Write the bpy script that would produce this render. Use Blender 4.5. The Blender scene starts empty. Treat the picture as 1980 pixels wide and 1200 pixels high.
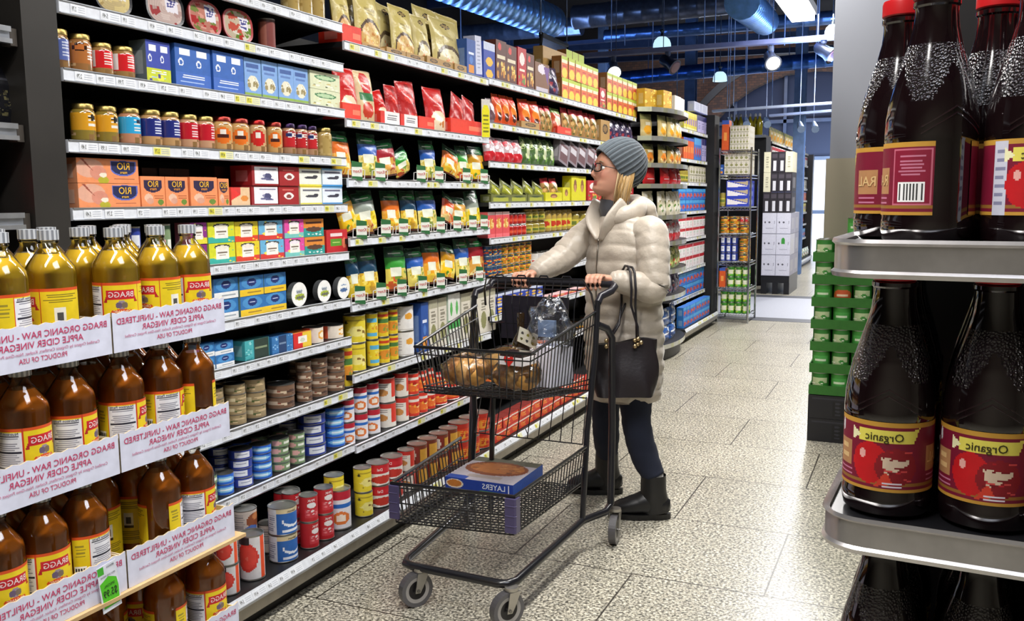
import bpy, bmesh, math, random
import numpy as np
from mathutils import Vector, Matrix
random.seed(7)
C = bpy.context.scene.collection
# ------------------------------------------------------------------ camera, world, lights, exposure
CAM_F, CAM_YAW, CAM_PITCH, CAM_ROLL, CAM_H = 1738.5, 0.424988, 0.124064, -0.007849, 1.45
def cam_axes():
    cy, sy = math.cos(CAM_YAW), math.sin(CAM_YAW)
    f = Vector((-sy*math.cos(CAM_PITCH), cy*math.cos(CAM_PITCH), -math.sin(CAM_PITCH)))
    r = Vector((cy, sy, 0)); u = r.cross(f)
    c, s = math.cos(CAM_ROLL), math.sin(CAM_ROLL)
    return c*r+s*u, -s*r+c*u, f
AR, AU, AF = cam_axes()
cam = bpy.data.objects.new('camera', bpy.data.cameras.new('camera')); C.objects.link(cam)
cam.data.sensor_width = 36; cam.data.lens = CAM_F*36/1980; cam.data.clip_start = 0.05; cam.data.clip_end = 200
m = Matrix((AR, AU, -AF)).transposed().to_4x4(); m.translation = (0, 0, CAM_H)
cam.matrix_world = m
bpy.context.scene.camera = cam
def ray(px, py): return AF + AR*((px-990)/CAM_F) - AU*((py-600)/CAM_F)
def onz(px, py, z): d = ray(px, py); return d*((z-CAM_H)/d.z)+Vector((0, 0, CAM_H))
def onx(px, py, x): d = ray(px, py); return d*(x/d.x)+Vector((0, 0, CAM_H))
def ony(px, py, y): d = ray(px, py); return d*(y/d.y)+Vector((0, 0, CAM_H))

w = bpy.data.worlds.new('World'); bpy.context.scene.world = w; w.use_nodes = True
w.node_tree.nodes['Background'].inputs[0].default_value = (0.50, 0.60, 0.85, 1)
w.node_tree.nodes['Background'].inputs[1].default_value = 0.22
vs = bpy.context.scene.view_settings
vs.view_transform = 'Standard'; vs.look = 'None'; vs.gamma = 1; vs.use_curve_mapping = False; vs.exposure = 0.6
def area(name, loc, size, power, col=(1, 1, 1), rot=(0, 0, 0)):
    d = bpy.data.lights.new(name, 'AREA'); d.shape = 'RECTANGLE'; d.size, d.size_y = size; d.energy = power; d.color = col
    o = bpy.data.objects.new(name, d); C.objects.link(o); o.location = loc; o.rotation_euler = rot
    return o
for i, (x, y, p) in enumerate([(-0.75, 0.4, 62), (-0.75, 3.2, 64), (-0.8, 6.0, 72), (-0.9, 8.9, 100), (-1.0, 12.6, 130), (-0.9, 17.5, 150)]):  # store overhead lights; the last one added to brighten the distant shelving
    area('aisle_light', (x, y, 3.25), (0.3, 2.0), p, (1.0, 0.97, 0.93), (0, math.radians(-16), 0))
area('hall_fill', (0.6, 1.2, 3.3), (1.2, 1.2), 32, (0.85, 0.9, 1.0))  # added fill from the camera side, no fixture there
area('hall_fill', (-3.6, 19.5, 4.6), (4, 3), 190, (0.9, 0.9, 1.0), (math.radians(35), 0, 0))  # fill on the far brick wall, no fixture of its own
area('daylight', (-1.6, 22.3, 1.9), (3.0, 1.6), 200, (0.65, 0.82, 1.0), (math.radians(90), 0, 0))
for x in (-5.5, -1.0):
    area('blue_fill', (x, 11, 2.75), (0.4, 6), 60, (0.35, 0.55, 1.0), (math.pi, 0, 0))  # unseen blue fill from below, tints the ducts and ceiling
# ------------------------------------------------------------------ materials (colour comes from the 'Col' attribute of each mesh)
def lin(h):
    if isinstance(h, str):
        h = h.lstrip('#'); h = tuple(int(h[i:i+2], 16)/255 for i in (0, 2, 4))
    return tuple(c/12.92 if c <= .04045 else ((c+.055)/1.055)**2.4 for c in h)
MATS = {}
def mat(name):
    if name in MATS: return MATS[name]
    m = bpy.data.materials.new(name); m.use_nodes = True; nt = m.node_tree; N = nt.nodes; L = nt.links
    b = N['Principled BSDF']; at = N.new('ShaderNodeAttribute'); at.attribute_name = 'Col'
    L.new(at.outputs['Color'], b.inputs['Base Color'])
    def S(**k):
        for a, v in k.items(): b.inputs[a.replace('_', ' ')].default_value = v
    def bump(scale, strength, dist=0.002, detail=4, kind='noise'):
        tc = N.new('ShaderNodeTexCoord')
        t = N.new('ShaderNodeTexNoise' if kind == 'noise' else 'ShaderNodeTexVoronoi'); t.inputs['Scale'].default_value = scale
        if kind == 'noise': t.inputs['Detail'].default_value = detail
        L.new(tc.outputs['Object'], t.inputs['Vector'])
        bp = N.new('ShaderNodeBump'); bp.inputs['Strength'].default_value = strength; bp.inputs['Distance'].default_value = dist
        L.new(t.outputs[0], bp.inputs['Height']); L.new(bp.outputs[0], b.inputs['Normal'])
    def mottle(scale, lo, hi, detail=3):
        tc = N.new('ShaderNodeTexCoord'); t = N.new('ShaderNodeTexNoise'); t.inputs['Scale'].default_value = scale; t.inputs['Detail'].default_value = detail
        L.new(tc.outputs['Object'], t.inputs['Vector'])
        mr = N.new('ShaderNodeMapRange'); mr.inputs['From Min'].default_value = .3; mr.inputs['From Max'].default_value = .7
        mr.inputs['To Min'].default_value = lo; mr.inputs['To Max'].default_value = hi; L.new(t.outputs[0], mr.inputs['Value'])
        hs = N.new('ShaderNodeHueSaturation'); L.new(mr.outputs[0], hs.inputs['Value']); L.new(at.outputs['Color'], hs.inputs['Color'])
        L.new(hs.outputs[0], b.inputs['Base Color'])
    if name == 'paper': S(Roughness=.5); mottle(60, .93, 1.05)
    elif name == 'card': S(Roughness=.8); mottle(25, .9, 1.08)
    elif name == 'film': S(Roughness=.27); bump(26, .7, .006)
    elif name == 'plastic': S(Roughness=.32)
    elif name == 'glassy': S(Roughness=.1, Coat_Weight=1.0, Coat_Roughness=.04)
    elif name == 'metal': S(Roughness=.32, Metallic=.9); mottle(12, .85, 1.1)
    elif name == 'chrome': S(Roughness=.16, Metallic=1.0)
    elif name == 'alu': S(Roughness=.28, Metallic=.85); mottle(18, .8, 1.12, 6)
    elif name == 'wire': S(Roughness=.3, Coat_Weight=.4)
    elif name == 'matte': S(Roughness=.75)
    elif name == 'glowglass': S(Roughness=.3, Emission_Strength=.75); L.new(at.outputs['Color'], b.inputs['Emission Color'])
    elif name == 'steel': S(Roughness=.45); mottle(6, .8, 1.15)
    elif name == 'leather': S(Roughness=.38); bump(90, .25, .002)
    elif name == 'denim': S(Roughness=.9); bump(220, .4, .001)
    elif name == 'nylon': S(Roughness=.42, Sheen_Weight=.25); bump(38, .55, .006, 3)
    elif name == 'knit': S(Roughness=.95, Sheen_Weight=.3); bump(260, .35, .001)
    elif name == 'hair': S(Roughness=.45)
    elif name == 'skin':
        S(Roughness=.5, Subsurface_Weight=.12, Subsurface_Scale=.01); b.inputs['Subsurface Radius'].default_value = (1, .35, .2); bump(120, .12, .001)
    elif name == 'bread': S(Roughness=.45); mottle(28, .55, 1.25, 5); bump(40, .4, .004)
    elif name == 'vinegar':
        S(Roughness=.1, Transmission_Weight=.22, IOR=1.34, Coat_Weight=.6, Coat_Roughness=.03)
    elif name == 'juice': S(Roughness=.09, Coat_Weight=1.0, Coat_Roughness=.03, Specular_IOR_Level=.7)
    elif name == 'stipple': S(Roughness=.14, Coat_Weight=1.0, Coat_Roughness=.12); bump(330, 1.0, .004, 2, 'vor')
    elif name in ('glass', 'bagfilm'):
        N.remove(b); tr = N.new('ShaderNodeBsdfTransparent'); gl = N.new('ShaderNodeBsdfGlossy'); mx = N.new('ShaderNodeMixShader'); fr = N.new('ShaderNodeFresnel')
        L.new(at.outputs['Color'], tr.inputs['Color']); gl.inputs['Roughness'].default_value = .04 if name == 'glass' else .18; fr.inputs['IOR'].default_value = 1.45 if name == 'glass' else 1.6
        mxx = N.new('ShaderNodeMath'); mxx.operation = 'ADD'; mxx.inputs[1].default_value = .02 if name == 'glass' else .07; L.new(fr.outputs[0], mxx.inputs[0])
        L.new(mxx.outputs[0], mx.inputs[0]); L.new(tr.outputs[0], mx.inputs[1]); L.new(gl.outputs[0], mx.inputs[2]); L.new(mx.outputs[0], N['Material Output'].inputs[0])
        if name == 'bagfilm':
            tc = N.new('ShaderNodeTexCoord'); t = N.new('ShaderNodeTexNoise'); t.inputs['Scale'].default_value = 22; t.inputs['Detail'].default_value = 4
            L.new(tc.outputs['Object'], t.inputs['Vector']); bp = N.new('ShaderNodeBump'); bp.inputs['Strength'].default_value = 1; bp.inputs['Distance'].default_value = .012
            L.new(t.outputs[0], bp.inputs['Height']); L.new(bp.outputs[0], gl.inputs['Normal']); L.new(bp.outputs[0], fr.inputs['Normal'])
    elif name == 'lamp':
        N.remove(b); e = N.new('ShaderNodeEmission'); L.new(at.outputs['Color'], e.inputs['Color']); e.inputs[1].default_value = 4.0; L.new(e.outputs[0], N['Material Output'].inputs[0])
    elif name == 'sky':
        N.remove(b); e = N.new('ShaderNodeEmission'); L.new(at.outputs['Color'], e.inputs['Color']); e.inputs[1].default_value = 1.6; L.new(e.outputs[0], N['Material Output'].inputs[0])
    elif name == 'brickwall':
        tc = N.new('ShaderNodeTexCoord'); mp = N.new('ShaderNodeMapping'); mp.inputs['Rotation'].default_value = (math.pi/2, 0, 0)
        L.new(tc.outputs['Object'], mp.inputs['Vector']); br = N.new('ShaderNodeTexBrick'); br.inputs['Scale'].default_value = 4
        for k, c in (('Color1', '3a2b27'), ('Color2', '54392c'), ('Mortar', '2a2625')): br.inputs[k].default_value = (*lin(c), 1)
        L.new(mp.outputs[0], br.inputs['Vector']); L.new(br.outputs[0], b.inputs['Base Color']); S(Roughness=.9)
    elif name == 'granite':
        tc = N.new('ShaderNodeTexCoord')
        v = N.new('ShaderNodeTexVoronoi'); v.inputs['Scale'].default_value = 125; v.inputs['Randomness'].default_value = 1
        n1 = N.new('ShaderNodeTexNoise'); n1.inputs['Scale'].default_value = 92; n1.inputs['Detail'].default_value = 3; n1.inputs['Roughness'].default_value = .65
        n2 = N.new('ShaderNodeTexNoise'); n2.inputs['Scale'].default_value = 1.6
        br = N.new('ShaderNodeTexBrick'); mp = N.new('ShaderNodeMapping'); mp.inputs['Location'].default_value = (GX, GY, 0)
        for t in (v, n1, n2): L.new(tc.outputs['Object'], t.inputs['Vector'])
        L.new(tc.outputs['Object'], mp.inputs['Vector']); L.new(mp.outputs[0], br.inputs['Vector'])
        br.offset = .5; br.inputs['Scale'].default_value = 1; br.inputs['Brick Width'].default_value = 1.0; br.inputs['Row Height'].default_value = .665
        br.inputs['Mortar Size'].default_value = .0035; br.inputs['Mortar Smooth'].default_value = .1
        br.inputs['Color1'].default_value = (1, 1, 1, 1); br.inputs['Color2'].default_value = (.95, .955, .97, 1); br.inputs['Mortar'].default_value = (.13, .12, .12, 1)
        cr = N.new('ShaderNodeValToRGB'); L.new(n1.outputs[0], cr.inputs[0]); E_ = cr.color_ramp.elements
        E_[0].position = .38; E_[0].color = (*lin('4a4842'), 1); E_[1].position = .60; E_[1].color = (*lin('e6e2d4'), 1)
        e = cr.color_ramp.elements.new(.49); e.color = (*lin('a9a596'), 1)
        cv = N.new('ShaderNodeValToRGB'); L.new(v.outputs['Color'], cv.inputs[0]); cv.color_ramp.elements[0].position = .15; cv.color_ramp.elements[0].color = (.5, .5, .5, 1)
        cv.color_ramp.elements[1].position = .5; cv.color_ramp.elements[1].color = (1.08, 1.05, 1.0, 1)
        def mul(a, c):
            x = N.new('ShaderNodeMix'); x.data_type = 'RGBA'; x.blend_type = 'MULTIPLY'; x.inputs[0].default_value = 1
            L.new(a, x.inputs[6]); L.new(c, x.inputs[7]); return x.outputs[2]
        c2 = N.new('ShaderNodeValToRGB'); L.new(n2.outputs[0], c2.inputs[0]); c2.color_ramp.elements[0].position = .35; c2.color_ramp.elements[0].color = (.86, .86, .84, 1); c2.color_ramp.elements[1].position = .65
        col = mul(mul(mul(cr.outputs[0], cv.outputs[0]), br.outputs[0]), c2.outputs[0])
        L.new(col, b.inputs['Base Color']); S(Roughness=.3, Specular_IOR_Level=.45)
    MATS[name] = m
    return m
# ------------------------------------------------------------------ mesh builder
class MB:
    def __init__(s): s.v = []; s.f = []; s.c = []; s.m = []
    def face(s, pts, col, mt='plastic'):
        i = len(s.v); s.v += [tuple(p) for p in pts]; s.f.append(tuple(range(i, i+len(pts)))); s.c.append(col); s.m.append(mt)
    def add(s, vs, fs, col, mt='plastic'):
        i = len(s.v); s.v += [tuple(p) for p in vs]
        for k, f in enumerate(fs):
            s.f.append(tuple(a+i for a in f)); s.c.append(col[k] if isinstance(col, list) else col); s.m.append(mt)
    def box(s, a, b, col, mt='plastic', M=None):
        x0, y0, z0 = a; x1, y1, z1 = b
        v = [(x0, y0, z0), (x1, y0, z0), (x1, y1, z0), (x0, y1, z0), (x0, y0, z1), (x1, y0, z1), (x1, y1, z1), (x0, y1, z1)]
        if M is not None: v = [tuple(M @ Vector(p)) for p in v]
        s.add(v, [(0, 3, 2, 1), (4, 5, 6, 7), (0, 1, 5, 4), (1, 2, 6, 5), (2, 3, 7, 6), (3, 0, 4, 7)], col, mt)
    def tube(s, pts, r, col, mt='wire', n=8, closed=False, cap=True):
        pts = [Vector(p) for p in pts]; k = len(pts); rs = r if isinstance(r, (list, tuple)) else [r]*k
        vs = []; up = None
        for i, p in enumerate(pts):
            if closed: t = pts[(i+1) % k]-pts[i-1]
            else: t = pts[min(i+1, k-1)]-pts[max(i-1, 0)]
            t.normalize()
            if up is None: up = Vector((0, 0, 1)) if abs(t.z) < .9 else Vector((1, 0, 0))
            a = t.cross(up)
            if a.length < 1e-4: a = t.cross(Vector((0, 1, 0)))
            a.normalize(); bb = a.cross(t); up = bb
            for j in range(n):
                q = 2*math.pi*(j+.5)/n; vs.append(p+(a*math.cos(q)+bb*math.sin(q))*rs[i])
        fs = []
        for i in range(k if closed else k-1):
            for j in range(n):
                i2 = (i+1) % k; fs.append((i*n+j, i*n+(j+1) % n, i2*n+(j+1) % n, i2*n+j))
        if cap and not closed: fs += [tuple(reversed(range(n))), tuple((k-1)*n+j for j in range(n))]
        fs = [tuple(reversed(f)) for f in fs]
        s.add(vs, fs, col, mt)
    def lathe(s, prof, col, mt='plastic', n=24, c=(0, 0), cap0=True, cap1=True):
        # prof: (r, z[, colour]) - a colour belongs to the segment above its point
        vs = []
        for p in prof:
            for j in range(n):
                q = 2*math.pi*j/n; vs.append((c[0]+p[0]*math.cos(q), c[1]+p[0]*math.sin(q), p[1]))
        for i in range(len(prof)-1):
            pc = prof[i]; cc = pc[2] if len(pc) > 2 and pc[2] else col; mm = pc[3] if len(pc) > 3 else mt
            fs = [(i*n+j, i*n+(j+1) % n, (i+1)*n+(j+1) % n, (i+1)*n+j) for j in range(n)]
            used = {}
            b = len(s.v) if i == 0 else b
            if i == 0: s.v += vs
            for f in fs: s.f.append(tuple(a+b for a in f)); s.c.append(cc); s.m.append(mm)
        k = len(prof)-1
        if cap0 and prof[0][0] > 1e-4: s.f.append(tuple(b+j for j in reversed(range(n)))); s.c.append(col); s.m.append(mt)
        if cap1 and prof[-1][0] > 1e-4: s.f.append(tuple(b+k*n+j for j in range(n))); s.c.append(prof[-1][2] if len(prof[-1]) > 2 and prof[-1][2] else col); s.m.append(mt)
    def grid(s, fn, nu, nv, cols, mt='paper', wrapu=False):
        # fn(u,v)->point; cols: array [nv][nu] of linear rgb, row 0 at v=0, or one colour
        b = len(s.v); NU = nu if wrapu else nu+1
        for j in range(nv+1):
            for i in range(NU): s.v.append(tuple(fn(i/nu, j/nv)))
        arr = isinstance(cols, np.ndarray)
        for j in range(nv):
            for i in range(nu):
                i2 = (i+1) % NU
                s.f.append((b+j*NU+i, b+j*NU+i2, b+(j+1)*NU+i2, b+(j+1)*NU+i))
                s.c.append(tuple(cols[j, i]) if arr else cols); s.m.append(mt)
    def flat(s, fn, cv, mt='paper'):
        # a flat picture: runs of one colour merged into rectangles
        A = cv.a; H, W, _ = A.shape; key = (A*255).astype(np.int32); key = key[..., 0]*65536+key[..., 1]*256+key[..., 2]
        done = np.zeros((H, W), bool)
        for j in range(H):
            i = 0
            while i < W:
                if done[j, i]: i += 1; continue
                k = key[j, i]; e = i+1
                while e < W and key[j, e] == k and not done[j, e]: e += 1
                t = j+1
                while t < H and (key[t, i:e] == k).all() and not done[t, i:e].any(): t += 1
                done[j:t, i:e] = True
                s.face([fn(i/W, j/H), fn(e/W, j/H), fn(e/W, t/H), fn(i/W, t/H)], cv.lin(j, i), mt)
                i = e
    def text(s, txt, fn, u0, v0, h, col, mt='paper', mirror=True, maxw=None, align='c', squash=1.0):
        # lettering, written mirrored as the photograph shows it; fn(u,v)->point, in metres
        vs, ts, wd = text_geo(txt)
        k = h; kx = h*squash
        if maxw and wd*kx > maxw: kx = maxw/wd
        W = wd*kx; x0 = u0-W/2 if align == 'c' else (u0 if align == 'l' else u0-W)
        out = []
        for (x, y) in vs:
            xx = (wd-x) if mirror else x
            out.append(fn(x0+xx*kx, v0+y*k))
        fs = [tuple(reversed(t)) for t in ts] if mirror else ts
        s.add(out, fs, col, mt)
    def build(s, name, parent=None, smooth=False, loc=None, rot=None, mods=None):
        me = bpy.data.meshes.new(name); me.from_pydata(s.v, [], s.f)
        names = list(dict.fromkeys(s.m)); idx = {n: i for i, n in enumerate(names)}
        for n in names: me.materials.append(mat(n))
        me.polygons.foreach_set('material_index', [idx[n] for n in s.m])
        at = me.color_attributes.new('Col', 'FLOAT_COLOR', 'CORNER')
        tot = np.array([len(f) for f in s.f]); cl = {}
        cc = np.array([cl.setdefault(c, (*lin(c), 1)) if isinstance(c, str) else (*c, 1) for c in s.c], dtype=np.float32)
        at.data.foreach_set('color', np.repeat(cc, tot, axis=0).ravel())
        if smooth: me.polygons.foreach_set('use_smooth', [True]*len(me.polygons))
        me.update()
        o = bpy.data.objects.new(name, me); C.objects.link(o)
        if parent: o.parent = parent
        if loc: o.location = loc
        if rot: o.rotation_euler = rot
        if smooth == 'auto':
            try: me.set_sharp_from_angle(angle=math.radians(40))
            except Exception: pass
        return o
_tg = {}
def text_geo(t):
    if t in _tg: return _tg[t]
    cu = bpy.data.curves.new('t', 'FONT'); cu.body = t; cu.size = 1.38; cu.resolution_u = 2; cu.offset = 0.012
    o = bpy.data.objects.new('t', cu); C.objects.link(o)
    dg = bpy.context.evaluated_depsgraph_get(); me = o.evaluated_get(dg).to_mesh()
    vs = [(v.co.x, v.co.y) for v in me.vertices]; fs = [tuple(p.vertices) for p in me.polygons]
    o.evaluated_get(dg).to_mesh_clear(); bpy.data.objects.remove(o); bpy.data.curves.remove(cu)
    x0 = min(v[0] for v in vs); x1 = max(v[0] for v in vs)
    vs = [(v[0]-x0, v[1]) for v in vs]
    _tg[t] = (vs, fs, x1-x0); return _tg[t]
# ------------------------------------------------------------------ printed pictures as coloured cells
def rgb(h): h = h.lstrip('#'); return np.array([int(h[i:i+2], 16)/255 for i in (0, 2, 4)])
class Cv:
    def __init__(s, W, H, bg): s.a = np.zeros((H, W, 3)); s.a[:] = rgb(bg); s.x, s.y = np.meshgrid((np.arange(W)+.5)/W, (np.arange(H)+.5)/H)
    def lin(s, j, i): return lin(tuple(s.a[j, i]))
    def r(s, x0, y0, x1, y1, c): s.a[(s.x >= x0) & (s.x <= x1) & (s.y >= y0) & (s.y <= y1)] = rgb(c); return s
    def e(s, cx, cy, rx, ry, c): s.a[((s.x-cx)/rx)**2+((s.y-cy)/ry)**2 <= 1] = rgb(c); return s
    def tri(s, p, c):
        m = np.ones_like(s.x, bool)
        sg = np.sign((p[1][0]-p[0][0])*(p[2][1]-p[0][1])-(p[1][1]-p[0][1])*(p[2][0]-p[0][0]))
        for k in range(3):
            (ax, ay), (bx, by) = p[k], p[(k+1) % 3]
            m &= sg*((bx-ax)*(s.y-ay)-(by-ay)*(s.x-ax)) >= 0
        s.a[m] = rgb(c); return s
    def sp(s, x0, y0, x1, y1, n, pal, r=.06, seed=1):
        R = random.Random(seed)
        for _ in range(n):
            q = r*R.uniform(.5, 1.3); s.e(R.uniform(x0+q/2, x1-q/2), R.uniform(y0+q/2, y1-q/2), q, q*R.uniform(.5, .9), R.choice(pal))
        return s
    def lines(s, x0, y0, x1, y1, n, c, seed=1):
        R = random.Random(seed)
        for i in range(n):
            y = y0+(y1-y0)*(i+.3)/n; s.r(x0+R.uniform(0, .15)*(x1-x0), y, x1-R.uniform(0, .2)*(x1-x0), y+(y1-y0)/n*.45, c)
        return s
    def bars(s, x0, y0, x1, y1, n, c, bg='ffffff'):
        s.r(x0, y0, x1, y1, bg)
        for i in range(n):
            x = x0+(x1-x0)*(i+.25)/n; s.r(x, y0+.1*(y1-y0), x+(x1-x0)/n*.5, y1-.1*(y1-y0), c)
        return s
    def L(s): return np.vectorize(lambda c: c/12.92 if c <= .04045 else ((c+.055)/1.055)**2.4)(s.a)
# ------------------------------------------------------------------ tags
USED = {}
def tag(o, label, cat, group=None):
    k = label
    if k in USED and not group: print('DUP LABEL', k)
    USED[k] = 1
    o['label'] = label; o['category'] = cat
    if group: o['group'] = group
    return o
def struct(o): o['kind'] = 'structure'; return o
def empty(name, loc=(0, 0, 0), rz=0):
    o = bpy.data.objects.new(name, None); C.objects.link(o); o.location = loc; o.rotation_euler = (0, 0, rz); return o
def dup(o, loc=None, rz=None, parent=None):
    c = o.copy(); C.objects.link(c)
    if parent: c.parent = parent
    if loc is not None: c.location = loc
    if rz is not None: c.rotation_euler = rz if isinstance(rz, tuple) else (0, 0, rz)
    for k in ('label', 'category', 'group'):
        if k in c and not parent: del c[k]
    for ch in list(o.children): dup(ch, parent=c)
    return c
ORD = 'first second third fourth fifth sixth seventh eighth ninth tenth eleventh twelfth thirteenth fourteenth fifteenth sixteenth seventeenth eighteenth nineteenth twentieth'.split()
# ------------------------------------------------------------------ goods: prototypes
PROTO = {}
STY = {}
def sty(name, bg, ops=(), texts=(), W=32, H=32):
    STY[name] = (bg, ops, texts, W, H)
def canvas(name):
    bg, ops, texts, W, H = STY[name]; cv = Cv(W, H, bg)
    for o in ops: getattr(cv, o[0])(*o[1:])
    return cv, texts
def put_texts(mb, texts, fn, w, h, mt):
    for t in texts:
        txt, u, v, th, c = t[:5]; mw = t[5] if len(t) > 5 else .9
        mb.text(txt, fn, u*w, v*h, th*h, c, mt, maxw=mw*w)
def p_box(style, w, d, h, mt='paper', side=None):
    cv, texts = canvas(style); mb = MB(); e = .0006
    mb.flat(lambda u, v: (-w/2+u*w, -d/2, v*h), cv, mt)
    a = cv.a; sc = tuple(a[:, 0].mean(0)) if side is None else tuple(rgb(side)); hx = lambda c: lin(tuple(c))
    tc = hx(a[-1].mean(0)) if side is None else hx(sc)
    for sx in (-1, 1):
        pts = [(sx*w/2, -d/2, 0), (sx*w/2, d/2, 0), (sx*w/2, d/2, h), (sx*w/2, -d/2, h)]
        if sx < 0: pts.reverse()
        mb.face(pts, hx(sc), mt)
        x = sx*(w/2+e); q = [(x, -d*.3, h*.2), (x, d*.25, h*.2), (x, d*.25, h*.75), (x, -d*.3, h*.75)]
        if sx < 0: q.reverse()
        mb.face(q, hx([min(1, c*.6+.35) for c in sc]), mt)
    mb.face([(-w/2, -d/2, h), (w/2, -d/2, h), (w/2, d/2, h), (-w/2, d/2, h)], tc, mt)
    mb.face([(w/2, -d/2, 0), (-w/2, -d/2, 0), (-w/2, d/2, 0), (w/2, d/2, 0)], tc, mt)
    mb.face([(w/2, d/2, 0), (-w/2, d/2, 0), (-w/2, d/2, h), (w/2, d/2, h)], tc, mt)
    put_texts(mb, texts, lambda x, z: (-w/2+x, -d/2-e, z), w, h, mt)
    return mb.build('food_box')
def p_can(style, w, d, h, mt='paper', side=None, name='food_can', rim='a8a8a4', n=24):
    n = 48 if w > .055 and h > .06 else 28
    cv, texts = canvas(style); mb = MB(); r = w/2*.985; q = h*.035
    fn = lambda u, v: (r*math.sin(-math.pi+2*math.pi*u), -r*math.cos(-math.pi+2*math.pi*u), q+v*(h-2*q))
    W = n; A = cv.L(); H = A.shape[0]
    # the picture is printed twice round the can
    idx = ((np.arange(W)+.5)/W*2 % 1.0*A.shape[1]).astype(int); idx = np.roll(idx, 0)
    shift = int(A.shape[1]*.5); B = A[:, (idx+shift) % A.shape[1]]
    mb.grid(fn, W, H, B, mt, wrapu=True)
    e = .0007
    fl = lambda x, z: ((r+e)*math.sin((x-math.pi*r/2)/r), -(r+e)*math.cos((x-math.pi*r/2)/r), q+z)
    put_texts(mb, texts, fl, math.pi*r, h-2*q, mt)
    mb.lathe([(r*.9, 0), (r*1.02, 0), (r*1.02, q*.6), (r, q)], rim, 'metal', n)
    o = mb.build(name, smooth='auto')
    k = MB(); k.lathe([(r, h-q), (r*1.02, h-q*.6), (r*1.02, h), (r*.95, h), (r*.93, h-q*1.6), (r*.6, h-q*1.6), (r*.58, h-q*1.3), (.0001, h-q*1.3)], rim, 'metal', n)
    k.build('can_lid', o, smooth='auto')
    return o
def p_jar(style, w, d, h, mt='glassy', side='b09858'):
    cv, texts = canvas(style); mb = MB(); R = w/2*.96; n = 24
    zz = [0, .02, .06, .74, .82, .87, .90]; rr = [.8, .94, 1, 1, .93, .8, .78]
    def rad(v):
        for a in range(len(zz)-1):
            if v <= zz[a+1]: t = (v-zz[a])/(zz[a+1]-zz[a]); return R*(rr[a]+(rr[a+1]-rr[a])*t)
        return R*.78
    A = cv.L(); idx = ((np.arange(n)+.5)/n*2 % 1.0*A.shape[1]).astype(int); B = A[:, (idx+A.shape[1]//2) % A.shape[1]]
    ang = lambda u: -math.pi+2*math.pi*u
    mb.grid(lambda u, v: (rad(v*.9)*math.sin(ang(u)), -rad(v*.9)*math.cos(ang(u)), v*.9*h), n, A.shape[0], B, mt, wrapu=True)
    fl = lambda x, z: ((R+.0008)*math.sin((x-math.pi*R/2)/R), -(R+.0008)*math.cos((x-math.pi*R/2)/R), z)
    put_texts(mb, texts, fl, math.pi*R, h*.9, 'paper')
    o = mb.build('glass_jar', smooth=True)
    k = MB(); k.lathe([(R*.86, h*.86), (R*.9, h*.87), (R*.9, h*.97), (R*.84, h), (R*.6, h*.995), (.0001, h*.99)], side, 'metal', n)
    k.build('jar_lid', o, smooth='auto')
    return o
def p_pouch(style, w, d, h, mt='film', side=None, name='food_pouch'):
    cv, texts = canvas(style); mb = MB(); A = cv.L(); H, W, _ = A.shape; t = min(d, .05)/2; R = random.Random(hash(style) % 999)
    k = [R.uniform(-1, 1) for _ in range(6)]
    def prof(u, v):
        a = (1-abs(2*u-1)**3)**.5*min(1, max(0, (.97-v)/.35))**.6*min(1, .55+v*2.2)
        return t*a*(1+.12*math.sin(6*u+9*v*k[0]+k[1]*3)+.08*math.sin(14*v+k[2]*5+u*7))
    def xx(u, v): return (-.5+u)*w*(1-.035*math.sin(math.pi*min(1, v*1.02))+.02*math.sin(v*9+k[3]))
    f = lambda u, v: (xx(u, v), -prof(u, v), v*h*(1-.012*math.sin(5*u+k[4])*(v > .96)))
    mb.grid(f, W, H, A, mt)
    bk = A.copy(); bk[:] = A[-2].mean(0)*.8
    mb.grid(lambda u, v: (lambda p: (p[0], prof(1-u, v)*.8, p[2]))(f(1-u, v)), W//2, H//2, bk, mt)
    mb.face([f(1, 0), (f(1, 0)[0], t*.6, 0), (f(0, 0)[0], t*.6, 0), f(0, 0)], tuple(A[0].mean(0)), mt)
    fl = lambda x, z: (lambda u, v: (xx(u, v), -prof(u, v)-.0012, z))(x/w, z/h)
    put_texts(mb, texts, fl, w, h, 'paper')
    return mb.build(name, smooth=True)
def p_disc(style, w, d, h, mt='paper', side='c8ccd0'):
    # round tin standing on its edge
    cv, texts = canvas(style); mb = MB(); R = h/2; A = cv.L(); n = 24; t = .025
    for j in range(8):
        for i in range(n):
            a0, a1 = 2*math.pi*i/n, 2*math.pi*(i+1)/n; r0, r1 = R*j/8, R*(j+1)/8
            p = [(r0, a0), (r1, a0), (r1, a1), (r0, a1)]
            cx, cz = (r0+r1)/2*math.cos((a0+a1)/2)/R, (r0+r1)/2*math.sin((a0+a1)/2)/R
            c = A[min(A.shape[0]-1, int((cz*.5+.5)*A.shape[0])), min(A.shape[1]-1, int((cx*.5+.5)*A.shape[1]))]
            pts = [(r*math.cos(a), -t/2, R+r*math.sin(a)) for r, a in p]
            if j == 0: pts = pts[1:]
            mb.face(pts, tuple(c), mt)
    vs = [(R*math.cos(2*math.pi*i/n), y, R+R*math.sin(2*math.pi*i/n)) for y in (-t/2, t/2) for i in range(n)]
    mb.add(vs, [(i, n+i, n+(i+1) % n, (i+1) % n) for i in range(n)]+[tuple(reversed(range(n, 2*n)))], side, 'metal')
    put_texts(mb, texts, lambda x, z: (-R+x, -t/2-.0006, z), 2*R, 2*R, mt)
    return mb.build('round_tin', smooth=False)
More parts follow.
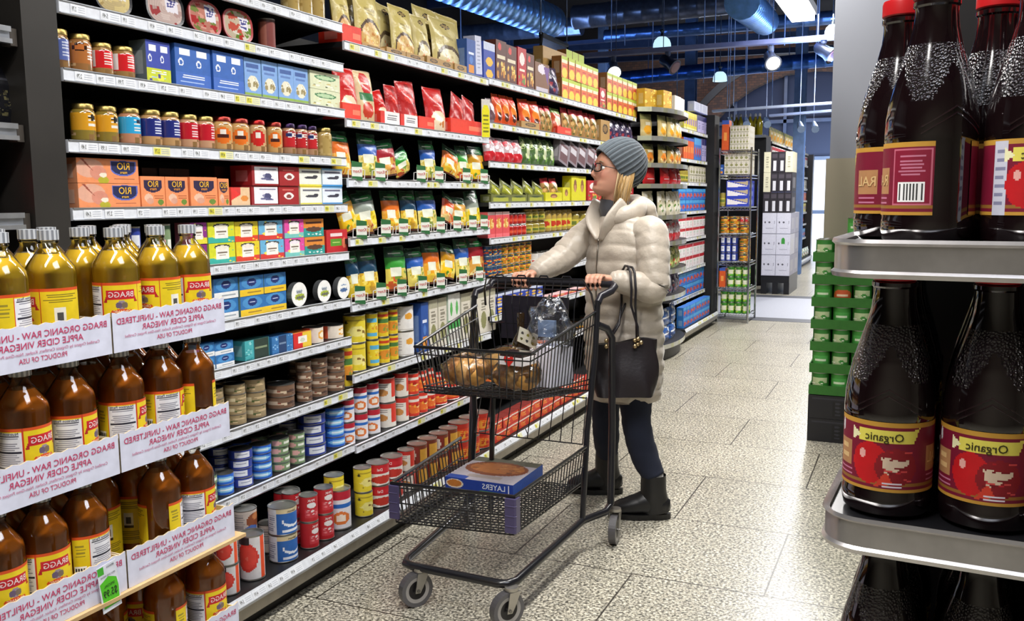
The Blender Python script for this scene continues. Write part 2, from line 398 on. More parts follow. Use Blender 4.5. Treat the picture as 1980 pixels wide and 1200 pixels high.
def p_tray(style, w, d, h, mt='glassy', side='1c1c22'):
    # oval deli tray under clear film, standing up and leaning back
    cv, texts = canvas(style); mb = MB(); A = cv.L(); n = 32; t = .02
    def q(a, s): c, z = math.cos(a), math.sin(a); return (abs(c)**.7*(1 if c > 0 else -1)*w/2*s, abs(z)**.7*(1 if z > 0 else -1)*h/2*s+h/2)
    for j in range(8):
        for i in range(n):
            a0, a1 = 2*math.pi*i/n, 2*math.pi*(i+1)/n; s0, s1 = .9*j/8, .9*(j+1)/8
            P = [q(a0, s0), q(a0, s1), q(a1, s1), q(a1, s0)]
            cx = sum(p[0] for p in P)/4/w+.5; cz = sum(p[1] for p in P)/4/h
            c = A[min(A.shape[0]-1, int(cz*A.shape[0])), min(A.shape[1]-1, int(cx*A.shape[1]))]
            pts = [(x, -.006-.004*(1-s0), z) for x, z in P]
            if j == 0: pts = pts[1:]
            mb.face(pts, tuple(c), mt)
    o = mb.build('deli_tray', smooth=True)
    k = MB()
    for (s0, y0), (s1, y1) in (((.88, -.007), (1, -.009)), ((1, -.009), (1, -.004)), ((1, -.004), (.8, t)), ((.8, t), (.01, t))):
        for i in range(n):
            a0, a1 = 2*math.pi*i/n, 2*math.pi*(i+1)/n
            f = lambda a, s, y: (q(a, s)[0], y, q(a, s)[1])
            k.face([f(a0, s0, y0), f(a0, s1, y1), f(a1, s1, y1), f(a1, s0, y0)], side, 'plastic')
    k.build('tray_rim', o, smooth='auto')
    return o
KIND = {'box': p_box, 'can': p_can, 'jar': p_jar, 'pouch': p_pouch, 'disc': p_disc, 'tray': p_tray}
DEF = {'box': ('paper', None), 'can': ('paper', None), 'jar': ('glassy', 'b09858'), 'pouch': ('film', None), 'disc': ('paper', 'c8ccd0'), 'tray': ('glassy', '1c1c22')}
CAT = {'box': 'box', 'can': 'can', 'jar': 'jar', 'pouch': 'pouch', 'disc': 'tin', 'tray': 'deli tray', 'bottle': 'bottle'}
def make(kind, style, w, d, h, mt=None, side=None, name=None):
    key = (kind, style, round(w, 3), round(d, 3), round(h, 3), mt, side, name)
    if key in PROTO: return dup(PROTO[key])
    a, b = DEF[kind]
    o = KIND[kind](style, w, d, h, mt or a, side or b)
    if name: o.name = name
    PROTO[key] = o; return o
NN = {'rio_big': 'tuna_multipack', 'rio_small': 'tuna_box', 'o_white': 'tuna_box', 'o_yel': 'tuna_box', 'b_snack': 'snack_box', 'b_grain': 'grain_box', 'b_herb': 'grain_box', 'b_choc': 'cookie_box', 'b_kraft': 'display_tray', 'b_reddisp': 'display_tray', 'b_whitedisp': 'display_tray', 'b_display': 'display_carton', 'b_yellow': 'display_carton', 'b_sky': 'fish_box', 'c_green': 'olive_pack', 'b_lime': 'display_tray', 'c_noodle': 'noodle_box', 'b_slab': 'film_pack', 'b_boxpink': 'side_dish_box', 'b_blueyel': 'cracker_box', 'b_redbox': 'cracker_box'}
def nice_name(kind, st):
    if kind != 'box': return None
    if st in NN: return NN[st]
    if st.startswith('t_'): return 'tinned_fish_box'
    if st.startswith('b_carton'): return 'drink_carton'
    if 'fish' in st or 'octo' in st: return 'sardine_box'
    return None
def shelf_y(px, z, x):
    py = 500.
    for _ in range(6):
        p = onx(px, py, x); v = Vector((x, p.y, z-CAM_H)); k = v.dot(AF); py = 600-CAM_F*v.dot(AU)/k
    return p.y
def row(z, X, place, specs, rz=math.pi/2):
    """goods on one shelf; spec: px0, px1, count, py_top, tiers, kind, style, description, options"""
    for sp in specs:
        px0, px1, n, pyt, tiers, kind, style, desc = sp[:8]; op = sp[8] if len(sp) > 8 else {}
        y0, y1 = shelf_y(px0, z, X), shelf_y(px1, z, X)
        ht = onx((px0+px1)/2, pyt, X).z-z
        ymid = (y0+y1)/2; LS = sorted(SA if ymid < 3.2 else SB if ymid < 4.58 else SC if ymid < 7.42 else [2.14, 1.84, 1.6, 1.3, 1.02, .7, .4]); up_ = [s_ for s_ in LS if s_ > z+.06]
        if up_ and z > .2 and X > -2.7: ht = min(ht, up_[0]-.045-z-abs(math.sin(op.get('roll', 0)))*(y1-y0)/n*.5*(kind != 'pouch'))
        elif z < .2 and up_: ht = min(ht, up_[0]-.045-z)
        h = max(.02, ht/tiers); w = (y1-y0)/n; rl_ = abs(op.get('roll', 0)); h = max(.5*h, (h-w*math.sin(rl_))/math.cos(rl_)) if rl_ and kind == 'pouch' else h
        dia = w
        if kind in ('can', 'jar'):
            pm = Vector((X-w/2, ymid, z-CAM_H)); pd = (px1-px0)/n*pm.dot(AF)/CAM_F; dia = min(w, pd if op.get('iso') else (.5*(w+pd) if n == 1 else .12*pd+.88*w))
        d = op.get('d', {'box': .07, 'can': dia, 'jar': dia, 'pouch': .05, 'disc': .03, 'tray': .04}[kind])
        deep = op.get('deep', 1); total = n*tiers*deep
        grp = op.get('group', desc+'s')
        for k in range(deep):
            for t in range(tiers):
                for i in range(n):
                    if (k, t, i) in op.get('skip', ()): continue
                    q = random.Random(hash((round(px0), i, t, k)))
                    o = make(kind, style, dia*op.get('fill', .97), d, h*.985, op.get('mt'), op.get('side'), op.get('name'))
                    lean = op.get('lean', 0)
                    if kind in ('pouch', 'tray') and not lean: lean = .08
                    if kind in ('pouch',): lean += q.uniform(0, .05)
                    dx = d/2+k*(d+.006)+q.uniform(0, .006)+(op.get('back', 0))
                    ll = 0
                    tw = q.uniform(-.05, .05) if kind != 'box' else q.uniform(-.012, .012)
                    if kind in ('can', 'jar'): tw = q.uniform(-.6, .6)*op.get('spin', .5)+.75*math.atan2(-(y0+(i+.5)*w), -X)*(rz > 1)
                    roll = op.get('roll', 0)+(q.uniform(-.05, .05) if kind == 'pouch' else 0)
                    o.rotation_euler = (-lean, roll, rz+tw); o.location = (X-dx, y0+(i+.5)*w, z+t*h+(.001 if kind not in ('pouch', 'tray') else .004)+abs(math.sin(roll))*w/2)
                    o['category'] = CAT[kind] if not op.get('cat') else op['cat']
                    lab = desc
                    if tiers > 1: lab += ' in the '+({0: 'bottom', tiers-1: 'top'}.get(t) or ('middle' if tiers == 3 else ORD[t]))+' layer'
                    if n > 1: lab += ', '+(ORD[i] if i < 20 else 'last')+' along'
                    if deep > 1 and k: lab += ', '+('behind' if k == 1 else 'far behind')
                    lab += ' '+place
                    for wd in (' the', ' along', ' row', ' on', ' goods', ' beside'):
                        if len(lab.split()) > 15: lab = lab.replace(wd+' ', ' ').replace(wd+',', ',')
                    if nice_name(kind, style): o.name = nice_name(kind, style)
                    if total > 1: o['group'] = grp
                    if lab in USED: print('DUP LABEL', lab)
                    USED[lab] = 1; o['label'] = lab
def rail_tags(mb, y0, y1, x, z0, z1, seed, yellow=.3):
    R = random.Random(seed); y = y0+.03
    while y < y1-.08:
        wdt = R.uniform(.05, .075); yl = R.random() < yellow
        mb.face([(x, y, z0+.002), (x, y+wdt, z0+.002), (x, y+wdt, z1-.003), (x, y, z1-.003)], 'e9e8b4' if yl else 'eef1f6', 'paper')
        mb.face([(x+.0004, y+.004, z0+.006), (x+.0004, y+wdt*.42, z0+.006), (x+.0004, y+wdt*.42, z1-.007), (x+.0004, y+.004, z1-.007)], 'e4dc38' if yl else 'e9ecf2', 'paper')
        mb.text(R.choice(['1.99', '3.49', '2.79', '4.99', '7.99', '5.49']), lambda u, v: (x+.0008, u, v), y+wdt*.23, z0+.009, (z1-z0)*.42, '5a5c58', maxw=wdt*.26)
        for k in range(3):
            zz = z0+.008+k*(z1-z0-.012)/3
            mb.face([(x+.0005, y+wdt*.48, zz), (x+.0005, y+wdt*.93, zz), (x+.0005, y+wdt*.93, zz+.0015), (x+.0005, y+wdt*.48, zz+.0015)], 'b4bac8', 'paper')
        y += wdt+R.choice([0.004, .01, .05])
GX, GY = .46, .094
# ------------------------------------------------------------------ the room
def plane(name, pts, col, mt): b = MB(); b.face(pts, col, mt); return struct(b.build(name))
plane('floor', [(-9, -3, 0), (6, -3, 0), (6, 32, 0), (-9, 32, 0)], 'ffffff', 'granite')
plane('ceiling', [(-9, 32, 5.6), (6, 32, 5.6), (6, -3, 5.6), (-9, -3, 5.6)], '1b1d24', 'matte')
plane('wall_left', [(-9, -3, 0), (-9, 32, 0), (-9, 32, 5.6), (-9, -3, 5.6)], '2b2a2c', 'matte')
plane('wall_right', [(6, 32, 0), (6, -3, 0), (6, -3, 5.6), (6, 32, 5.6)], '8a8578', 'matte')
plane('wall_back', [(6, -3, 0), (-9, -3, 0), (-9, -3, 5.6), (6, -3, 5.6)], '8a8578', 'matte')
# far brick wall with an arched window, built round the opening
def far_wall():
    Y = 24.0; cx, r, zc = -2.6, 3.1, 1.45; N = 32
    b = MB(); top = 5.6
    arc = [(cx-r*math.cos(math.pi*i/N), zc+r*math.sin(math.pi*i/N)) for i in range(N+1)]
    for i in range(N):
        (x0, z0), (x1, z1) = arc[i], arc[i+1]
        b.face([(x0, Y, z0), (x1, Y, z1), (x1, Y, top), (x0, Y, top)], 'ffffff', 'brickwall')
        b.face([(x0, Y, z0), (x0, Y+.4, z0), (x1, Y+.4, z1), (x1, Y, z1)], 'ffffff', 'brickwall')
    for a, c in ((-9, cx-r), (cx+r, 6)): b.face([(a, Y, 0), (c, Y, 0), (c, Y, top), (a, Y, top)], 'ffffff', 'brickwall')
    struct(b.build('wall_far'))
    b = MB()
    for i in range(N):
        a0, a1 = math.pi*i/N, math.pi*(i+1)/N; P = lambda a, q, y: (cx-q*math.cos(a), y, zc+q*math.sin(a))
        b.face([P(a0, r-.02, Y-.08), P(a1, r-.02, Y-.08), P(a1, r+.42, Y-.08), P(a0, r+.42, Y-.08)], '6e5a4a', 'brickwall')
        b.face([P(a0, r+.42, Y-.12), P(a1, r+.42, Y-.12), P(a1, r+.6, Y-.12), P(a0, r+.6, Y-.12)], '16171c', 'steel')
        b.face([P(a1, r+.6, Y-.12), P(a0, r+.6, Y-.12), P(a0, r+.6, Y), P(a1, r+.6, Y)], '16171c', 'steel')
    struct(b.build('trim_1'))
    w_ = MB()
    for x in (cx-1.9, cx-.65, cx+.65, cx+1.9): w_.box((x-.04, Y+.15, 0), (x+.04, Y+.22, zc+math.sqrt(r*r-(x-cx)**2)), '1c2c48', 'steel')
    for z in (1.0, 2.35, 3.3):
        hw = math.sqrt(max(.1, r*r-max(0, z-zc)**2)); w_.box((cx-hw, Y+.15, z), (cx+hw, Y+.22, z+.09), '1c2c48', 'steel')
    fr = struct(w_.build('window_1'))
    g = MB(); g.box((cx-r, Y+.3, 2.42), (cx+r, Y+.31, zc+r), '0a1530', 'matte'); g.build('dark_pane', fr)  # dark sheet in place of the dark blue upper glass, covering the sky
    s = MB(); s.face([(cx-r, Y+.8, 0), (cx+r, Y+.8, 0), (cx+r, Y+.8, 5), (cx-r, Y+.8, 5)], 'dfeaff', 'sky'); struct(s.build('backdrop_sky'))
far_wall()
# darker smooth band of floor across the cross aisle
b = MB(); b.box((-9, 11.05, .0), (6, 13.3, .002), 'a9adba', 'paper'); b.box((-9, 10.75, 0), (6, 11.05, .0022), '4c4f58', 'paper'); b.box((-9, 13.3, 0), (6, 13.6, .0022), '4c4f58', 'paper'); struct(b.build('trim_2'))
# grey pillar behind the juice rack
b = MB(); b.box((-.53, 6.0, 1.68), (.25, 6.7, 5.6), '74777f', 'matte'); b.box((-.55, 5.98, 0), (.27, 6.72, 1.68), '857e6c', 'matte'); b.box((-.535, 5.97, 1.255), (-.525, 5.985, 1.262), '222', 'matte') if 0 else None
struct(b.build('wall_pillar'))
# columns in the hall
for px, y in ((1336, 17.5), (1549, 17.5), (1166, 21.5), (981, 17)):
    p = ony(px, 150, y); b = MB(); b.box((p.x-.1, y-.1, 0), (p.x+.1, y-.07, 5.6), '5f7fb4', 'steel'); b.box((p.x-.02, y-.07, 0), (p.x+.02, y+.07, 5.6), '46608c', 'steel'); b.box((p.x-.1, y+.07, 0), (p.x+.1, y+.1, 5.6), '5f7fb4', 'steel')
    struct(b.build('wall_column'))
def duct(name, p0, p1, r, col, label, rib=.18, mt='alu'):
    p0, p1 = Vector(p0), Vector(p1); L = (p1-p0).length; n = max(2, int(L/rib)); pts = []; rs = []
    for i in range(n+1):
        q = p0.lerp(p1, i/n); pts.append(q); rs.append(r)
        if i < n:
            for t in (.08, .14): pts.append(p0.lerp(p1, (i+t)/n)); rs.append(r*1.03 if t == .08 else r)
    b = MB(); b.tube(pts, rs, col, mt, 20); o = b.build(name, smooth='auto'); tag(o, label, 'duct')
    for t in (.2, .8):
        q = p0.lerp(p1, t); h = MB(); h.tube([(q.x, q.y, q.z+r*.7), (q.x, q.y, 5.6)], .008, '5d6f94', 'steel', 5); h.build('duct_hanger', o)
    return o
duct('round_duct', ony(800, -60, 8), ony(1066, 42, 11.5), .21, '7db4f0', 'blue lit spiral duct hanging over the top shelf snack pouches')
duct('round_duct', ony(1435, 3, 8.6), ony(1480, 42, 11.6), .16, '7db4f0', 'short bright blue duct stub beside the long ceiling lamp')
def xduct(px0, py0, px1, py1, y, r, col, label):
    a, c = ony(px0, py0, y), ony(px1, py1, y); return duct('round_duct', a, c, r, col, label, .25)
xduct(1110, 34, 1500, -6, 12.8, .17, '6d7384', 'wide dull grey duct crossing behind the bell lamps')
xduct(640, 84, 1125, 50, 13.4, .14, '7f8fae', 'long pale duct running behind the tan snack pouches')
xduct(1170, 70, 1625, 32, 14.6, .1, '5f83c0', 'slim blue duct crossing above the spotlight rail')
xduct(1170, 155, 1625, 112, 16.5, .13, '3f6cc0', 'saturated blue duct crossing low in front of the brick wall')
def beam(name, px0, py0, px1, py1, y, hh, col, label, cat='beam'):
    a, c = ony(px0, py0, y), ony(px1, py1, y); d = Vector((0, 0, hh/2)); e = Vector((0, .05, 0)); b = MB()
    for s0, s1 in ((-1, 1),):
        v = [a-d-e, c-d-e, c+d-e, a+d-e, a-d+e, c-d+e, c+d+e, a+d+e]; b.add(v, [(0, 1, 2, 3), (5, 4, 7, 6), (3, 2, 6, 7), (4, 5, 1, 0), (4, 0, 3, 7), (1, 5, 6, 2)], col, 'steel')
    o = b.build(name); tag(o, label, cat); return o
beam('steel_beam', 760, 108, 1625, 65, 18.5, .16, '5871a3', 'slate blue steel beam just under the slim blue duct')
beam('steel_beam', 1000, 92, 1625, 42, 15.5, .06, '4a5c86', 'thin dark steel beam between the two upper ducts')
beam('steel_beam', 900, 131, 1625, 92, 18.6, .1, '3a476a', 'dark steel beam behind the spotlight rail')
beam('steel_beam', 700, 20, 1200, -22, 16, .14, '3d4a6c', 'steel roof beam highest over the snack shelves')
r1 = beam('light_rail', 1130, 108, 1625, 71, 9.5, .045, '8d92b8', 'pale lilac spotlight rail crossing in front of the columns', 'light rail')
r2 = beam('light_rail', 1378, 215, 1608, 199, 12.5, .03, 'b8c6e4', 'upper of the two thin rails over the oil bottles', 'light rail')
r3 = beam('light_rail', 1488, 224, 1608, 214, 12.5, .03, '7f8fb8', 'lower of the two thin rails over the oil bottles', 'light rail')
# hanging wires: each one its own
R = random.Random(3)
for i, px in enumerate((892, 1052, 1182, 1208, 1262, 1310, 1361, 1382, 1408, 1420, 1442, 1466, 1516, 1581, 1495)):
    y = R.uniform(9.6, 15); top = 5.6; p = ony(px, 120, y); lo = ony(px, (108 if px < 1200 else R.choice((88, 205, 205, 160))), y).z
    b = MB(); b.tube([(p.x, y, lo), (p.x, y, top)], .006, '8fa3c8', 'steel', 5)
    tag(b.build('hanging_wire'), 'thin steel wire hanging from the ceiling among the ducts', 'wire', 'hanging wires')
def bell(px, py, pxw, y, label):
    p = ony(px, py, y); k = (ony(px+pxw, py, y)-p).length; r = k/2
    o = empty('pendant_lamp', (p.x, y, p.z)); tag(o, label, 'lamp')
    b = MB(); pr = [(r*1.02, 0), (r, r*.15), (r*.97, r*.6), (r*.82, r*1.0), (r*.5, r*1.3), (r*.16, r*1.4)]
    b.lathe(pr, 'bfe4f2', 'glowglass', 24, cap0=False); b.lathe([(q[0]*.93, q[1]+.002) for q in pr][::-1], 'e4f4fa', 'plastic', 24, cap0=False, cap1=False); b.build('lamp_shade', o, smooth=True)
    b = MB(); b.lathe([(r*.16, r*1.38), (r*.2, r*1.5), (r*.12, r*1.75), (r*.3, r*2.0), (r*.28, r*2.1), (.006, r*2.15)], '39414d', 'metal', 16); b.build('lamp_socket', o, smooth='auto')
    b = MB(); b.tube([(0, 0, r*2.1), (0, 0, 5.6-p.z)], .006, '39414d', 'matte', 5); b.build('lamp_cord', o)
    b = MB(); b.lathe([(.001, r*.5), (r*.35, r*.6), (r*.4, r*.85), (r*.2, r*1.2)], 'fff2d0', 'lamp', 12); b.build('light_bulb', o, smooth=True)
bell(1280, 95, 34, 10.5, 'pale glass bell pendant lamp hanging before the spotlight rail')
bell(1392, 157, 27, 13, 'small pale bell pendant lamp over the brick arch')
bell(1610, 69, 32, 9.8, 'pale bell pendant lamp half hidden by the grey pillar')
def spot(px, py, y, lit, label, yaw):
    p = ony(px, py, y); o = empty('spotlight', p, yaw); tag(o, label, 'spotlight')
    b = MB(); b.tube([(0, 0, .16), (0, 0, .12), (.0, .02, .1)], [.03, .03, .02], '5d6478', 'steel', 10); b.tube([(0, .09, 5.6-p.z), (0, .09, .16), (0, 0, .14)], .005, '5d6478', 'steel', 6); b.build('bracket', o)
    b = MB(); dirv = Vector((.35, -.75, -.55)).normalized(); c = Vector((0, 0, .04))
    b.tube([c-dirv*.1, c-dirv*.07, c+dirv*.04, c+dirv*.11], [.03, .055, .06, .085], '8f99b4' if lit else '4e5668', 'metal', 16); b.build('lamp_head', o, smooth='auto')
    b = MB(); b.tube([c+dirv*.105, c+dirv*.118], [.075, .06], 'ffffff' if lit else '8a6a74', 'lamp' if lit else 'plastic', 16); b.build('lens', o)
spot(1186, 139, 9.5, True, 'lit spotlight at the near end of the lilac rail', 0)
spot(1490, 121, 9.5, True, 'lit spotlight shining out beneath the lilac rail', 0)
spot(1291, 128, 9.5, False, 'unlit spotlight hanging beneath the larger bell lamp', .8)
spot(1592, 106, 9.5, False, 'unlit spotlight next to the grey pillar', .8)
for i, px in enumerate((1408, 1440, 1480, 1545, 1572)):
    p = ony(px, 236 if i < 3 else 245, 12.5); o = empty('track_spotlight', p); tag(o, 'small unlit track head hanging over the oil bottles', 'spotlight', 'small track heads')
    b = MB(); b.tube([(0, .06, 5.6-p.z), (0, .06, .06), (0, .0, .03)], .005, '9fb0d4', 'steel', 6); b.tube([(0, .03, .05), (.03, -.05, -.02), (.04, -.09, -.04)], [.03, .045, .05], '8fa6cc', 'metal', 10); b.build('lamp_head', o)
# long luminous ceiling lamp
o = empty('linear_lamp', ony(1530, 20, 4.6)); tag(o, 'big glowing white strip lamp at the top edge, nearest ceiling lamp', 'lamp')
c = o.location; P = [ony(1535, 43, 5.0), ony(1571, 40, 5.0)]
z = P[0].z; x0, x1 = P[0].x, P[1].x
b = MB(); b.box((x0-c.x-.01, -1.8+5.0-c.y, z-c.z), (x1-c.x+.01, 5.0-c.y, z-c.z+.03), 'ffffff', 'lamp'); b.build('diffuser', o)
b = MB(); b.box((x0-c.x-.02, -1.81+5.0-c.y, z-c.z+.03), (x1-c.x+.02, 5.01-c.y, z-c.z+.07), 'c9cfda', 'metal'); b.tube([(x0-c.x, 5-c.y-.1, z-c.z+.06), (x0-c.x, 5-c.y-.1, 5.6-c.z)], .004, '8fa3c8', 'steel', 5); b.build('housing', o)
# picture frame standing over the shelves
o = empty('framed_sign', ony(1076, 104, 6.9)); tag(o, 'dark framed blue sign rising over the snack box shelf', 'sign')
pts = [ony(1046, 102, 6.4), ony(1095, 108, 7.6), ony(1096, 88, 7.6), ony(1046, 66, 6.4)]; c = o.location
b = MB(); b.face([p-c for p in pts], '6f88bd', 'paper'); b.build('sign_face', o)
b = MB(); b.tube([p-c for p in pts], .02, '15171f', 'steel', 6, closed=True); b.build('frame', o)
b = MB(); b.tube([pts[3]-c, (pts[3].x-c.x, pts[3].y-c.y, 5.6-c.z)], .006, '8fa3c8', 'steel', 5); b.tube([pts[2]-c, (pts[2].x-c.x, pts[2].y-c.y, 5.6-c.z)], .006, '8fa3c8', 'steel', 5); b.build('hanger_rods', o)
# ------------------------------------------------------------------ gondola shelving along the aisle
GON = {}
def bay(label, y0, y1, shelves, base=True, depth=.42, x=-2.2, xb=-1.98, back=2.2, seed=1, yellow=.3, railcol='e2e6ee'):
    o = empty('shelving_bay', (0, y0, 0)); tag(o, label, 'shelving')
    xback = x-depth-.06; L = y1-y0
    b = MB(); b.box((xback-.03, 0, 0), (xback, L, back), '121214', 'steel'); b.build('back_panel', o)
    for yy in (0.0, L-.02):
        b = MB(); b.box((xback, yy, 0), (xback+.05, yy+.02, back), '0c0c0e', 'steel')
        for k in range(int(back/.05)): b.box((xback+.05, yy+.006, k*.05+.01), (xback+.0505, yy+.014, k*.05+.035), '000000', 'matte')
        b.build('upright', o)
    for i, zs in enumerate(shelves):
        b = MB(); b.box((xback, .003, zs-.022), (x-.012, L-.003, zs), '18181a', 'steel')
        for yy in (.02, L-.03): b.face([(xback, yy, zs-.02), (x-.05, yy, zs-.02), (xback, yy, zs-.09)], '101012', 'steel')
        s = b.build('shelf', o)
        r = MB(); r.box((x-.012, .004, zs-.034), (x-.001, L-.004, zs+.003), railcol, 'paper'); r.box((x-.001, .004, zs-.034), (x+.003, L-.004, zs-.031), 'cfd3da', 'metal'); r.box((x-.001, .004, zs), (x+.003, L-.004, zs+.003), 'cfd3da', 'metal')
        rail_tags(r, .01, L-.01, x+.0004, zs-.031, zs, seed*31+i, yellow); r.build('price_rail', s)
    if base:
        b = MB(); b.box((xback, 0, .11), (xb-.014, L, .145), '161618', 'steel'); s = b.build('base_deck', o)
        r = MB(); r.face([(xb, .003, .12), (xb, L-.003, .12), (xb-.014, L-.003, .15), (xb-.014, .003, .15)], 'dfe3ea', 'paper'); r.box((xb-.02, .003, .112), (xb+.002, L-.003, .12), 'cfd3da', 'metal')
        rr = MB(); rail_tags(rr, .01, L-.01, .0004, 0, .031, seed*31+77, yellow)
        for v_, in zip(rr.v): pass
        ca, sa = .014/.0331, .03/.0331
        r.add([(xb+.0006+p[0]-p[2]*ca, p[1], .12+p[2]*sa) for p in rr.v], rr.f, [c for c in rr.c], 'paper'); r.build('price_rail', s)
        b = MB(); b.box((xback, 0, 0), (xb-.07, L, .11), '1a1918', 'steel'); b.box((xb-.07, 0, .065), (xb-.012, L, .112), 'aaa49a', 'metal'); b.build('kick_plate', o)
    return o
SA = [2.345, 2.165, 2.005, 1.82, 1.622, 1.43, 1.23, 1.03, .865, .637, .396]
SB = [2.10, 1.785, 1.535, 1.285, 1.004, .693, .381]
SC = [2.11, 1.87, 1.655, 1.427, 1.225, 1.0, .78, .5]
bay('black shelving bay with fish tins behind the vinegar display', 1.83, 3.195, SA[1:], seed=1, yellow=.12, back=2.6)
bay('black shelving bay with tan and red pouches above pasta pouches', 3.2, 4.575, SB, seed=2, yellow=.35)
bay('black shelving bay with orange snack boxes, just past the pouch bay', 4.58, 6.0, SC, seed=3)
bay('black shelving bay directly behind the shopper in the pale coat', 6.0, 7.42, SC, seed=4)
bay('far shelving bay with broth and juice cartons at the aisle end', 8.72, 10.3, [2.14, 1.84, 1.6, 1.3, 1.02, .7, .4], seed=6, railcol='f2f4f6', x=-2.22, xb=-2.06, back=2.36)
o = tag(empty('gondola_divider', (-2.42, 10.45, 0)), 'black end panel closing the far shelving bay', 'panel'); b = MB(); b.box((-.3, -.13, 0), (.27, .13, 2.36), '08080a', 'matte'); b.build('panel_board', o)
o = tag(empty('upright_divider', (-2.45, 1.76, 0)), 'tall black upright dividing the cooler from the fish tin bay', 'panel')
b = MB(); b.box((-.35, -.055, 0), (.26, .055, 2.7), '2a2724', 'steel'); b.build('post_body', o)
b = MB(); b.lathe([(.006, 0), (.006, .004)], '4a4640', 'metal', 10)
# curved front unit
def curved():
    o = empty('curved_shelving', (-2.2, 8.07, 0)); tag(o, 'curved front shelf unit with snack bags beyond the long shelves', 'shelving')
    N = 20; hw = .63
    def arc(k, s=1.0): t = -1+2*k/N; return (.235*(1-t*t)**.5*s if abs(t) < 1 else 0, t*hw)
    def slab(z0, z1, s=1.0):
        b = MB(); P = [(-.48, -hw)]+[arc(k, s) for k in range(N+1)]+[(-.48, hw)]; n = len(P)
        b.add([(x, y, z0) for x, y in P]+[(x, y, z1) for x, y in P], [tuple(range(n, 2*n)), tuple(reversed(range(n)))]+[(i, (i+1) % n, n+(i+1) % n, n+i) for i in range(n)], '17171a', 'steel'); return b
    slab(0, .1, .8).build('base', o)
    b = MB(); b.box((-.52, -hw, 0), (-.48, hw, 2.3), '121214', 'steel'); b.build('back_panel', o)
    for i, z in enumerate((2.2, 1.96, 1.735, 1.56, 1.29, 1.06, .81, .58, .15)):
        s = slab(z-.02, z).build('shelf', o); r = MB()
        for k in range(N):
            a, c = arc(k), arc(k+1); f = 1.015
            r.face([(a[0]*f+.003, a[1], z-.035), (c[0]*f+.003, c[1], z-.035), (c[0]*f+.003, c[1], z+.004), (a[0]*f+.003, a[1], z+.004)], 'e6e8e4' if k % 3 else 'dcdfc0', 'metal')
        r.build('price_rail', s)
    return o
curved()
# cooler unit at the near end
o = empty('cooler_shelving', (-2.2, .9, 0)); tag(o, 'dark shelving with bright steel rails beside the black upright', 'shelving')
b = MB(); b.box((-.5, -.9, 0), (-.46, .8, 2.6), '0e0e10', 'steel'); b.build('back_panel', o)
for z in (1.905, 1.655, 1.42):
    b = MB(); b.box((-.46, -.9, z-.02), (-.01, .79, z), '151517', 'steel'); s = b.build('shelf', o)
    r = MB(); r.box((-.01, -.9, z-.042), (0, .775, z+.002), 'c3c9d4', 'alu'); r.box((0, -.9, z-.012), (.008, .775, z+.002), 'd8dce4', 'alu'); r.box((0, -.9, z-.042), (.01, .775, z-.03), 'd8dce4', 'alu'); r.build('rail', s)
    r = MB(); r.box((-.04, .78, z-.045), (-.005, .8, z+.0), '4a443e', 'steel'); r.build('bracket', s)
# ------------------------------------------------------------------ printed styles
FOOD = ['d9a441', 'c46a2a', '8a3b1c', 'e0c46a', '7b8a34']
def jarsty(n, label, content='a98552', lid=None, mark='f2efe6', lo=.28, hi=.86, extra=()):
    sty(n, content, [('sp', 0, 0, 1, 1, 26, [content, 'c9a57a', '8d6a40'], .09, 3), ('r', .08, lo, .92, hi, label), ('lines', .58, lo+.08, .88, hi-.08, 6, mark, 2), *extra], (), 28, 26)
jarsty('j_brown', '6e5a4a', '8f6a42', mark='b9a48c'); jarsty('j_blue1', '5b6aa8', '7a5a3c', mark='c9cfe0')
jarsty('j_orangeband', 'b5703a', '9b6c40', extra=(('e', .38, .72, .2, .12, '3a2018'), ('e', .38, .72, .14, .08, 'c9743a')))
jarsty('j_red', 'd8262c', 'a07a48', extra=(('r', .1, .3, .32, .84, 'e8e0dc'),)); jarsty('j_yellow', 'e0a028', '8f7a34', lo=.36, extra=(('e', .72, .72, .1, .09, '2a2418'),))
jarsty('j_cyan', '35a8dc', 'c48a6a', lo=.34, extra=(('e', .75, .7, .09, .08, '1d3550'),)); jarsty('j_navy', '26307c', 'c49a68', lo=.3, mark='dfe4f6'); jarsty('j_crim', 'c41f30', 'c89a78', lo=.3, mark='f6dfe0')
jarsty('j_flame', 'cfa468', 'cfa468', mark='cfa468', extra=(('e', .5, .5, .26, .26, 'e8762a'), ('e', .5, .56, .12, .13, 'f4efe4'), ('r', .36, .42, .66, .54, '4a2420')))
jarsty('j_redmark', 'd0a878', 'd0a878', mark='d0a878', extra=(('e', .5, .5, .24, .26, 'd02a28'), ('e', .5, .6, .1, .1, 'f4efe4')))
jarsty('j_mixed', 'a03030', 'b08868', extra=(('r', .3, .3, .7, .6, 'c42a30'), ('e', .5, .72, .13, .1, 'e8e4ea'), ('r', .36, .66, .62, .76, '2b3468')))
sty('j_plain', 'b59a5c', [('sp', 0, 0, 1, 1, 30, ['c4a86a', 'a4884c', 'cdb57c'], .08, 5)], (), 20, 20)
sty('j_dark', '33261c', [('r', .2, .1, .3, .8, '8a7a64')], (), 20, 20)
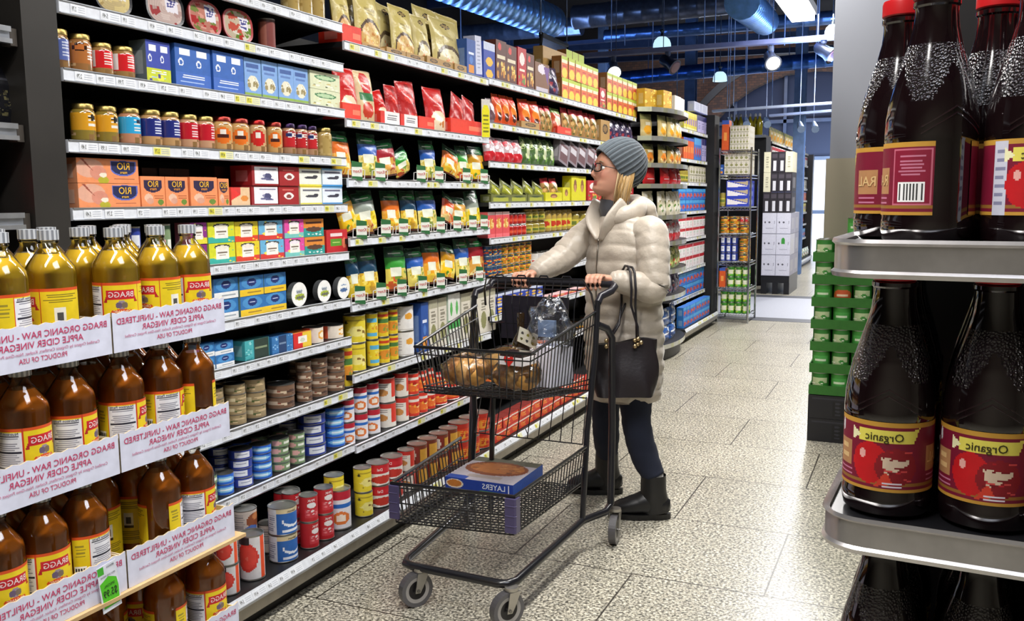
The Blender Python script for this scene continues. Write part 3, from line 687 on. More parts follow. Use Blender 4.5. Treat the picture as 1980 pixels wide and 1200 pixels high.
def display(n, bg, low, words=False, accent=None):
    sty(n, bg, [('r', 0, 0, 1, .36, low), ('r', .12, .74, .42, .9, 'f0f4fa'), ('r', .6, .74, .9, .9, 'f0f4fa'), ('e', .16, .58, .075, .09, 'f0f4fa'), ('e', .66, .58, .075, .09, 'f0f4fa'), ('e', .16, .58, .045, .055, bg), ('e', .66, .58, .045, .055, bg),
        ('lines', .16, .2, .9, .32, 2, 'e8eef8', 3), ('r', .12, .12, .8, .14, 'a9c2e8')]+([('sp', .1, .03, .9, .3, 8, ['c9d23a', '4a3f8a', 'e8e84a'], .08, 2)] if accent else []), (), 48, 40)
display('b_display', '2f62b4', '3d6ac0'); display('b_yellow', '3446a8', 'c8d02c', accent=1)
sty('b_sky', '7ea6dc', [('r', .1, .76, .85, .86, '3a5a9c'), ('r', .15, .64, .8, .7, '5a7cba'), ('e', .5, .36, .34, .2, 'e4dfc8'), ('sp', .2, .2, .85, .5, 12, ['cfa96a', 'f0ead8', '9a8a5a'], .08, 3), ('r', 0, 0, 1, .1, '8fb04a')], (), 28, 36)
sty('c_green', 'd8dcb8', [('e', .5, .68, .36, .16, '3c7a4a'), ('e', .5, .68, .28, .1, 'b4cfa4'), ('sp', .05, .05, .95, .5, 14, ['4a5a34', 'c9b46a', 'f0eedc', '22304a'], .07, 4)], (), 28, 28)
sty('rio_big', 'f0945f', [('e', .2, .6, .22, .38, 'e3ab92'), ('e', .33, .42, .13, .28, 'd98f78'), ('tri', [(.05, .98), (.1, .98), (.28, .4)], '9a4a38'), ('e', .41, .12, .085, .16, 'b9b02c'), ('e', .41, .33, .06, .1, 'efe6d0'),
    ('r', .53, .62, .96, .92, '5a6ac0'), ('e', .745, .62, .215, .32, '5a6ac0'), ('r', .545, .64, .945, .9, '1c2354'), ('e', .745, .64, .2, .28, '1c2354'), ('r', .58, .16, .93, .19, 'a85a38')], (('RIO', .745, .57, .3, 'f2bb2e', .36), ('mare', .745, .4, .13, 'f2bb2e', .3)), 84, 36)
sty('rio_small', 'f0945f', [('r', .12, .66, .88, .88, '2a1c44'), ('e', .5, .68, .38, .2, '2a1c44'), ('e', .3, .3, .17, .14, 'e8bfa4'), ('e', .36, .2, .14, .1, 'd9a088'), ('e', .8, .16, .12, .1, '6a8a34'), ('r', .52, .34, .92, .37, 'a8542e'), ('r', .56, .27, .92, .3, 'a8542e')], (('RIO', .5, .66, .2, 'f2bb2e', .66), ('mare', .5, .55, .1, 'f0a03a', .4)), 40, 40)
sty('b_dark', '4a2a24', [('e', .6, .25, .2, .1, '1c1412'), ('e', .6, .6, .2, .1, '1c1412')], (), 12, 20)
sty('b_cream', 'e8c49a', [('r', 0, .6, .5, 1, 'd83a34'), ('e', .7, .4, .2, .16, 'e08a3a'), ('tri', [(0, .3), (0, 1), (.5, .6)], 'e8352e')], (), 24, 20)
sty('b_octo', '9a1f24', [('r', .1, .08, 1, .94, 'f1eef2'), ('e', .6, .46, .14, .16, '4a4a72'), ('e', .5, .34, .18, .06, '6a6a90'), ('e', .68, .3, .16, .05, '5a5a84'), ('e', .44, .5, .05, .05, '8c8cac'), ('r', .3, .78, .92, .84, '8a88a0')], (), 40, 34)
sty('b_redfish', 'a21a1e', [('e', .5, .48, .24, .18, 'efe6e2'), ('e', .5, .46, .13, .1, '8a3a34'), ('r', .2, .78, .75, .83, 'd86a60')], (), 32, 30)
sty('b_whitefish', 'eef0e4', [('r', 0, 0, 1, .1, 'e6dc4a'), ('r', 0, .94, 1, 1, 'e0c83a'), ('r', .12, .74, .9, .82, '6a6a74'), ('e', .52, .46, .3, .07, '3a3a42'), ('e', .72, .54, .12, .06, '3a3a42')], (), 36, 30)
sty('b_bluefish', 'e6eef8', [('r', 0, 0, 1, .1, '3a8fd0'), ('r', 0, .9, 1, 1, '7ab0dc'), ('r', .12, .74, .9, .82, '6a6a84'), ('e', .52, .46, .3, .07, '3a3a4a'), ('e', .72, .54, .12, .06, '3a3a4a')], (), 36, 30)
def tile(n, bg, c2, plate, c3='f4f0e8'):
    sty(n, bg, [('r', 0, 0, 1, .3, c2), ('sp', 0, 0, 1, 1, 14, [bg, c2, 'f0e04a', '3a8a6a'], .07, len(n)), ('e', .5, .82, .3, .12, '3a3a3a'), ('r', .24, .2, .76, .82, c3), ('e', .5, .78, .24, .1, plate), ('r', .32, .5, .68, .58, '7a6a5a'), ('r', .36, .38, .64, .42, '9a8a7a')], (), 32, 28)
tile('t_yt', 'd8dc2c', '3ab4a4', 'efe8d8'); tile('t_yr', 'e8d22c', 'e0442c', 'f0e6da'); tile('t_br', '6cb4dc', 'dc3c34', 'eef0f0'); tile('t_pk', 'e04aa0', '7ac8c0', 'f4e8f0'); tile('t_pu', '8a2a84', 'e8dc3a', 'f0ecf4')
sty('t_ot', 'e08a34', [('r', 0, 0, 1, .5, '2a9c94'), ('e', .5, .42, .4, .14, '5a3a2a'), ('r', .1, .74, .9, .86, '5a2e20'), ('sp', .1, .05, .9, .3, 5, ['e8f0ea'], .06, 2)], (), 28, 26)
sty('t_red', 'c4222a', [('r', .2, .3, .72, .62, '5a9a2a'), ('r', .2, .72, .75, .84, 'f0d8d8'), ('e', .84, .4, .1, .24, 'e87a5a'), ('r', .28, .42, .62, .48, 'c8e07a')], (), 32, 28)
def ocean(n, low, txtc):
    sty(n, '2f72b4', [('r', 0, 0, 1, .34, low), ('e', .5, .66, .42, .3, '4c92cc'), ('e', .5, .68, .2, .2, '1c2f6c'), ('r', .3, .62, .7, .72, '2a3f8a'), ('r', .38, .66, .62, .69, 'dfe8f4'), ('r', .3, .12, .9, .2, txtc)], (), 36, 30)
ocean('o_white', 'eef0f0', '9aa4ac'); ocean('o_yel', 'f0c82c', 'a8842c')
sty('d_white', 'f4f4f0', [('e', .5, .5, .46, .46, 'c9ccd0'), ('e', .5, .5, .43, .43, 'f6f6f2'), ('e', .5, .62, .22, .08, 'c4ccd4'), ('e', .52, .4, .32, .13, 'a8b83a'), ('e', .55, .36, .26, .07, '6a6a60')], (('tuna', .5, .56, .14, '6a7480', .4),), 40, 40)
sty('d_blue', 'f4f4f0', [('e', .5, .5, .46, .46, 'c9ccd0'), ('e', .5, .5, .43, .43, 'f6f6f2'), ('e', .5, .4, .3, .1, '4a6a9c'), ('r', .3, .6, .7, .68, '8aa0c0')], (), 36, 36)
sty('b_teal', '2e7f88', [('r', 0, 0, .34, 1, '4aaeb4'), ('r', .36, 0, .96, 1, '2e3f36'), ('r', .42, .5, .9, .6, '8a9a7a'), ('sp', 0, 0, .3, 1, 22, ['2a8088', '9ad8d8'], .04, 2)], (), 32, 30)
sty('b_navyteal', '24406c', [('r', 0, 0, .3, 1, '3a7ab8'), ('r', .7, 0, 1, 1, '3a7ab8'), ('r', .34, .5, .66, .6, '7a92b0'), ('sp', 0, 0, .3, 1, 22, ['2a60a0', '9ac8e8'], .04, 2), ('sp', .7, 0, 1, 1, 22, ['2a60a0', '9ac8e8'], .04, 4)], (), 32, 30)
sty('b_redyel', 'd82c2c', [('r', .5, 0, 1, 1, 'ecc83a'), ('r', .25, .3, .75, .75, 'f4f0e8'), ('e', .5, .5, .14, .14, 'cfd4c0')], (), 28, 22)
sty('c_tan', '8f7a58', [('r', 0, .12, 1, .88, '9a8764'), ('r', .1, .3, .36, .7, 'c9bc9a'), ('sp', .4, .15, .95, .85, 8, ['4a5a2c', '5a4434', 'c8b088'], .12, 7)], (), 24, 12)
sty('c_brown', '6e5040', [('r', 0, .12, 1, .88, '7a5c48'), ('r', .1, .3, .4, .7, 'c8b4a0'), ('sp', .45, .15, .95, .85, 6, ['9a3a2c', '4a342c', 'd8c4a8'], .12, 4)], (), 24, 12)
sty('c_navy', '24368c', [('r', 0, .1, 1, .9, '2c409c'), ('r', .3, .2, .7, .82, 'dfe2ea'), ('r', .36, .3, .6, .36, '8088a4'), ('r', .36, .5, .64, .56, '8088a4')], (), 24, 12)
sty('c_blue', '2a5cc0', [('r', 0, .1, 1, .9, '2a6ad0'), ('e', .5, .5, .34, .28, '8cc8ec'), ('r', .3, .42, .7, .58, 'e8f2fa')], (), 24, 12)
sty('c_greenfish', '4c6a50', [('r', 0, .1, 1, .9, '7c946c'), ('e', .35, .5, .16, .34, 'd8a4a0'), ('r', .55, .3, .85, .7, 'e4e8dc')], (), 24, 12)
sty('c_whitered', 'dfdde0', [('e', .3, .52, .3, .34, 'd83a30'), ('e', .3, .52, .24, .27, 'e2483c'), ('r', .66, .0, .84, 1, 'e8542c'), ('r', .0, .82, .4, 1, '2a2426'), ('e', .3, .5, .04, .05, 'e66a5c')], (), 36, 40)
sty('c_whitebar', 'dfdde0', [('r', .0, .0, .34, 1, 'e8542c'), ('bars', .5, .2, .85, .7, 9, '5a5a6a'), ('lines', .45, .74, .9, .94, 3, '8a8894', 3)], (), 36, 40)
sty('c_burg', '7a1c34', [('r', .2, .62, .9, .84, 'd8c8cc'), ('e', .6, .18, .3, .12, 'e0b040'), ('e', .6, .18, .2, .07, 'b03a2a')], (('RED', .55, .42, .13, 'f0dfe2', .5),), 32, 36)
sty('c_brownimg', 'c8bcb4', [('e', .7, .6, .24, .3, '8a4a2c'), ('e', .6, .3, .18, .14, '4a6ab0'), ('lines', .08, .3, .42, .9, 7, '8a8488', 3), ('e', .78, .76, .16, .14, 'c07a4a')], (), 32, 40)
sty('c_bluewhale', '2c66b4', [('r', 0, .82, 1, 1, 'd8c8a0'), ('r', 0, 0, .3, 1, 'd8dce6'), ('lines', .04, .1, .26, .78, 8, '8a90a8', 3), ('e', .68, .5, .26, .24, 'eaf0f8'), ('e', .7, .58, .26, .22, '2c66b4'), ('r', .4, .08, .9, .18, 'e8eef8')], (('Salmon', .66, .86, .1, '3a3430', .5),), 40, 40)
sty('c_redsoup', 'b81f28', [('r', .36, .14, .9, .5, 'c83a44'), ('e', .62, .66, .16, .12, 'e8e4e4'), ('sp', .4, .16, .9, .5, 10, ['e8dcdc', 'e07a80'], .05, 3)], (('PINK', .6, .82, .1, 'f6e8e8', .6),), 36, 40)
sty('c_yellowcan', 'e6d034', [('e', .6, .42, .26, .2, 'f0e488'), ('sp', .3, .1, .9, .5, 10, ['b8a02c', '8a6a2a', 'f4e890'], .07, 3), ('r', .2, .8, .9, .86, 'b09a2a'), ('e', .25, .74, .07, .06, '3a3a24')], (), 30, 36)
sty('c_yellowgreen', 'e4c628', [('r', 0, .56, 1, .72, '4a7a3a'), ('e', .5, .34, .36, .2, 'e0902a'), ('sp', .1, .1, .9, .5, 12, ['f0c43a', 'd8842a', '8a9a3a'], .08, 3), ('r', .1, .8, .9, .92, 'c8401f')], (), 30, 36)
sty('c_yellowblue', 'ecd02c', [('r', .2, .68, .8, .84, '5ab0dc'), ('r', .2, .12, .8, .26, '5ab0dc'), ('sp', .1, .3, .9, .62, 10, ['d8402a', 'f0e060', 'e09a2c'], .09, 3)], (), 24, 36)
sty('c_whiteorange', 'eceae8', [('e', .66, .6, .14, .14, 'e8a43a'), ('r', .1, 0, .9, .05, 'c8c4c0'), ('lines', .1, .2, .45, .8, 5, 'c0b8b8', 3)], (), 30, 36)
sty('b_royal', '2350a0', [('r', .2, .1, .8, .3, 'e0902c'), ('r', .2, .6, .8, .66, 'dfe8f8'), ('e', .5, .45, .2, .1, '4a7ac8')], (), 20, 32)
sty('b_grain', 'd9d3c4', [('r', 0, .82, 1, 1, 'a8a48c'), ('e', .5, .3, .32, .2, '8a8a5a'), ('lines', .2, .5, .8, .78, 4, '8a8474', 3)], (), 24, 34)
sty('b_herb', 'dfe0da', [('r', 0, .3, 1, .46, '3c9a4a'), ('e', .5, .7, .2, .14, '5ab05a'), ('r', .1, .05, .9, .2, 'b8b4b0')], (), 24, 34)
sty('c_swan', 'e6e4ea', [('r', 0, .78, 1, 1, 'b81f34'), ('r', 0, .56, 1, .68, '2a6ac0'), ('e', .5, .28, .26, .18, 'e07a3a'), ('e', .5, .28, .14, .1, 'f6e8d8')], (), 28, 36)
sty('c_chef', 'e8e2d8', [('r', 0, .8, 1, 1, 'c8342c'), ('r', .62, .2, .96, 1, 'd8382a'), ('e', .3, .4, .2, .16, 'c88a4a'), ('lines', .08, .6, .55, .78, 2, '6a5a54', 3)], (), 28, 36)
sty('c_tomred', 'd83a28', [('r', 0, .7, 1, .84, 'f0e4d8'), ('e', .5, .34, .3, .22, 'e8702c'), ('sp', .1, .1, .9, .6, 10, ['f0a83a', 'b8241c', 'f4d890'], .08, 5)], (), 24, 30)
sty('c_rust', '7a3420', [('r', .55, .1, .98, .8, 'd8a03a'), ('r', .1, .1, .5, .9, '8a2c22'), ('e', .3, .5, .1, .3, 'e8dcd0')], (), 24, 34)
sty('c_delred', 'c8202c', [('r', 0, 0, 1, .55, 'ece6e2'), ('e', .5, .26, .36, .2, 'c8382c'), ('r', .1, .66, .9, .86, 'd02a34')], (('Del', .4, .7, .14, 'f6f0f0', .5),), 28, 36)
# pouches
sty('p_tan', 'd3c173', [('e', .5, .84, .17, .055, '3a2f28'), ('e', .5, .84, .13, .035, 'a08a5a'), ('r', .24, .58, .76, .62, 'ab9a58'), ('r', .3, .52, .7, .54, 'ab9a58'), ('e', .5, .16, .44, .3, '5a4638'), ('e', .5, .12, .4, .28, 'd8b06a'), ('sp', .2, .02, .8, .32, 16, ['e0a84a', 'c8843a', 'f0d890', 'b89a4a'], .06, 4)], (), 28, 40)
sty('p_tan2', 'd0c07c', [('e', .5, .84, .17, .055, '3a2f28'), ('e', .5, .84, .13, .035, 'a08a5a'), ('r', .24, .58, .76, .62, 'ab9a58'), ('e', .5, .18, .44, .28, '6a5a44'), ('e', .5, .14, .38, .24, 'e8dcae'), ('sp', .2, .02, .8, .3, 12, ['e8e0c0', 'c8b47a', 'e8a070'], .06, 9)], (), 28, 40)
sty('b_kraft', 'b08a50', [('e', .5, .6, .3, .22, '3a2a1e'), ('e', .5, .6, .22, .14, '8a6a3c')], (), 28, 16)
sty('p_red', 'c41d1c', [('e', .5, .12, .42, .34, 'ecd8b8'), ('sp', .2, .02, .8, .34, 10, ['e0a060', 'f0e4c8', 'c87a3a'], .07, 3), ('e', .5, .72, .2, .07, 'e87a70'), ('r', .3, .56, .7, .58, 'e88a80')], (), 28, 40)
sty('p_redplain', 'b01a1a', [('e', .5, .6, .3, .1, 'd83a30'), ('sp', 0, 0, 1, 1, 10, ['8a1414', 'd02a26', 'e06a3a'], .08, 6)], (), 20, 30)
sty('p_cream', 'd8bf94', [('e', .5, .74, .3, .22, 'c42a2a'), ('r', .1, .4, .9, .54, '3a7a4a'), ('e', .5, .22, .3, .16, 'c8402c'), ('r', .3, .72, .7, .76, 'ecd8c0')], (), 28, 40)
sty('b_reddisp', 'e0301c', [('r', .06, .2, .5, .85, 'e63a22'), ('r', .55, .3, .95, .6, 'f07a5a')], (), 20, 16)
sty('b_whitedisp', 'e8e4e4', [('r', 0, 0, .2, 1, 'd82c20'), ('lines', .3, .3, .9, .8, 3, '4a4a54', 3)], (), 24, 16)
def pasta(n, top, mid, food, win='e8ead8'):
    sty(n, top, [('r', 0, .74, 1, 1, '1f4a34'), ('e', .6, .84, .3, .07, '2f8a4a'), ('r', .12, .82, .7, .86, 'cfe0d0'), ('r', 0, .5, 1, .74, mid), ('r', 0, 0, 1, .5, food[0]), ('sp', 0, 0, 1, .52, 26, food, .09, len(n)*3+7), ('r', .12, .32, .56, .52, win), ('r', 0, 0, 1, .06, '5a2a1c')], (), 26, 40)
pasta('q_blue', '1f4a34', '2a5cb0', ['e4d26a', 'c8b04a', 'f0e49a', '8a9a3a']); pasta('q_orange', '1f4a34', 'e0701f', ['e8a42c', 'f0c83a', 'c8641f', 'e8dc8a'])
pasta('q_green', '1f4a34', '3a9a3a', ['e0cc5a', 'b89a3a', 'c8582a', '6a8a2a']); pasta('q_red', '1f4a34', 'a02430', ['d8a04a', 'e8c878', 'b04a2a', 'f0e0a0'])
pasta('q_dark', '1f4a34', '1f4460', ['e8c83a', 'f0dc6a', 'd8a82a', 'c89a2a']); pasta('q_grey', '1f4a34', '9aa49a', ['f0dc3a', 'e8c82a', 'f4e88a', 'd8b41f']); pasta('q_yel', '1f4a34', 'c8901f', ['f0c41f', 'e8a01f', 'f4e06a', '5a8a2a'])
pasta('q_coral', 'e4572c', 'e4572c', ['e8a45a', 'c8541f', 'f0d48a', 'e8602c'])
# snack goods further along
sty('b_snack', 'd86a2c', [('r', 0, .8, 1, 1, 'b4c83a'), ('r', .1, .7, .9, .84, 'f0e4c0'), ('e', .5, .24, .4, .24, 'ecc83a'), ('r', .2, .5, .8, .6, 'c83a24'), ('r', 0, 0, .06, 1, '8a5a2a')], (), 24, 32)
sty('b_choc', '5a2a20', [('e', .35, .85, .16, .09, 'd8403a'), ('r', .1, .56, .9, .64, 'e0d4b8'), ('sp', .1, .02, .9, .5, 16, ['e8b43a', 'f0d06a', 'c8841f'], .09, 3)], (), 26, 34)
sty('b_redbox', 'b8202a', [('e', .5, .72, .3, .16, 'e8dcd8'), ('r', .2, .4, .8, .46, 'f0d8c8'), ('sp', .1, .02, .9, .36, 10, ['ecd8a0', 'e0a040', '5a8a3a'], .1, 3)], (), 26, 34)
sty('b_blueyel', '2440a8', [('r', 0, .8, 1, 1, 'c8d0e8'), ('e', .5, .5, .3, .12, 'e8b83a'), ('e', .5, .18, .3, .12, 'e8b83a')], (), 22, 34)
sty('b_bluewhite', 'c8cce4', [('r', 0, 0, 1, .08, '2a3f9c'), ('lines', .2, .2, .8, .9, 8, '9098b8', 2)], (), 18, 34)
sty('b_brownbag', '7a5034', [('e', .5, .8, .3, .16, 'dcd4e0'), ('r', .1, .05, .9, .2, 'c0b8c4'), ('tri', [(.6, .9), (1, .9), (.9, .3)], '6a3f8a')], (), 24, 32)
sty('p_goldred', 'a8804a', [('r', 0, .78, 1, 1, 'c82a3a'), ('sp', .05, .05, .95, .74, 18, ['d8b070', '7a4a2a', 'e8d4a0', '6a6a3a'], .09, 8)], (), 22, 32)
sty('p_orangered', 'd8501f', [('e', .5, .5, .36, .2, 'e8842c'), ('e', .45, .24, .24, .14, '5a2a1c'), ('r', .2, .78, .8, .9, 'e0342c')], (), 22, 32)
sty('p_pinkclear', 'c8b0b4', [('r', 0, 0, 1, .4, 'c8202c'), ('sp', 0, .3, 1, 1, 18, ['e8e0e8', 'a88a90', 'd8505a', 'f4eef4'], .1, 3)], (), 22, 26)
sty('p_greenclear', '4a6a34', [('sp', 0, 0, 1, 1, 20, ['6a9a3a', '2f4a24', 'c8d89a', '3a5a2a'], .1, 3), ('r', .3, .2, .7, .6, 'd0d8b0')], (), 22, 26)
sty('b_slab', '8a8088', [('r', .1, .1, .9, .9, '6a4a50'), ('r', .15, .5, .85, .8, 'c8c4cc')], (), 18, 18)
sty('p_olive', '6a6e34', [('r', .1, .1, .9, .6, 'a4a83a'), ('e', .5, .7, .3, .12, '3a4a24')], (), 20, 26)
sty('b_lime', 'd4cc1c', [('e', .5, .6, .2, .26, '8a5a34'), ('e', .5, .5, .14, .14, 'c08a5a')], (), 24, 28)
sty('b_boxpink', 'd84a50', [('r', 0, .88, 1, 1, 'f0c8c8'), ('e', .5, .56, .3, .22, 'd8903a'), ('sp', .15, .3, .85, .8, 12, ['e8b44a', 'c85a2a', 'f0dc8a'], .08, 3), ('r', 0, 0, 1, .14, 'e86a70')], (), 20, 34)
sty('j_salsa', 'b01f1c', [('r', .06, .2, .94, .62, 'c8322c'), ('r', .2, .3, .8, .5, 'e05a3c')], (), 18, 18)
sty('j_olive', '9a8a3a', [('r', .06, .2, .94, .6, 'c8b84a'), ('r', .2, .3, .8, .5, '6a7a34')], (), 18, 18)
sty('j_multi', 'b89a4a', [('r', .06, .2, .94, .66, 'd8c84a'), ('e', .5, .42, .24, .14, 'c8402c')], (), 18, 18)
sty('c_fruit', 'c8801f', [('sp', 0, 0, 1, 1, 26, ['e8c83a', 'c8401f', '3a6a2a', 'f0dc6a', 'b86a1f'], .1, 3), ('r', .2, .7, .8, .86, '2a3a5a')], (), 20, 28)
sty('c_fruitblue', '24486c', [('sp', 0, .1, 1, .7, 16, ['e8a83a', 'c8401f', 'f0dc6a'], .1, 5)], (), 20, 28)
sty('j_spice', 'd8d4d0', [('r', .1, .2, .9, .6, 'f0f0ee'), ('sp', .1, .2, .9, .6, 6, ['c83a34', '5a5a5a'], .07, 3)], (), 16, 18)
sty('c_noodle', 'd4421f', [('r', 0, .7, 1, 1, 'b82a1c'), ('e', .5, .36, .36, .24, 'e8a03a'), ('sp', .1, .1, .9, .6, 12, ['f0cc5a', 'e86a1f', 'b82418'], .08, 3)], (), 22, 28)
sty('b_cartonw', 'ece8ea', [('r', 0, .66, 1, .92, 'b81f2c'), ('r', .2, .1, .8, .3, 'd8ccd0'), ('e', .5, .46, .24, .12, 'c8d0c8')], (), 18, 26)
sty('b_cartonblue', '2f72c8', [('r', 0, .7, 1, .95, '4aa0dc'), ('e', .4, .36, .26, .2, 'c8402c'), ('sp', .1, .05, .9, .6, 8, ['e8dc4a', 'd86a2a', '2a4ab0'], .1, 3)], (), 18, 26)
sty('b_cartonyel', 'dccc3a', [('r', 0, .0, 1, .14, 'e8e49a'), ('r', .2, .3, .8, .66, '8a5ab0'), ('r', .0, .8, 1, 1, 'e8dc5a')], (), 14, 26)
sty('b_purple', 'b8b0dc', [('r', 0, .7, 1, 1, '2a2a6c'), ('lines', .2, .2, .8, .6, 4, '6a6aa0', 3)], (), 18, 24)
sty('b_orangec', 'd8581f', [('r', .3, .3, .7, .6, 'f0a04a'), ('r', 0, .86, 1, 1, '3a5ab4')], (), 14, 22)
sty('p_chip', 'c8b47a', [('r', 0, .74, 1, 1, '8a8a54'), ('e', .5, .3, .34, .2, 'e0a02c'), ('r', .3, .5, .7, .66, 'ece4c8')], (), 20, 28)
sty('p_chiporange', 'b84a24', [('e', .5, .5, .3, .2, 'ecdcc0'), ('r', 0, .8, 1, 1, '6a8a3a')], (), 20, 28)
sty('p_redbag', 'c01f26', [('e', .5, .5, .36, .16, 'e83a3a'), ('r', .2, .3, .8, .36, 'f0c8c8')], (), 18, 18)
sty('p_greenveg', '8a9a44', [('sp', 0, 0, 1, 1, 22, ['c8d46a', '4a6a2a', 'e8e4a0', 'd8402c'], .1, 3)], (), 20, 20)
sty('p_pastaw', 'd8d0b4', [('sp', 0, 0, 1, 1, 20, ['e8e4d4', 'b0a47a', 'f4f0e4', '6a8a4a'], .1, 3)], (), 20, 24)
sty('p_purp', '3a3050', [('sp', 0, 0, 1, 1, 18, ['6a5a80', 'd8d0dc', '2a2440', '9a3a44'], .1, 3)], (), 20, 20)
sty('p_bluebag', '2a5ca8', [('sp', 0, 0, 1, 1, 12, ['4a84c8', 'e8f0f8', '1f3f7c'], .14, 3), ('r', .1, .4, .9, .5, 'f0f4fa')], (), 20, 20)
sty('b_jug', 'dfe0e8', [('r', .1, .2, .9, .8, 'f4f4f8'), ('r', .2, .4, .8, .6, 'b4b8c8')], (), 12, 16)
sty('b_yogurt', 'dcd8d0', [('r', 0, .3, 1, .6, 'ece8e0')], (), 12, 14)
sty('p_gold', 'd0a024', [('sp', 0, 0, 1, 1, 16, ['e8cc3a', 'b8801f', 'f0dc6a'], .1, 3)], (), 18, 18)
sty('b_pinkor', 'd8385c', [('r', .6, 0, 1, 1, 'e8a03a'), ('e', .4, .5, .2, .2, 'e86a84')], (), 20, 14)
sty('t_deli1', 'c8b484', [('sp', 0, 0, 1, 1, 30, ['e0d0a0', 'b49a64', 'dcc88c'], .1, 3), ('r', .55, .4, .85, .95, 'ece8e4')], (), 26, 24)
sty('t_deli2', 'cbb4ac', [('sp', 0, 0, 1, 1, 20, ['d8c4bc', 'b89a94', 'a8484a'], .1, 4), ('r', .5, .42, .84, .9, 'ece8f0'), ('lines', .54, .5, .8, .84, 4, '5a5a94', 3)], (), 26, 24)
sty('t_deli3', 'c48474', [('sp', 0, 0, 1, 1, 24, ['e0a494', 'b43a3a', 'd8c0a8', '7a8a4a'], .1, 5), ('r', .5, .42, .84, .9, 'ece8f0'), ('lines', .54, .5, .8, .84, 4, '5a5a94', 3)], (), 26, 24)
sty('t_deli4', 'c8b8a0', [('sp', 0, 0, 1, 1, 26, ['b43a30', 'e0d8c8', '6a8a3a', 'c85a4a'], .12, 6), ('r', .52, .36, .84, .8, 'ece8f0'), ('lines', .56, .42, .8, .74, 3, '5a5a94', 3)], (), 26, 24)
sty('c_tube', '7a3028', [('r', .2, 0, .45, 1, 'a05a48'), ('r', 0, .9, 1, 1, '4a2a24')], (), 12, 24)
sty('c_sausage', 'e8dccc', [('r', .0, 0, .3, 1, 'd85a34'), ('e', .7, .5, .18, .3, 'e8a83a'), ('e', .7, .5, .12, .2, 'f4e8d0')], (), 26, 20)
# ------------------------------------------------------------------ bay of fish tins (first bay)
XA = -2.222
row(2.165, XA, 'on the highest visible shelf', [(565, 640, 3, -30, 1, 'jar', 'j_plain', 'brown nut jar', {'side': '6a4a30'})])
row(2.005, XA, 'on the deli tray shelf', [(193, 268, 1, -60, 1, 'tray', 't_deli1', 'pale oval salad tray'), (294, 368, 1, -45, 1, 'tray', 't_deli2', 'large oval herring tray with dark rim'), (374, 440, 1, -3, 1, 'tray', 't_deli3', 'oval red rimmed ham tray', {'side': 'a83a3c'}), (441, 498, 1, 17, 1, 'tray', 't_deli4', 'oval tomato and herring tray', {'side': 'a83a3c'}),
    (519, 546, 1, 34, 1, 'can', 'c_tube', 'slim reddish brown tube', {'rim': '6a4a3c'})])
row(1.82, XA, 'on the second goods row', [(110, 152, 1, 56, 1, 'jar', 'j_blue1', 'gold lidded brown jar with blue side label'), (153, 195, 1, 66, 1, 'jar', 'j_orangeband', 'gold lidded jar with orange oval label'), (196, 236, 1, 83, 1, 'jar', 'j_red', 'gold lidded jar with half white half red label'), (237, 279, 1, 90, 1, 'jar', 'j_red', 'gold lidded jar with all red label', {'spin': 0}),
    (286, 334, 1, 80, 1, 'box', 'b_yellow', 'blue display carton with lime yellow front lip'), (341, 412, 1, 88, 1, 'box', 'b_display', 'wide blue display carton with two white badges', {'d': .09}), (413, 474, 1, 101, 1, 'box', 'b_display', 'blue display carton beside the pale blue boxes', {'d': .09}),
    (476, 598, 4, 122, 1, 'box', 'b_sky', 'pale blue fish box'), (600, 660, 1, 136, 2, 'box', 'c_green', 'cream and green olive pack')])
row(1.822, XA-.12, 'behind the blue display cartons', [(300, 322, 1, 64, 1, 'box', 'b_lime', 'olive green carton'), (330, 350, 1, 66, 1, 'box', 'b_royal', 'dark blue carton')])
row(1.622, XA, 'in the row of mustard and tuna jars', [(121, 146, 1, 207, 1, 'jar', 'j_dark', 'dark brown jar with pale lid', {'back': .05}), (159, 204, 1, 200, 1, 'jar', 'j_yellow', 'largest yellow labelled jar', {'spin': 0}), (205, 247, 1, 205, 1, 'jar', 'j_yellow', 'slightly smaller yellow labelled jar', {'spin': 0}), (249, 289, 1, 209, 1, 'jar', 'j_cyan', 'sky blue labelled jar', {'spin': 0}), (293, 365, 2, 214, 1, 'jar', 'j_navy', 'navy labelled jar'), (366, 430, 2, 223, 1, 'jar', 'j_crim', 'crimson labelled jar'),
    (431, 497, 2, 227, 1, 'jar', 'j_flame', 'red lidded jar with orange seal', {'side': '9a3830', 'spin': 0}), (498, 530, 1, 232, 1, 'jar', 'j_redmark', 'red lidded jar with red seal', {'side': 'b02a28', 'spin': 0}), (532, 561, 1, 236, 1, 'jar', 'j_flame', 'smaller red lidded jar with orange seal', {'side': '9a3830', 'spin': 0}), (562, 626, 3, 241, 1, 'jar', 'j_mixed', 'little jar with red and white label', {'side': '3a2a4a'}), (628, 655, 1, 247, 1, 'jar', 'j_plain', 'round beige mustard jar')])
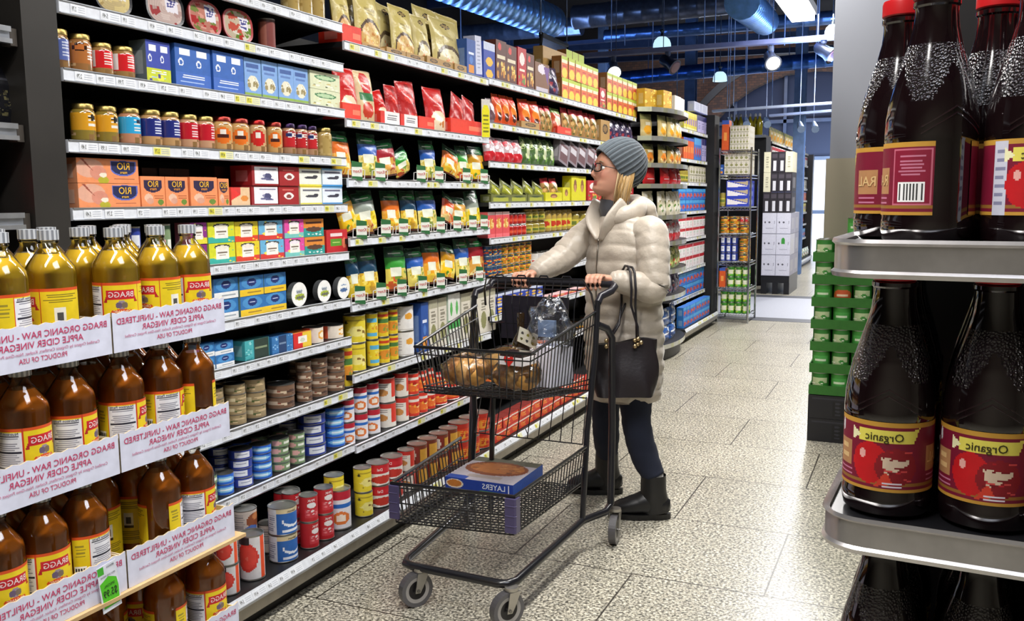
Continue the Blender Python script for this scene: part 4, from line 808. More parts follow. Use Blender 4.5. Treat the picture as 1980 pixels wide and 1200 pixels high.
row(1.43, XA, 'in the row of orange tuna boxes', [(137, 151, 1, 303, 2, 'box', 'b_dark', 'dark red carton end', {'back': .05}), (153, 274, 1, 299, 2, 'box', 'rio_big', 'wide orange tuna multipack', {'d': .08}), (277, 368, 2, 341, 1, 'box', 'rio_small', 'single orange tuna box', {'d': .05}), (371, 424, 1, 342, 1, 'box', 'rio_small', 'orange tuna box turned out from the row', {'d': .1}), (425, 446, 1, 345, 1, 'box', 'rio_small', 'narrow orange tuna box', {'d': .05}),
    (448, 485, 1, 362, 1, 'box', 'b_cream', 'low red and cream box'), (489, 541, 1, 320, 2, 'box', 'b_octo', 'white octopus box with red edge', {'d': .1}), (542, 581, 1, 320, 2, 'box', 'b_redfish', 'dark red fish box'), (582, 625, 1, 321, 2, 'box', 'b_whitefish', 'white and yellow sardine box'), (626, 665, 1, 322, 2, 'box', 'b_bluefish', 'white and blue sardine box')])
row(1.43, XA-.14, 'standing behind the small orange boxes', [(280, 370, 3, 325, 1, 'box', 'b_dark', 'dark carton'), (420, 485, 4, 322, 1, 'box', 'b_dark', 'dark red carton')])
row(1.23, XA, 'in the colourful fish tin box row', [(262, 285, 1, 437, 1, 'can', 'c_navy', 'navy tin with yellow cap', {'rim': 'd8cc2c'}), (318, 344, 1, 432, 1, 'can', 'c_greenfish', 'teal tin with yellow cap', {'rim': 'd8cc2c'}), (372, 404, 1, 430, 2, 'box', 't_pu', 'purple tinned fish box'), (405, 457, 1, 429, 2, 'box', 't_yt', 'yellow and teal tinned fish box'), (458, 504, 1, 428, 2, 'box', 't_yr', 'yellow and red tinned fish box'), (505, 551, 1, 426, 2, 'box', 't_br', 'blue and red tinned fish box'),
    (552, 590, 1, 424, 2, 'box', 't_pk', 'pink tinned fish box'), (591, 630, 1, 423, 2, 'box', 't_ot', 'orange and teal tinned fish box'), (633, 675, 1, 444, 1, 'box', 't_red', 'squat red box with green patch')])
row(1.03, XA, 'in the ocean blue tuna box row', [(385, 415, 1, 540, 2, 'box', 'o_white', 'blue tuna box half behind the vinegar tray'), (417, 465, 1, 537, 2, 'box', 'o_white', 'blue tuna box with white base'), (466, 556, 2, 530, 2, 'box', 'o_yel', 'blue tuna box with yellow base'), (558, 603, 1, 545, 1, 'disc', 'd_white', 'round white tuna tin nearest the blue boxes'), (610, 648, 1, 541, 1, 'disc', 'd_white', 'round white tuna tin in the middle'), (649, 683, 1, 535, 1, 'disc', 'd_blue', 'round white tin with blue print')])
row(.865, XA, 'in the row with patterned boxes', [(386, 418, 1, 664, 2, 'box', 'o_white', 'small blue tin box'), (419, 455, 1, 660, 2, 'box', 'o_white', 'blue and yellow tin box'), (476, 524, 1, 655, 1, 'box', 'b_teal', 'teal patterned box'), (526, 568, 1, 648, 1, 'box', 'b_navyteal', 'blue patterned box'), (569, 604, 1, 642, 1, 'box', 'b_redyel', 'red box with yellow end'), (607, 640, 1, 632, 1, 'can', 'c_sausage', 'orange lying meat tin'), (642, 680, 1, 628, 1, 'can', 'c_sausage', 'white lying meat tin')])
row(.637, XA, 'on the tan tuna can shelf', [(410, 452, 1, 750, 4, 'can', 'c_tan', 'gold green tuna can', {'deep': 2}), (456, 491, 1, 741, 4, 'can', 'c_tan', 'gold tuna can in the tall stack', {'deep': 2}), (493, 531, 1, 731, 3, 'can', 'c_tan', 'yellow banded tuna can'), (545, 589, 1, 742, 2, 'can', 'c_brown', 'brown salmon can of the short stack', {'deep': 2}), (591, 615, 1, 698, 4, 'can', 'c_brown', 'brown salmon can behind the short stack'), (617, 648, 1, 690, 4, 'can', 'c_brown', 'brown salmon can of the tall stack', {'deep': 2}), (650, 681, 1, 680, 4, 'can', 'c_brown', 'brown salmon can of the end stack', {'deep': 2})])
row(.396, XA, 'on the blue tuna can shelf', [(404, 433, 1, 918, 3, 'can', 'c_greenfish', 'green and pink tuna can'), (434, 466, 1, 914, 2, 'can', 'c_blue', 'bright blue tuna can of the low stack'), (467, 505, 1, 867, 4, 'can', 'c_navy', 'navy tuna can with white label', {'deep': 2}), (506, 540, 1, 858, 4, 'can', 'c_blue', 'bright blue tuna can of the tall stack', {'deep': 2}), (541, 574, 1, 846, 4, 'can', 'c_greenfish', 'pale green tuna can', {'deep': 2}), (575, 601, 1, 835, 4, 'can', 'c_greenfish', 'dull green tuna can', {'deep': 2}), (607, 648, 1, 797, 4, 'can', 'c_navy', 'navy tuna can by the bay joint', {'deep': 2}), (649, 680, 1, 786, 4, 'can', 'c_blue', 'blue tuna can at the shelf end', {'deep': 2})])
XB0 = -2.02
row(.147, XB0, 'on the bottom shelf', [(440, 482, 1, 992, 2, 'can', 'c_whitered', 'tall white can with red circle', {'iso': 1, 'spin': 0}), (486, 535, 1, 1030, 1, 'can', 'c_whitered', 'single white can with red circle', {'spin': 0, 'iso': 1}), (544, 600, 1, 945, 2, 'can', 'c_bluewhale', 'blue salmon can', {'spin': 0, 'iso': 1}), (601, 629, 1, 924, 2, 'can', 'c_redsoup', 'red salmon can with plain side', {'deep': 2}), (630, 658, 1, 915, 2, 'can', 'c_redsoup', 'red salmon can with swirl'), (660, 696, 1, 943, 1, 'can', 'c_swan', 'short white can with red and blue top')])
row(.147, XB0-.11, 'in the second row on the bottom shelf', [(428, 462, 1, 1040, 2, 'can', 'c_burg', 'burgundy bean can'), (478, 516, 1, 965, 2, 'can', 'c_brownimg', 'white can with brown picture'), (524, 556, 1, 1010, 1, 'can', 'c_brownimg', 'shorter can with brown picture'), (560, 600, 1, 948, 2, 'can', 'c_redsoup', 'shadowed red can')])
# ------------------------------------------------------------------ pouch bay (second bay)
row(2.10, XA, 'on the top shelf', [(700, 745, 1, 150, 1, 'box', 'b_kraft', 'brown tray box below the first tan pouches', {'d': .12, 'back': -.0}), (748, 822, 2, 100, 1, 'box', 'b_kraft', 'brown tray box below the middle tan pouches', {'d': .12}), (826, 903, 3, 118, 1, 'box', 'b_kraft', 'brown tray box below the last tan pouches', {'d': .12}), (662, 700, 1, 50, 1, 'box', 'b_reddisp', 'low red tray box', {'d': .12})])
row(2.115, XA-.03, 'on the top shelf', [(658, 692, 1, -30, 1, 'pouch', 'p_tan', 'tan pouch nearest the fish bay'), (698, 745, 1, -28, 1, 'pouch', 'p_tan', 'tan pouch with grain bowl picture'), (768, 810, 1, 12, 1, 'pouch', 'p_tan', 'tan pouch with yellow rice'), (812, 842, 1, 30, 1, 'pouch', 'p_tan2', 'slim tan pouch'), (845, 902, 1, 38, 1, 'pouch', 'p_tan2', 'broad tan pouch beside the blue box')])
row(2.115, XA-.1, 'behind on the top shelf', [(672, 705, 1, -40, 1, 'pouch', 'p_tan', 'upright tan pouch'), (735, 770, 1, 2, 1, 'pouch', 'p_tan2', 'leaning tan pouch', {'roll': .1}), (815, 900, 2, 22, 1, 'pouch', 'p_tan', 'rear tan pouch')])
row(2.10, XA, 'on the top shelf', [(905, 922, 1, 76, 1, 'box', 'b_royal', 'dark blue rice box'), (923, 935, 1, 70, 1, 'box', 'b_bluewhite', 'thin white and blue box', {'roll': -.06}), (936, 958, 1, 82, 1, 'box', 'b_blueyel', 'blue and yellow macaroni box')])
row(1.785, XA, 'on the red pouch shelf', [(661, 700, 1, 130, 1, 'pouch', 'p_red', 'red pouch in a red tray box'), (698, 733, 1, 136, 1, 'pouch', 'p_cream', 'cream pouch with red and green ovals'), (735, 757, 1, 172, 1, 'pouch', 'p_red', 'slumped red pouch', {'roll': -.2}), (757, 782, 1, 165, 1, 'pouch', 'p_redplain', 'first glossy red bag'), (783, 818, 1, 158, 1, 'pouch', 'p_redplain', 'larger glossy red bag'), (834, 872, 1, 169, 1, 'pouch', 'p_red', 'tall red pouch with grain picture'), (876, 925, 2, 178, 1, 'pouch', 'p_redplain', 'red bag stuffed in the last tray', {'roll': .3})])
row(1.785, XA+.012, 'at the front edge of the red pouch shelf', [(663, 700, 1, 200, 1, 'box', 'b_reddisp', 'low red tray with white emblem', {'d': .1}), (737, 775, 1, 216, 1, 'box', 'b_whitedisp', 'white and red printed tray', {'d': .1}), (776, 810, 1, 222, 1, 'box', 'b_whitedisp', 'second white printed tray', {'d': .1}), (811, 842, 1, 226, 1, 'box', 'b_reddisp', 'narrow red tray', {'d': .1}), (873, 936, 1, 232, 1, 'box', 'b_reddisp', 'broad red tray', {'d': .1})])
pz = [('q_orange', 652, 690, 250, 0), ('q_blue', 706, 740, 254, 0), ('q_red', 738, 776, 268, -.1), ('q_green', 775, 804, 282, -.35), ('q_blue', 826, 852, 262, 0), ('q_orange', 862, 892, 268, .3), ('q_green', 893, 914, 276, .08), ('q_yel', 915, 942, 284, 0)]
def pouches(z, lst, place):
    names = {'q_orange': 'orange banded', 'q_blue': 'blue banded', 'q_red': 'maroon banded', 'q_green': 'green banded', 'q_yel': 'golden', 'q_dark': 'dark blue', 'q_grey': 'grey and yellow', 'q_coral': 'coral'}
    seen = {}
    for s, a, c, t, rl in lst:
        seen[s] = seen.get(s, 0)+1; tot = sum(1 for l in lst if l[0] == s); d = names[s]+' pasta pouch'+(f', {ORD[seen[s]-1]} of that colour' if tot > 1 else '')
        row(z, XA-.02, place, [(a, c, 1, t, 1, 'pouch', s, d, {'roll': rl})])
pouches(1.54, pz, 'on the upper pasta shelf')
pouches(1.29, [('q_yel', 672, 703, 366, -.25), ('q_grey', 700, 738, 366, -.1), ('q_orange', 753, 785, 362, 0), ('q_dark', 787, 816, 366, 0), ('q_blue', 818, 856, 364, 0), ('q_coral', 860, 886, 364, .3), ('q_yel', 880, 908, 378, .1), ('q_grey', 913, 936, 366, 0)], 'on the middle pasta shelf')
pouches(1.29, [('q_red', 706, 732, 352, 0)], 'behind on the middle pasta shelf')
pouches(1.008, [('q_dark', 684, 706, 486, 0), ('q_dark', 708, 745, 482, 0), ('q_green', 758, 796, 477, 0), ('q_blue', 800, 830, 476, .05), ('q_orange', 829, 862, 470, 0), ('q_yel', 860, 888, 470, .15), ('q_blue', 890, 918, 462, 0), ('q_red', 916, 944, 460, 0)], 'on the lower pasta shelf')
# wire dispensers with green and white tags
def dispenser():
    o = empty('wire_dispenser'); b = MB()
    for s in (-1, 1): b.tube([(s*.034, .06, .004), (s*.034, -.004, .004), (s*.034, -.006, .035), (s*.02, -.006, .037)], .0017, 'e8e8e6', 'plastic', 5)
    b.tube([(-.034, -.004, .004), (.034, -.004, .004)], .0017, 'e8e8e6', 'plastic', 5); b.build('wire_frame', o)
    b = MB(); b.box((-.022, -.0085, .0), (.022, -.0075, .06), 'e9ece2', 'paper'); b.face([(-.022, -.0088, .046), (.022, -.0088, .046), (.022, -.0088, .062), (-.022, -.0088, .068)], '2f6a3c', 'paper'); b.face([(-.022, -.0088, 0), (.022, -.0088, -.006), (.022, -.0088, .01), (-.022, -.0088, .012)], '2f6a3c', 'paper')
    b.text('Knorr', lambda u, v: (u, -.0092, v), 0, .024, .014, 'c0282c', 'paper', maxw=.036); b.build('brand_tag', o)
    return o
D0 = dispenser(); first = True
for z, nm, xs in ((1.535, 'upper', (688, 733, 812, 847, 900, 934)), (1.285, 'middle', (697, 744, 778, 820, 850, 882, 912, 934)), (1.004, 'lower', (694, 735, 775, 815, 850, 893, 925))):
    for i, px in enumerate(xs):
        o = D0 if first else dup(D0); first = False
        o.location = (-2.206, shelf_y(px, z, -2.206), z); o.rotation_euler = (0, 0, math.pi/2-.35); o.scale = (1.25, 1.25, 1.15)
        tag(o, f'white wire clip with green brand tag, {ORD[i]} along the {nm} pasta shelf', 'clip', 'wire clips with green tags')
row(.693, XA, 'on the yellow can shelf', [(690, 722, 1, 607, 2, 'can', 'c_yellowcan', 'broad yellow can'), (724, 742, 1, 604, 2, 'can', 'c_yellowblue', 'slim yellow and blue can'), (743, 762, 1, 600, 2, 'can', 'c_yellowgreen', 'yellow can with green band'), (763, 780, 1, 596, 2, 'can', 'c_yellowgreen', 'lighter yellow can with green band'), (783, 815, 1, 590, 2, 'can', 'c_whiteorange', 'white can with orange dot'), (816, 830, 1, 584, 1, 'box', 'b_royal', 'tall blue box'),
    (832, 848, 1, 578, 1, 'box', 'b_grain', 'first pale grain box'), (850, 866, 1, 574, 1, 'box', 'b_grain', 'second pale grain box'), (868, 892, 2, 566, 1, 'box', 'b_herb', 'white box with green stripe'), (894, 960, 4, 560, 1, 'box', 'b_grain', 'pale box behind the cart')])
row(.637, -2.23, 'at the shelf joint', [(671, 691, 1, 668, 1, 'can', 'c_yellowgreen', 'yellow chilli can')])
row(.381, XA, 'on the white soup can shelf', [(674, 697, 1, 770, 2, 'can', 'c_swan', 'white can with blue band'), (699, 722, 1, 745, 2, 'can', 'c_swan', 'white can with blue and red band'), (723, 746, 1, 738, 2, 'can', 'c_swan', 'white can with red top band'), (750, 778, 1, 728, 2, 'can', 'c_chef', 'white and red ravioli can'), (779, 800, 1, 718, 2, 'can', 'c_chef', 'pinkish ravioli can'), (802, 850, 3, 714, 2, 'can', 'c_tomred', 'red spaghetti can'), (852, 960, 5, 700, 2, 'can', 'c_tomred', 'orange red pasta can')])
row(.147, XB0, 'at the bottom of the pouch bay', [(671, 700, 1, 880, 2, 'can', 'c_yellowcan', 'dull yellow corn can', {'back': .05}), (702, 738, 1, 872, 2, 'can', 'c_yellowcan', 'bright yellow corn can', {'iso': 1}), (740, 790, 2, 868, 2, 'can', 'c_delred', 'white and red tomato can'), (791, 814, 1, 846, 2, 'can', 'c_chef', 'tall pale pink can'), (815, 895, 4, 836, 2, 'can', 'c_rust', 'rust brown bean can'), (897, 955, 3, 806, 2, 'can', 'c_noodle', 'red noodle can')])
# ------------------------------------------------------------------ third and fourth bay
row(2.11, XA, 'on the high snack shelf', [(960, 980, 1, 78, 1, 'box', 'b_choc', 'first brown cookie box'), (981, 1001, 1, 88, 1, 'box', 'b_choc', 'second brown cookie box'), (1002, 1019, 1, 92, 1, 'box', 'b_redbox', 'red cracker box'), (1020, 1035, 1, 104, 1, 'box', 'b_choc', 'smaller brown cookie box'), (1036, 1064, 1, 122, 1, 'box', 'b_brownbag', 'brown open carton with white bag'), (1066, 1085, 1, 130, 1, 'pouch', 'p_purp', 'purple and white snack bag'),
    (1087, 1158, 6, 120, 2, 'box', 'b_snack', 'orange snack box'), (1160, 1172, 1, 170, 1, 'box', 'b_redbox', 'little red box'), (1174, 1232, 6, 150, 2, 'box', 'b_snack', 'paler orange snack box')])
row(2.11, XA-.1, 'stacked behind the orange boxes', [(1050, 1095, 1, 95, 1, 'box', 'b_kraft', 'brown corrugated carton'), (1096, 1130, 3, 100, 1, 'box', 'b_snack', 'topmost orange snack box')])
row(1.87, XA, 'on the red packet shelf', [(950, 962, 1, 190, 1, 'pouch', 'b_slab', 'pale small packet'), (962, 1004, 3, 184, 1, 'pouch', 'p_orangered', 'orange red packet'), (1013, 1050, 2, 194, 1, 'pouch', 'p_orangered', 'red packet in a brown tray'), (1052, 1072, 2, 204, 1, 'pouch', 'p_goldred', 'dark gold packet'), (1074, 1090, 1, 210, 1, 'pouch', 'p_chiporange', 'tan packet in a red tray'), (1095, 1160, 5, 214, 1, 'pouch', 'p_goldred', 'herb packet with red top'), (1162, 1180, 1, 232, 1, 'box', 'b_kraft', 'brown packet tray'), (1182, 1228, 4, 232, 1, 'pouch', 'p_purp', 'small dark packet')])
row(1.87, XA+.01, 'under the packets', [(1010, 1045, 1, 236, 1, 'box', 'b_kraft', 'brown tray'), (1078, 1105, 1, 246, 1, 'box', 'b_reddisp', 'red tray')])
row(1.655, XA, 'on the nut packet shelf', [(945, 1015, 4, 268, 1, 'pouch', 'p_pinkclear', 'red and clear packet'), (1017, 1078, 4, 263, 1, 'pouch', 'p_greenclear', 'green clear packet'), (1080, 1150, 4, 283, 1, 'box', 'b_slab', 'tilted clear film pack', {'roll': .25, 'd': .05}), (1155, 1232, 4, 283, 1, 'pouch', 'p_pinkclear', 'dim clear packet')])
row(1.427, XA, 'on the green packet shelf', [(950, 1055, 5, 345, 1, 'pouch', 'p_olive', 'dark green and lime packet', {'roll': .3}), (1056, 1086, 2, 345, 1, 'pouch', 'p_goldred', 'brown packet in lime tray'), (1089, 1104, 1, 362, 1, 'box', 'b_lime', 'lime tray end'), (1105, 1134, 2, 340, 1, 'box', 'b_lime', 'lime yellow display box'), (1137, 1225, 5, 350, 1, 'box', 'b_redbox', 'dim red box')])
row(1.427, XA+.01, 'in front of the green packets', [(1055, 1088, 1, 372, 1, 'box', 'b_lime', 'low lime tray'), (950, 1053, 3, 376, 1, 'box', 'p_olive', 'low dark green tray')])
row(1.225, XA, 'on the salsa jar shelf', [(945, 986, 3, 409, 1, 'box', 'b_boxpink', 'pink and yellow side dish box'), (989, 1022, 4, 411, 2, 'jar', 'j_salsa', 'little red salsa jar', {'side': 'c8c4c0'}), (1024, 1060, 3, 402, 2, 'jar', 'j_olive', 'olive green jar'), (1061, 1112, 5, 405, 1, 'jar', 'j_multi', 'yellow striped jar'), (1113, 1225, 8, 405, 1, 'jar', 'j_olive', 'dim jar')])
row(1.0, XA, 'on the fruit can shelf', [(948, 975, 3, 468, 3, 'can', 'c_fruitblue', 'blue fruit can'), (976, 1033, 5, 462, 3, 'can', 'c_fruit', 'yellow fruit can'), (1036, 1110, 8, 484, 1, 'can', 'j_spice', 'white spice tub'), (1112, 1225, 9, 484, 1, 'can', 'j_spice', 'dim spice tub')])
row(.78, XA, 'on the noodle shelf', [(960, 1050, 7, 560, 2, 'box', 'b_blueyel', 'blue yellow cracker box'), (1052, 1230, 10, 560, 1, 'box', 'b_boxpink', 'dim side dish box')])
row(.5, XA, 'on the low shelf behind the cart', [(950, 1100, 10, 660, 2, 'can', 'c_tomred', 'red pasta can'), (1102, 1240, 8, 640, 1, 'can', 'c_fruit', 'dim fruit can')])
row(.147, XB0, 'on the bottom behind the cart', [(957, 1130, 13, 770, 2, 'box', 'c_tomred', 'orange red noodle box', {'side': '7a2018'}), (1132, 1260, 8, 700, 2, 'box', 'c_noodle', 'dim noodle box')])
# yellow offer sign standing out from the shelf edge
o = empty('shelf_sign', (-2.19, 4.52, 1.80)); tag(o, 'narrow yellow offer sign at the end of the red pouch shelf', 'sign')
b = MB(); b.box((-.001, -.045, -.03), (.0, .045, .30), 'd8d4cc', 'paper'); b.add([(.0006, -.042, -.027), (.0006, .042, -.027), (.0006, .042, .2), (.0006, .02, .25), (.0006, -.02, .25), (.0006, -.042, .2)], [tuple(range(6))], 'e8e01c', 'paper')
for i, (a_, c_) in enumerate(((.03, .02), (.025, .016), (.032, .014), (.028, .012), (.03, .02))): b.face([(.0012, -a_, .15-i*.034), (.0012, a_, .15-i*.034), (.0012, a_, .15-i*.034+c_*.8), (.0012, -a_, .15-i*.034+c_*.8)], '7a7a1c', 'paper')
b.build('sign_card', o); o.scale = (.62, .62, .62); o.rotation_euler = (0, 0, -.5); o.location = (-2.185, 4.5, 1.80)
# ------------------------------------------------------------------ curved unit and far bay goods
CZ = (2.2, 1.96, 1.735, 1.56, 1.29, 1.06, .81, .58, .15)
def arcx(y): t = (y-8.07)/.63; return -2.2+.235*math.sqrt(max(0, 1-t*t))
sty('p_goldmix', 'b89a5a', [('r', 0, .7, 1, 1, '5a5a34'), ('e', .5, .34, .34, .22, 'e0842c'), ('r', .25, .56, .75, .68, 'ece4c8'), ('sp', .1, .02, .9, .3, 10, ['8a5a2a', 'e8cc8a'], .08, 3)], (), 20, 28)
def curved_row(zi, n, tiers, h, kind, style, desc, y0=7.5, y1=8.64, inset=.05, extra=None):
    w = (y1-y0)/n; z = CZ[zi]; n_sty = style
    for t in range(tiers):
        for i in range(n):
            y = y0+(i+.5)*w; o = make(kind, style, w*.99, .08, h/tiers*.98)
            sl = (arcx(y+.02)-arcx(y-.02))/.04; o.location = (min(arcx(y), arcx(y-w/2)+.04, arcx(y+w/2)+.04)-inset-.035, y, z+t*h/tiers+.001)
            o.rotation_euler = (-.04 if kind == 'pouch' else 0, 0, math.pi/2-math.atan(sl)*.5)
            tag(o, f'{desc}, {ORD[i]} along{" in layer "+("one", "two", "three")[t] if tiers > 1 else ""} on the curved shelf unit', CAT[kind], desc+'s')
curved_row(0, 2, 1, .16, 'box', 'p_gold', 'golden top box', 7.48, 7.9); curved_row(0, 3, 1, .14, 'box', 'b_yogurt', 'white tub', 7.95, 8.6)
curved_row(1, 6, 1, .195, 'pouch', 'p_chip', 'tan and yellow chip bag', 7.48, 8.66); curved_row(2, 6, 1, .17, 'pouch', 'p_goldmix', 'small brown and gold bag')
curved_row(3, 5, 1, .15, 'pouch', 'p_redbag', 'red snack bag'); curved_row(4, 6, 1, .215, 'pouch', 'p_pastaw', 'pale pasta bag')
curved_row(5, 6, 1, .18, 'pouch', 'p_pinkclear', 'pink beige bag'); curved_row(6, 6, 1, .19, 'pouch', 'p_greenveg', 'green vegetable bag')
curved_row(7, 6, 1, .18, 'pouch', 'p_purp', 'purple bag'); curved_row(8, 4, 2, .3, 'pouch', 'p_bluebag', 'blue and white bag', 7.55, 8.6, .07)
XF = -2.24
FB = 'in the far bay'
row(2.14, XF, FB, [(1323, 1348, 6, 217, 1, 'box', 'b_cartonyel', 'yellow tea carton'), (1349, 1370, 3, 225, 1, 'box', 'b_purple', 'lilac and navy carton')])
row(1.84, XF, FB, [(1322, 1342, 5, 266, 1, 'box', 'b_orangec', 'orange carton'), (1343, 1356, 3, 266, 1, 'box', 'b_cartonblue', 'slim blue carton'), (1357, 1370, 3, 266, 1, 'box', 'b_purple', 'narrow lilac carton')])
row(1.6, XF, FB, [(1318, 1333, 4, 325, 1, 'jar', 'j_olive', 'green far jar'), (1334, 1370, 7, 322, 2, 'box', 'b_grain', 'cream and olive broth carton')])
row(1.3, XF, FB, [(1312, 1370, 9, 364, 2, 'box', 'b_cartonblue', 'light blue picture carton')])
row(1.02, XF, FB, [(1312, 1370, 9, 418, 2, 'box', 'b_cartonw', 'red and white soup carton')])
row(.7, XF, FB, [(1312, 1370, 9, 468, 2, 'box', 'b_cartonw', 'white soup carton with red band')])
row(.4, XF, FB, [(1313, 1370, 9, 522, 2, 'box', 'b_cartonblue', 'blue cereal style carton')])
row(.147, -2.1, FB, [(1322, 1372, 9, 580, 2, 'box', 'b_cartonblue', 'bottom row blue carton')])
row(2.36, -2.25, 'on top of the far bay', [(1342, 1368, 2, 200, 1, 'box', 'b_bluewhite', 'blue and white package')])
# blocks of goods that face the camera
def block(px0, px1, pyb, pyt, y, n, tiers, deep, kind, style, desc, place, d=None, zb=None, grp=None, **kw):
    a, c = ony(px0, pyb, y), ony(px1, pyb, y); z0 = zb if zb is not None else a.z; z1 = ony(px0, pyt, y).z
    w = (c.x-a.x)/n; h = (z1-z0)/tiers; d = d or (w if kind in ('can', 'jar') else .12)
    for k in range(deep):
        for t in range(tiers):
            for i in range(n):
                o = make(kind, style, w*.96, d, h*.985, **kw); o.location = (a.x+(i+.5)*w, y+d/2+k*(d+.004)+.004, z0+t*h+.001)
                lab = desc+(f', {ORD[i]} across' if n > 1 else '')+(' in '+({0: 'bottom', tiers-1: 'top'}.get(t) or ORD[t])+' layer' if tiers > 1 else '')+((', one row back' if k == 1 else ', two rows back') if k else '')+' '+place
                for wd in (' the', ' row', ' on'):
                    if len(lab.split()) > 15: lab = lab.replace(wd+' ', ' ')
                if lab in USED: print('DUP LABEL', lab)
                USED[lab] = 1; o['label'] = lab; o['category'] = kw.get('cat') or CAT[kind]
                if n*tiers*deep > 1: o['group'] = grp or desc+'s'
    return z1
# wire rack at the end of the aisle
RY = 10.45
o = empty('wire_rack', (-1.9, RY+.25, 0)); tag(o, 'tall chrome wire rack of tins and cartons past the black end panel', 'rack')
rx0, rx1 = ony(1388, 500, RY).x+1.9, ony(1448, 500, RY).x+1.9; RT = ony(1388, 245, RY).z
for x in (rx0, rx1):
    for y in (-.25, .25): b = MB(); b.tube([(x, y, 0), (x, y, 2.0 if y < 0 else 2.0)], .012, 'b9bec4', 'chrome', 8); b.build('post', o)
RZ = [ony(1400, py, RY).z for py in (290, 337, 399, 451, 505, 555, 606)]
for z in RZ:
    b = MB()
    for zz in (z-.012, z-.045):
        b.tube([(rx0, -.25, zz), (rx1, -.25, zz), (rx1, .25, zz), (rx0, .25, zz)], .005, 'c4c9ce', 'chrome', 5, closed=True)
    n = 9
    for i in range(n):
        xa = rx0+(rx1-rx0)*i/n; xb_ = rx0+(rx1-rx0)*(i+1)/n; b.tube([(xa, -.25, z-.045), ((xa+xb_)/2, -.25, z-.012), (xb_, -.25, z-.045)], .0035, 'c4c9ce', 'chrome', 4)
    for i in range(12): x = rx0+(rx1-rx0)*(i+.5)/12; b.tube([(x, -.25, z-.006), (x, .25, z-.006)], .004, 'c4c9ce', 'chrome', 4)
    b.build('wire_shelf', o)
yy = RY+.02; WR = 'on the wire rack'
block(1411, 1447, 289, 243, yy, 6, 4, 1, 'box', 'b_grain', 'white green carton pack', WR, .4, zb=RZ[0])
block(1395, 1409, 289, 232, yy, 1, 1, 1, 'box', 'b_orangec', 'orange upright carton', WR, .15, zb=RZ[0])
block(1400, 1447, 336, 296, yy, 5, 3, 1, 'box', 'b_grain', 'pale yellow carton', WR, .4, zb=RZ[1])
block(1390, 1399, 336, 318, yy, 1, 1, 1, 'box', 'b_royal', 'blue end carton', WR, .3, zb=RZ[1])
sty('b_slantblue', '2a3fb8', [('tri', [(.04, .2), (.04, .9), (.98, .3)], 'ece8ea'), ('tri', [(.3, .85), (.98, .9), (.98, .4)], 'b8a888')], (), 50, 14)
block(1403, 1447, 398, 349, yy, 1, 3, 1, 'box', 'b_slantblue', 'long blue and white box', WR, .4, zb=RZ[2]); block(1390, 1402, 398, 372, yy, 1, 1, 1, 'can', 'j_olive', 'dark oil tin', WR, zb=RZ[2])
block(1390, 1427, 450, 418, yy, 2, 2, 2, 'can', 'c_fruit', 'orange fruit tin', WR, zb=RZ[3]); block(1429, 1447, 450, 434, yy, 1, 1, 2, 'can', 'c_fruit', 'lower orange tin', WR, zb=RZ[3]); block(1429, 1447, 450, 418, yy, 2, 1, 1, 'can', 'j_mixed', 'purple tin', 'over the lower orange tin', zb=ony(1430, 433, yy).z)
block(1391, 1424, 504, 456, yy, 3, 3, 2, 'can', 'c_navy', 'dark purple tin', WR, zb=RZ[4]); block(1427, 1446, 504, 456, yy, 1, 3, 2, 'can', 'c_fruit', 'stacked orange tin', WR, zb=RZ[4])
block(1390, 1402, 554, 518, yy, 1, 1, 1, 'box', 'b_orangec', 'tall orange carton', WR, .2, zb=RZ[5])
sty('j_green', '3f8a2c', [('sp', 0, 0, 1, 1, 16, ['5ab03a', '2f6a24', 'd8e08a', 'a8c83a'], .1, 3), ('r', .3, .3, .8, .7, 'e4e4cc')], (), 16, 18)
block(1404, 1447, 554, 515, yy, 3, 2, 2, 'can', 'j_green', 'green bottle of juice', WR, zb=RZ[5]); block(1391, 1447, 605, 562, yy, 4, 2, 2, 'can', 'j_green', 'green jar on the lowest wire shelf', WR, zb=RZ[6])
# oil bottles on the black end shelf behind the wire rack
def oil_bottle():
    b = MB(); b.lathe([(.035, 0), (.04, .01), (.04, .17), (.034, .2), (.015, .235), (.014, .26)], 'a89a1c', 'glassy', 14); o = b.build('oil_bottle', smooth='auto')
    k = MB(); k.lathe([(.016, .258), (.016, .285), (.008, .3)], 'f2f4f8', 'plastic', 10); k.build('bottle_cap', o); return o
o = empty('end_shelving', (-2.9, 15.05, 0)); tag(o, 'black end shelf carrying the oil bottles beyond the wire rack', 'shelving')
zt = ony(1440, 262, 14.95).z; ex0, ex1 = ony(1388, 262, 14.95).x+2.9, ony(1480, 262, 14.95).x+2.9
b = MB(); b.box((ex0, -.1, zt-.04), (ex1, .5, zt), '1a1a1e', 'steel'); b.box((ex0, -.104, zt-.04), (ex1, -.1, zt+.005), 'd4dae6', 'metal'); b.build('top_shelf', o)
b = MB(); b.box((ex0, .0, 0), (ex1, .5, zt-.04), '101014', 'steel'); b.build('end_frame', o)
OB = oil_bottle()
for i in range(7):
    q = OB if i == 0 else dup(OB); q.location = (-2.9+ex0+.18+i*(ex1-ex0-.3)/6, 15.1+.06*(i % 2), zt); q.scale = (1.25, 1.25, 1.2)
    tag(q, f'golden oil bottle with white cap, {ORD[i]} across on the black end shelf', 'bottle', 'oil bottles')
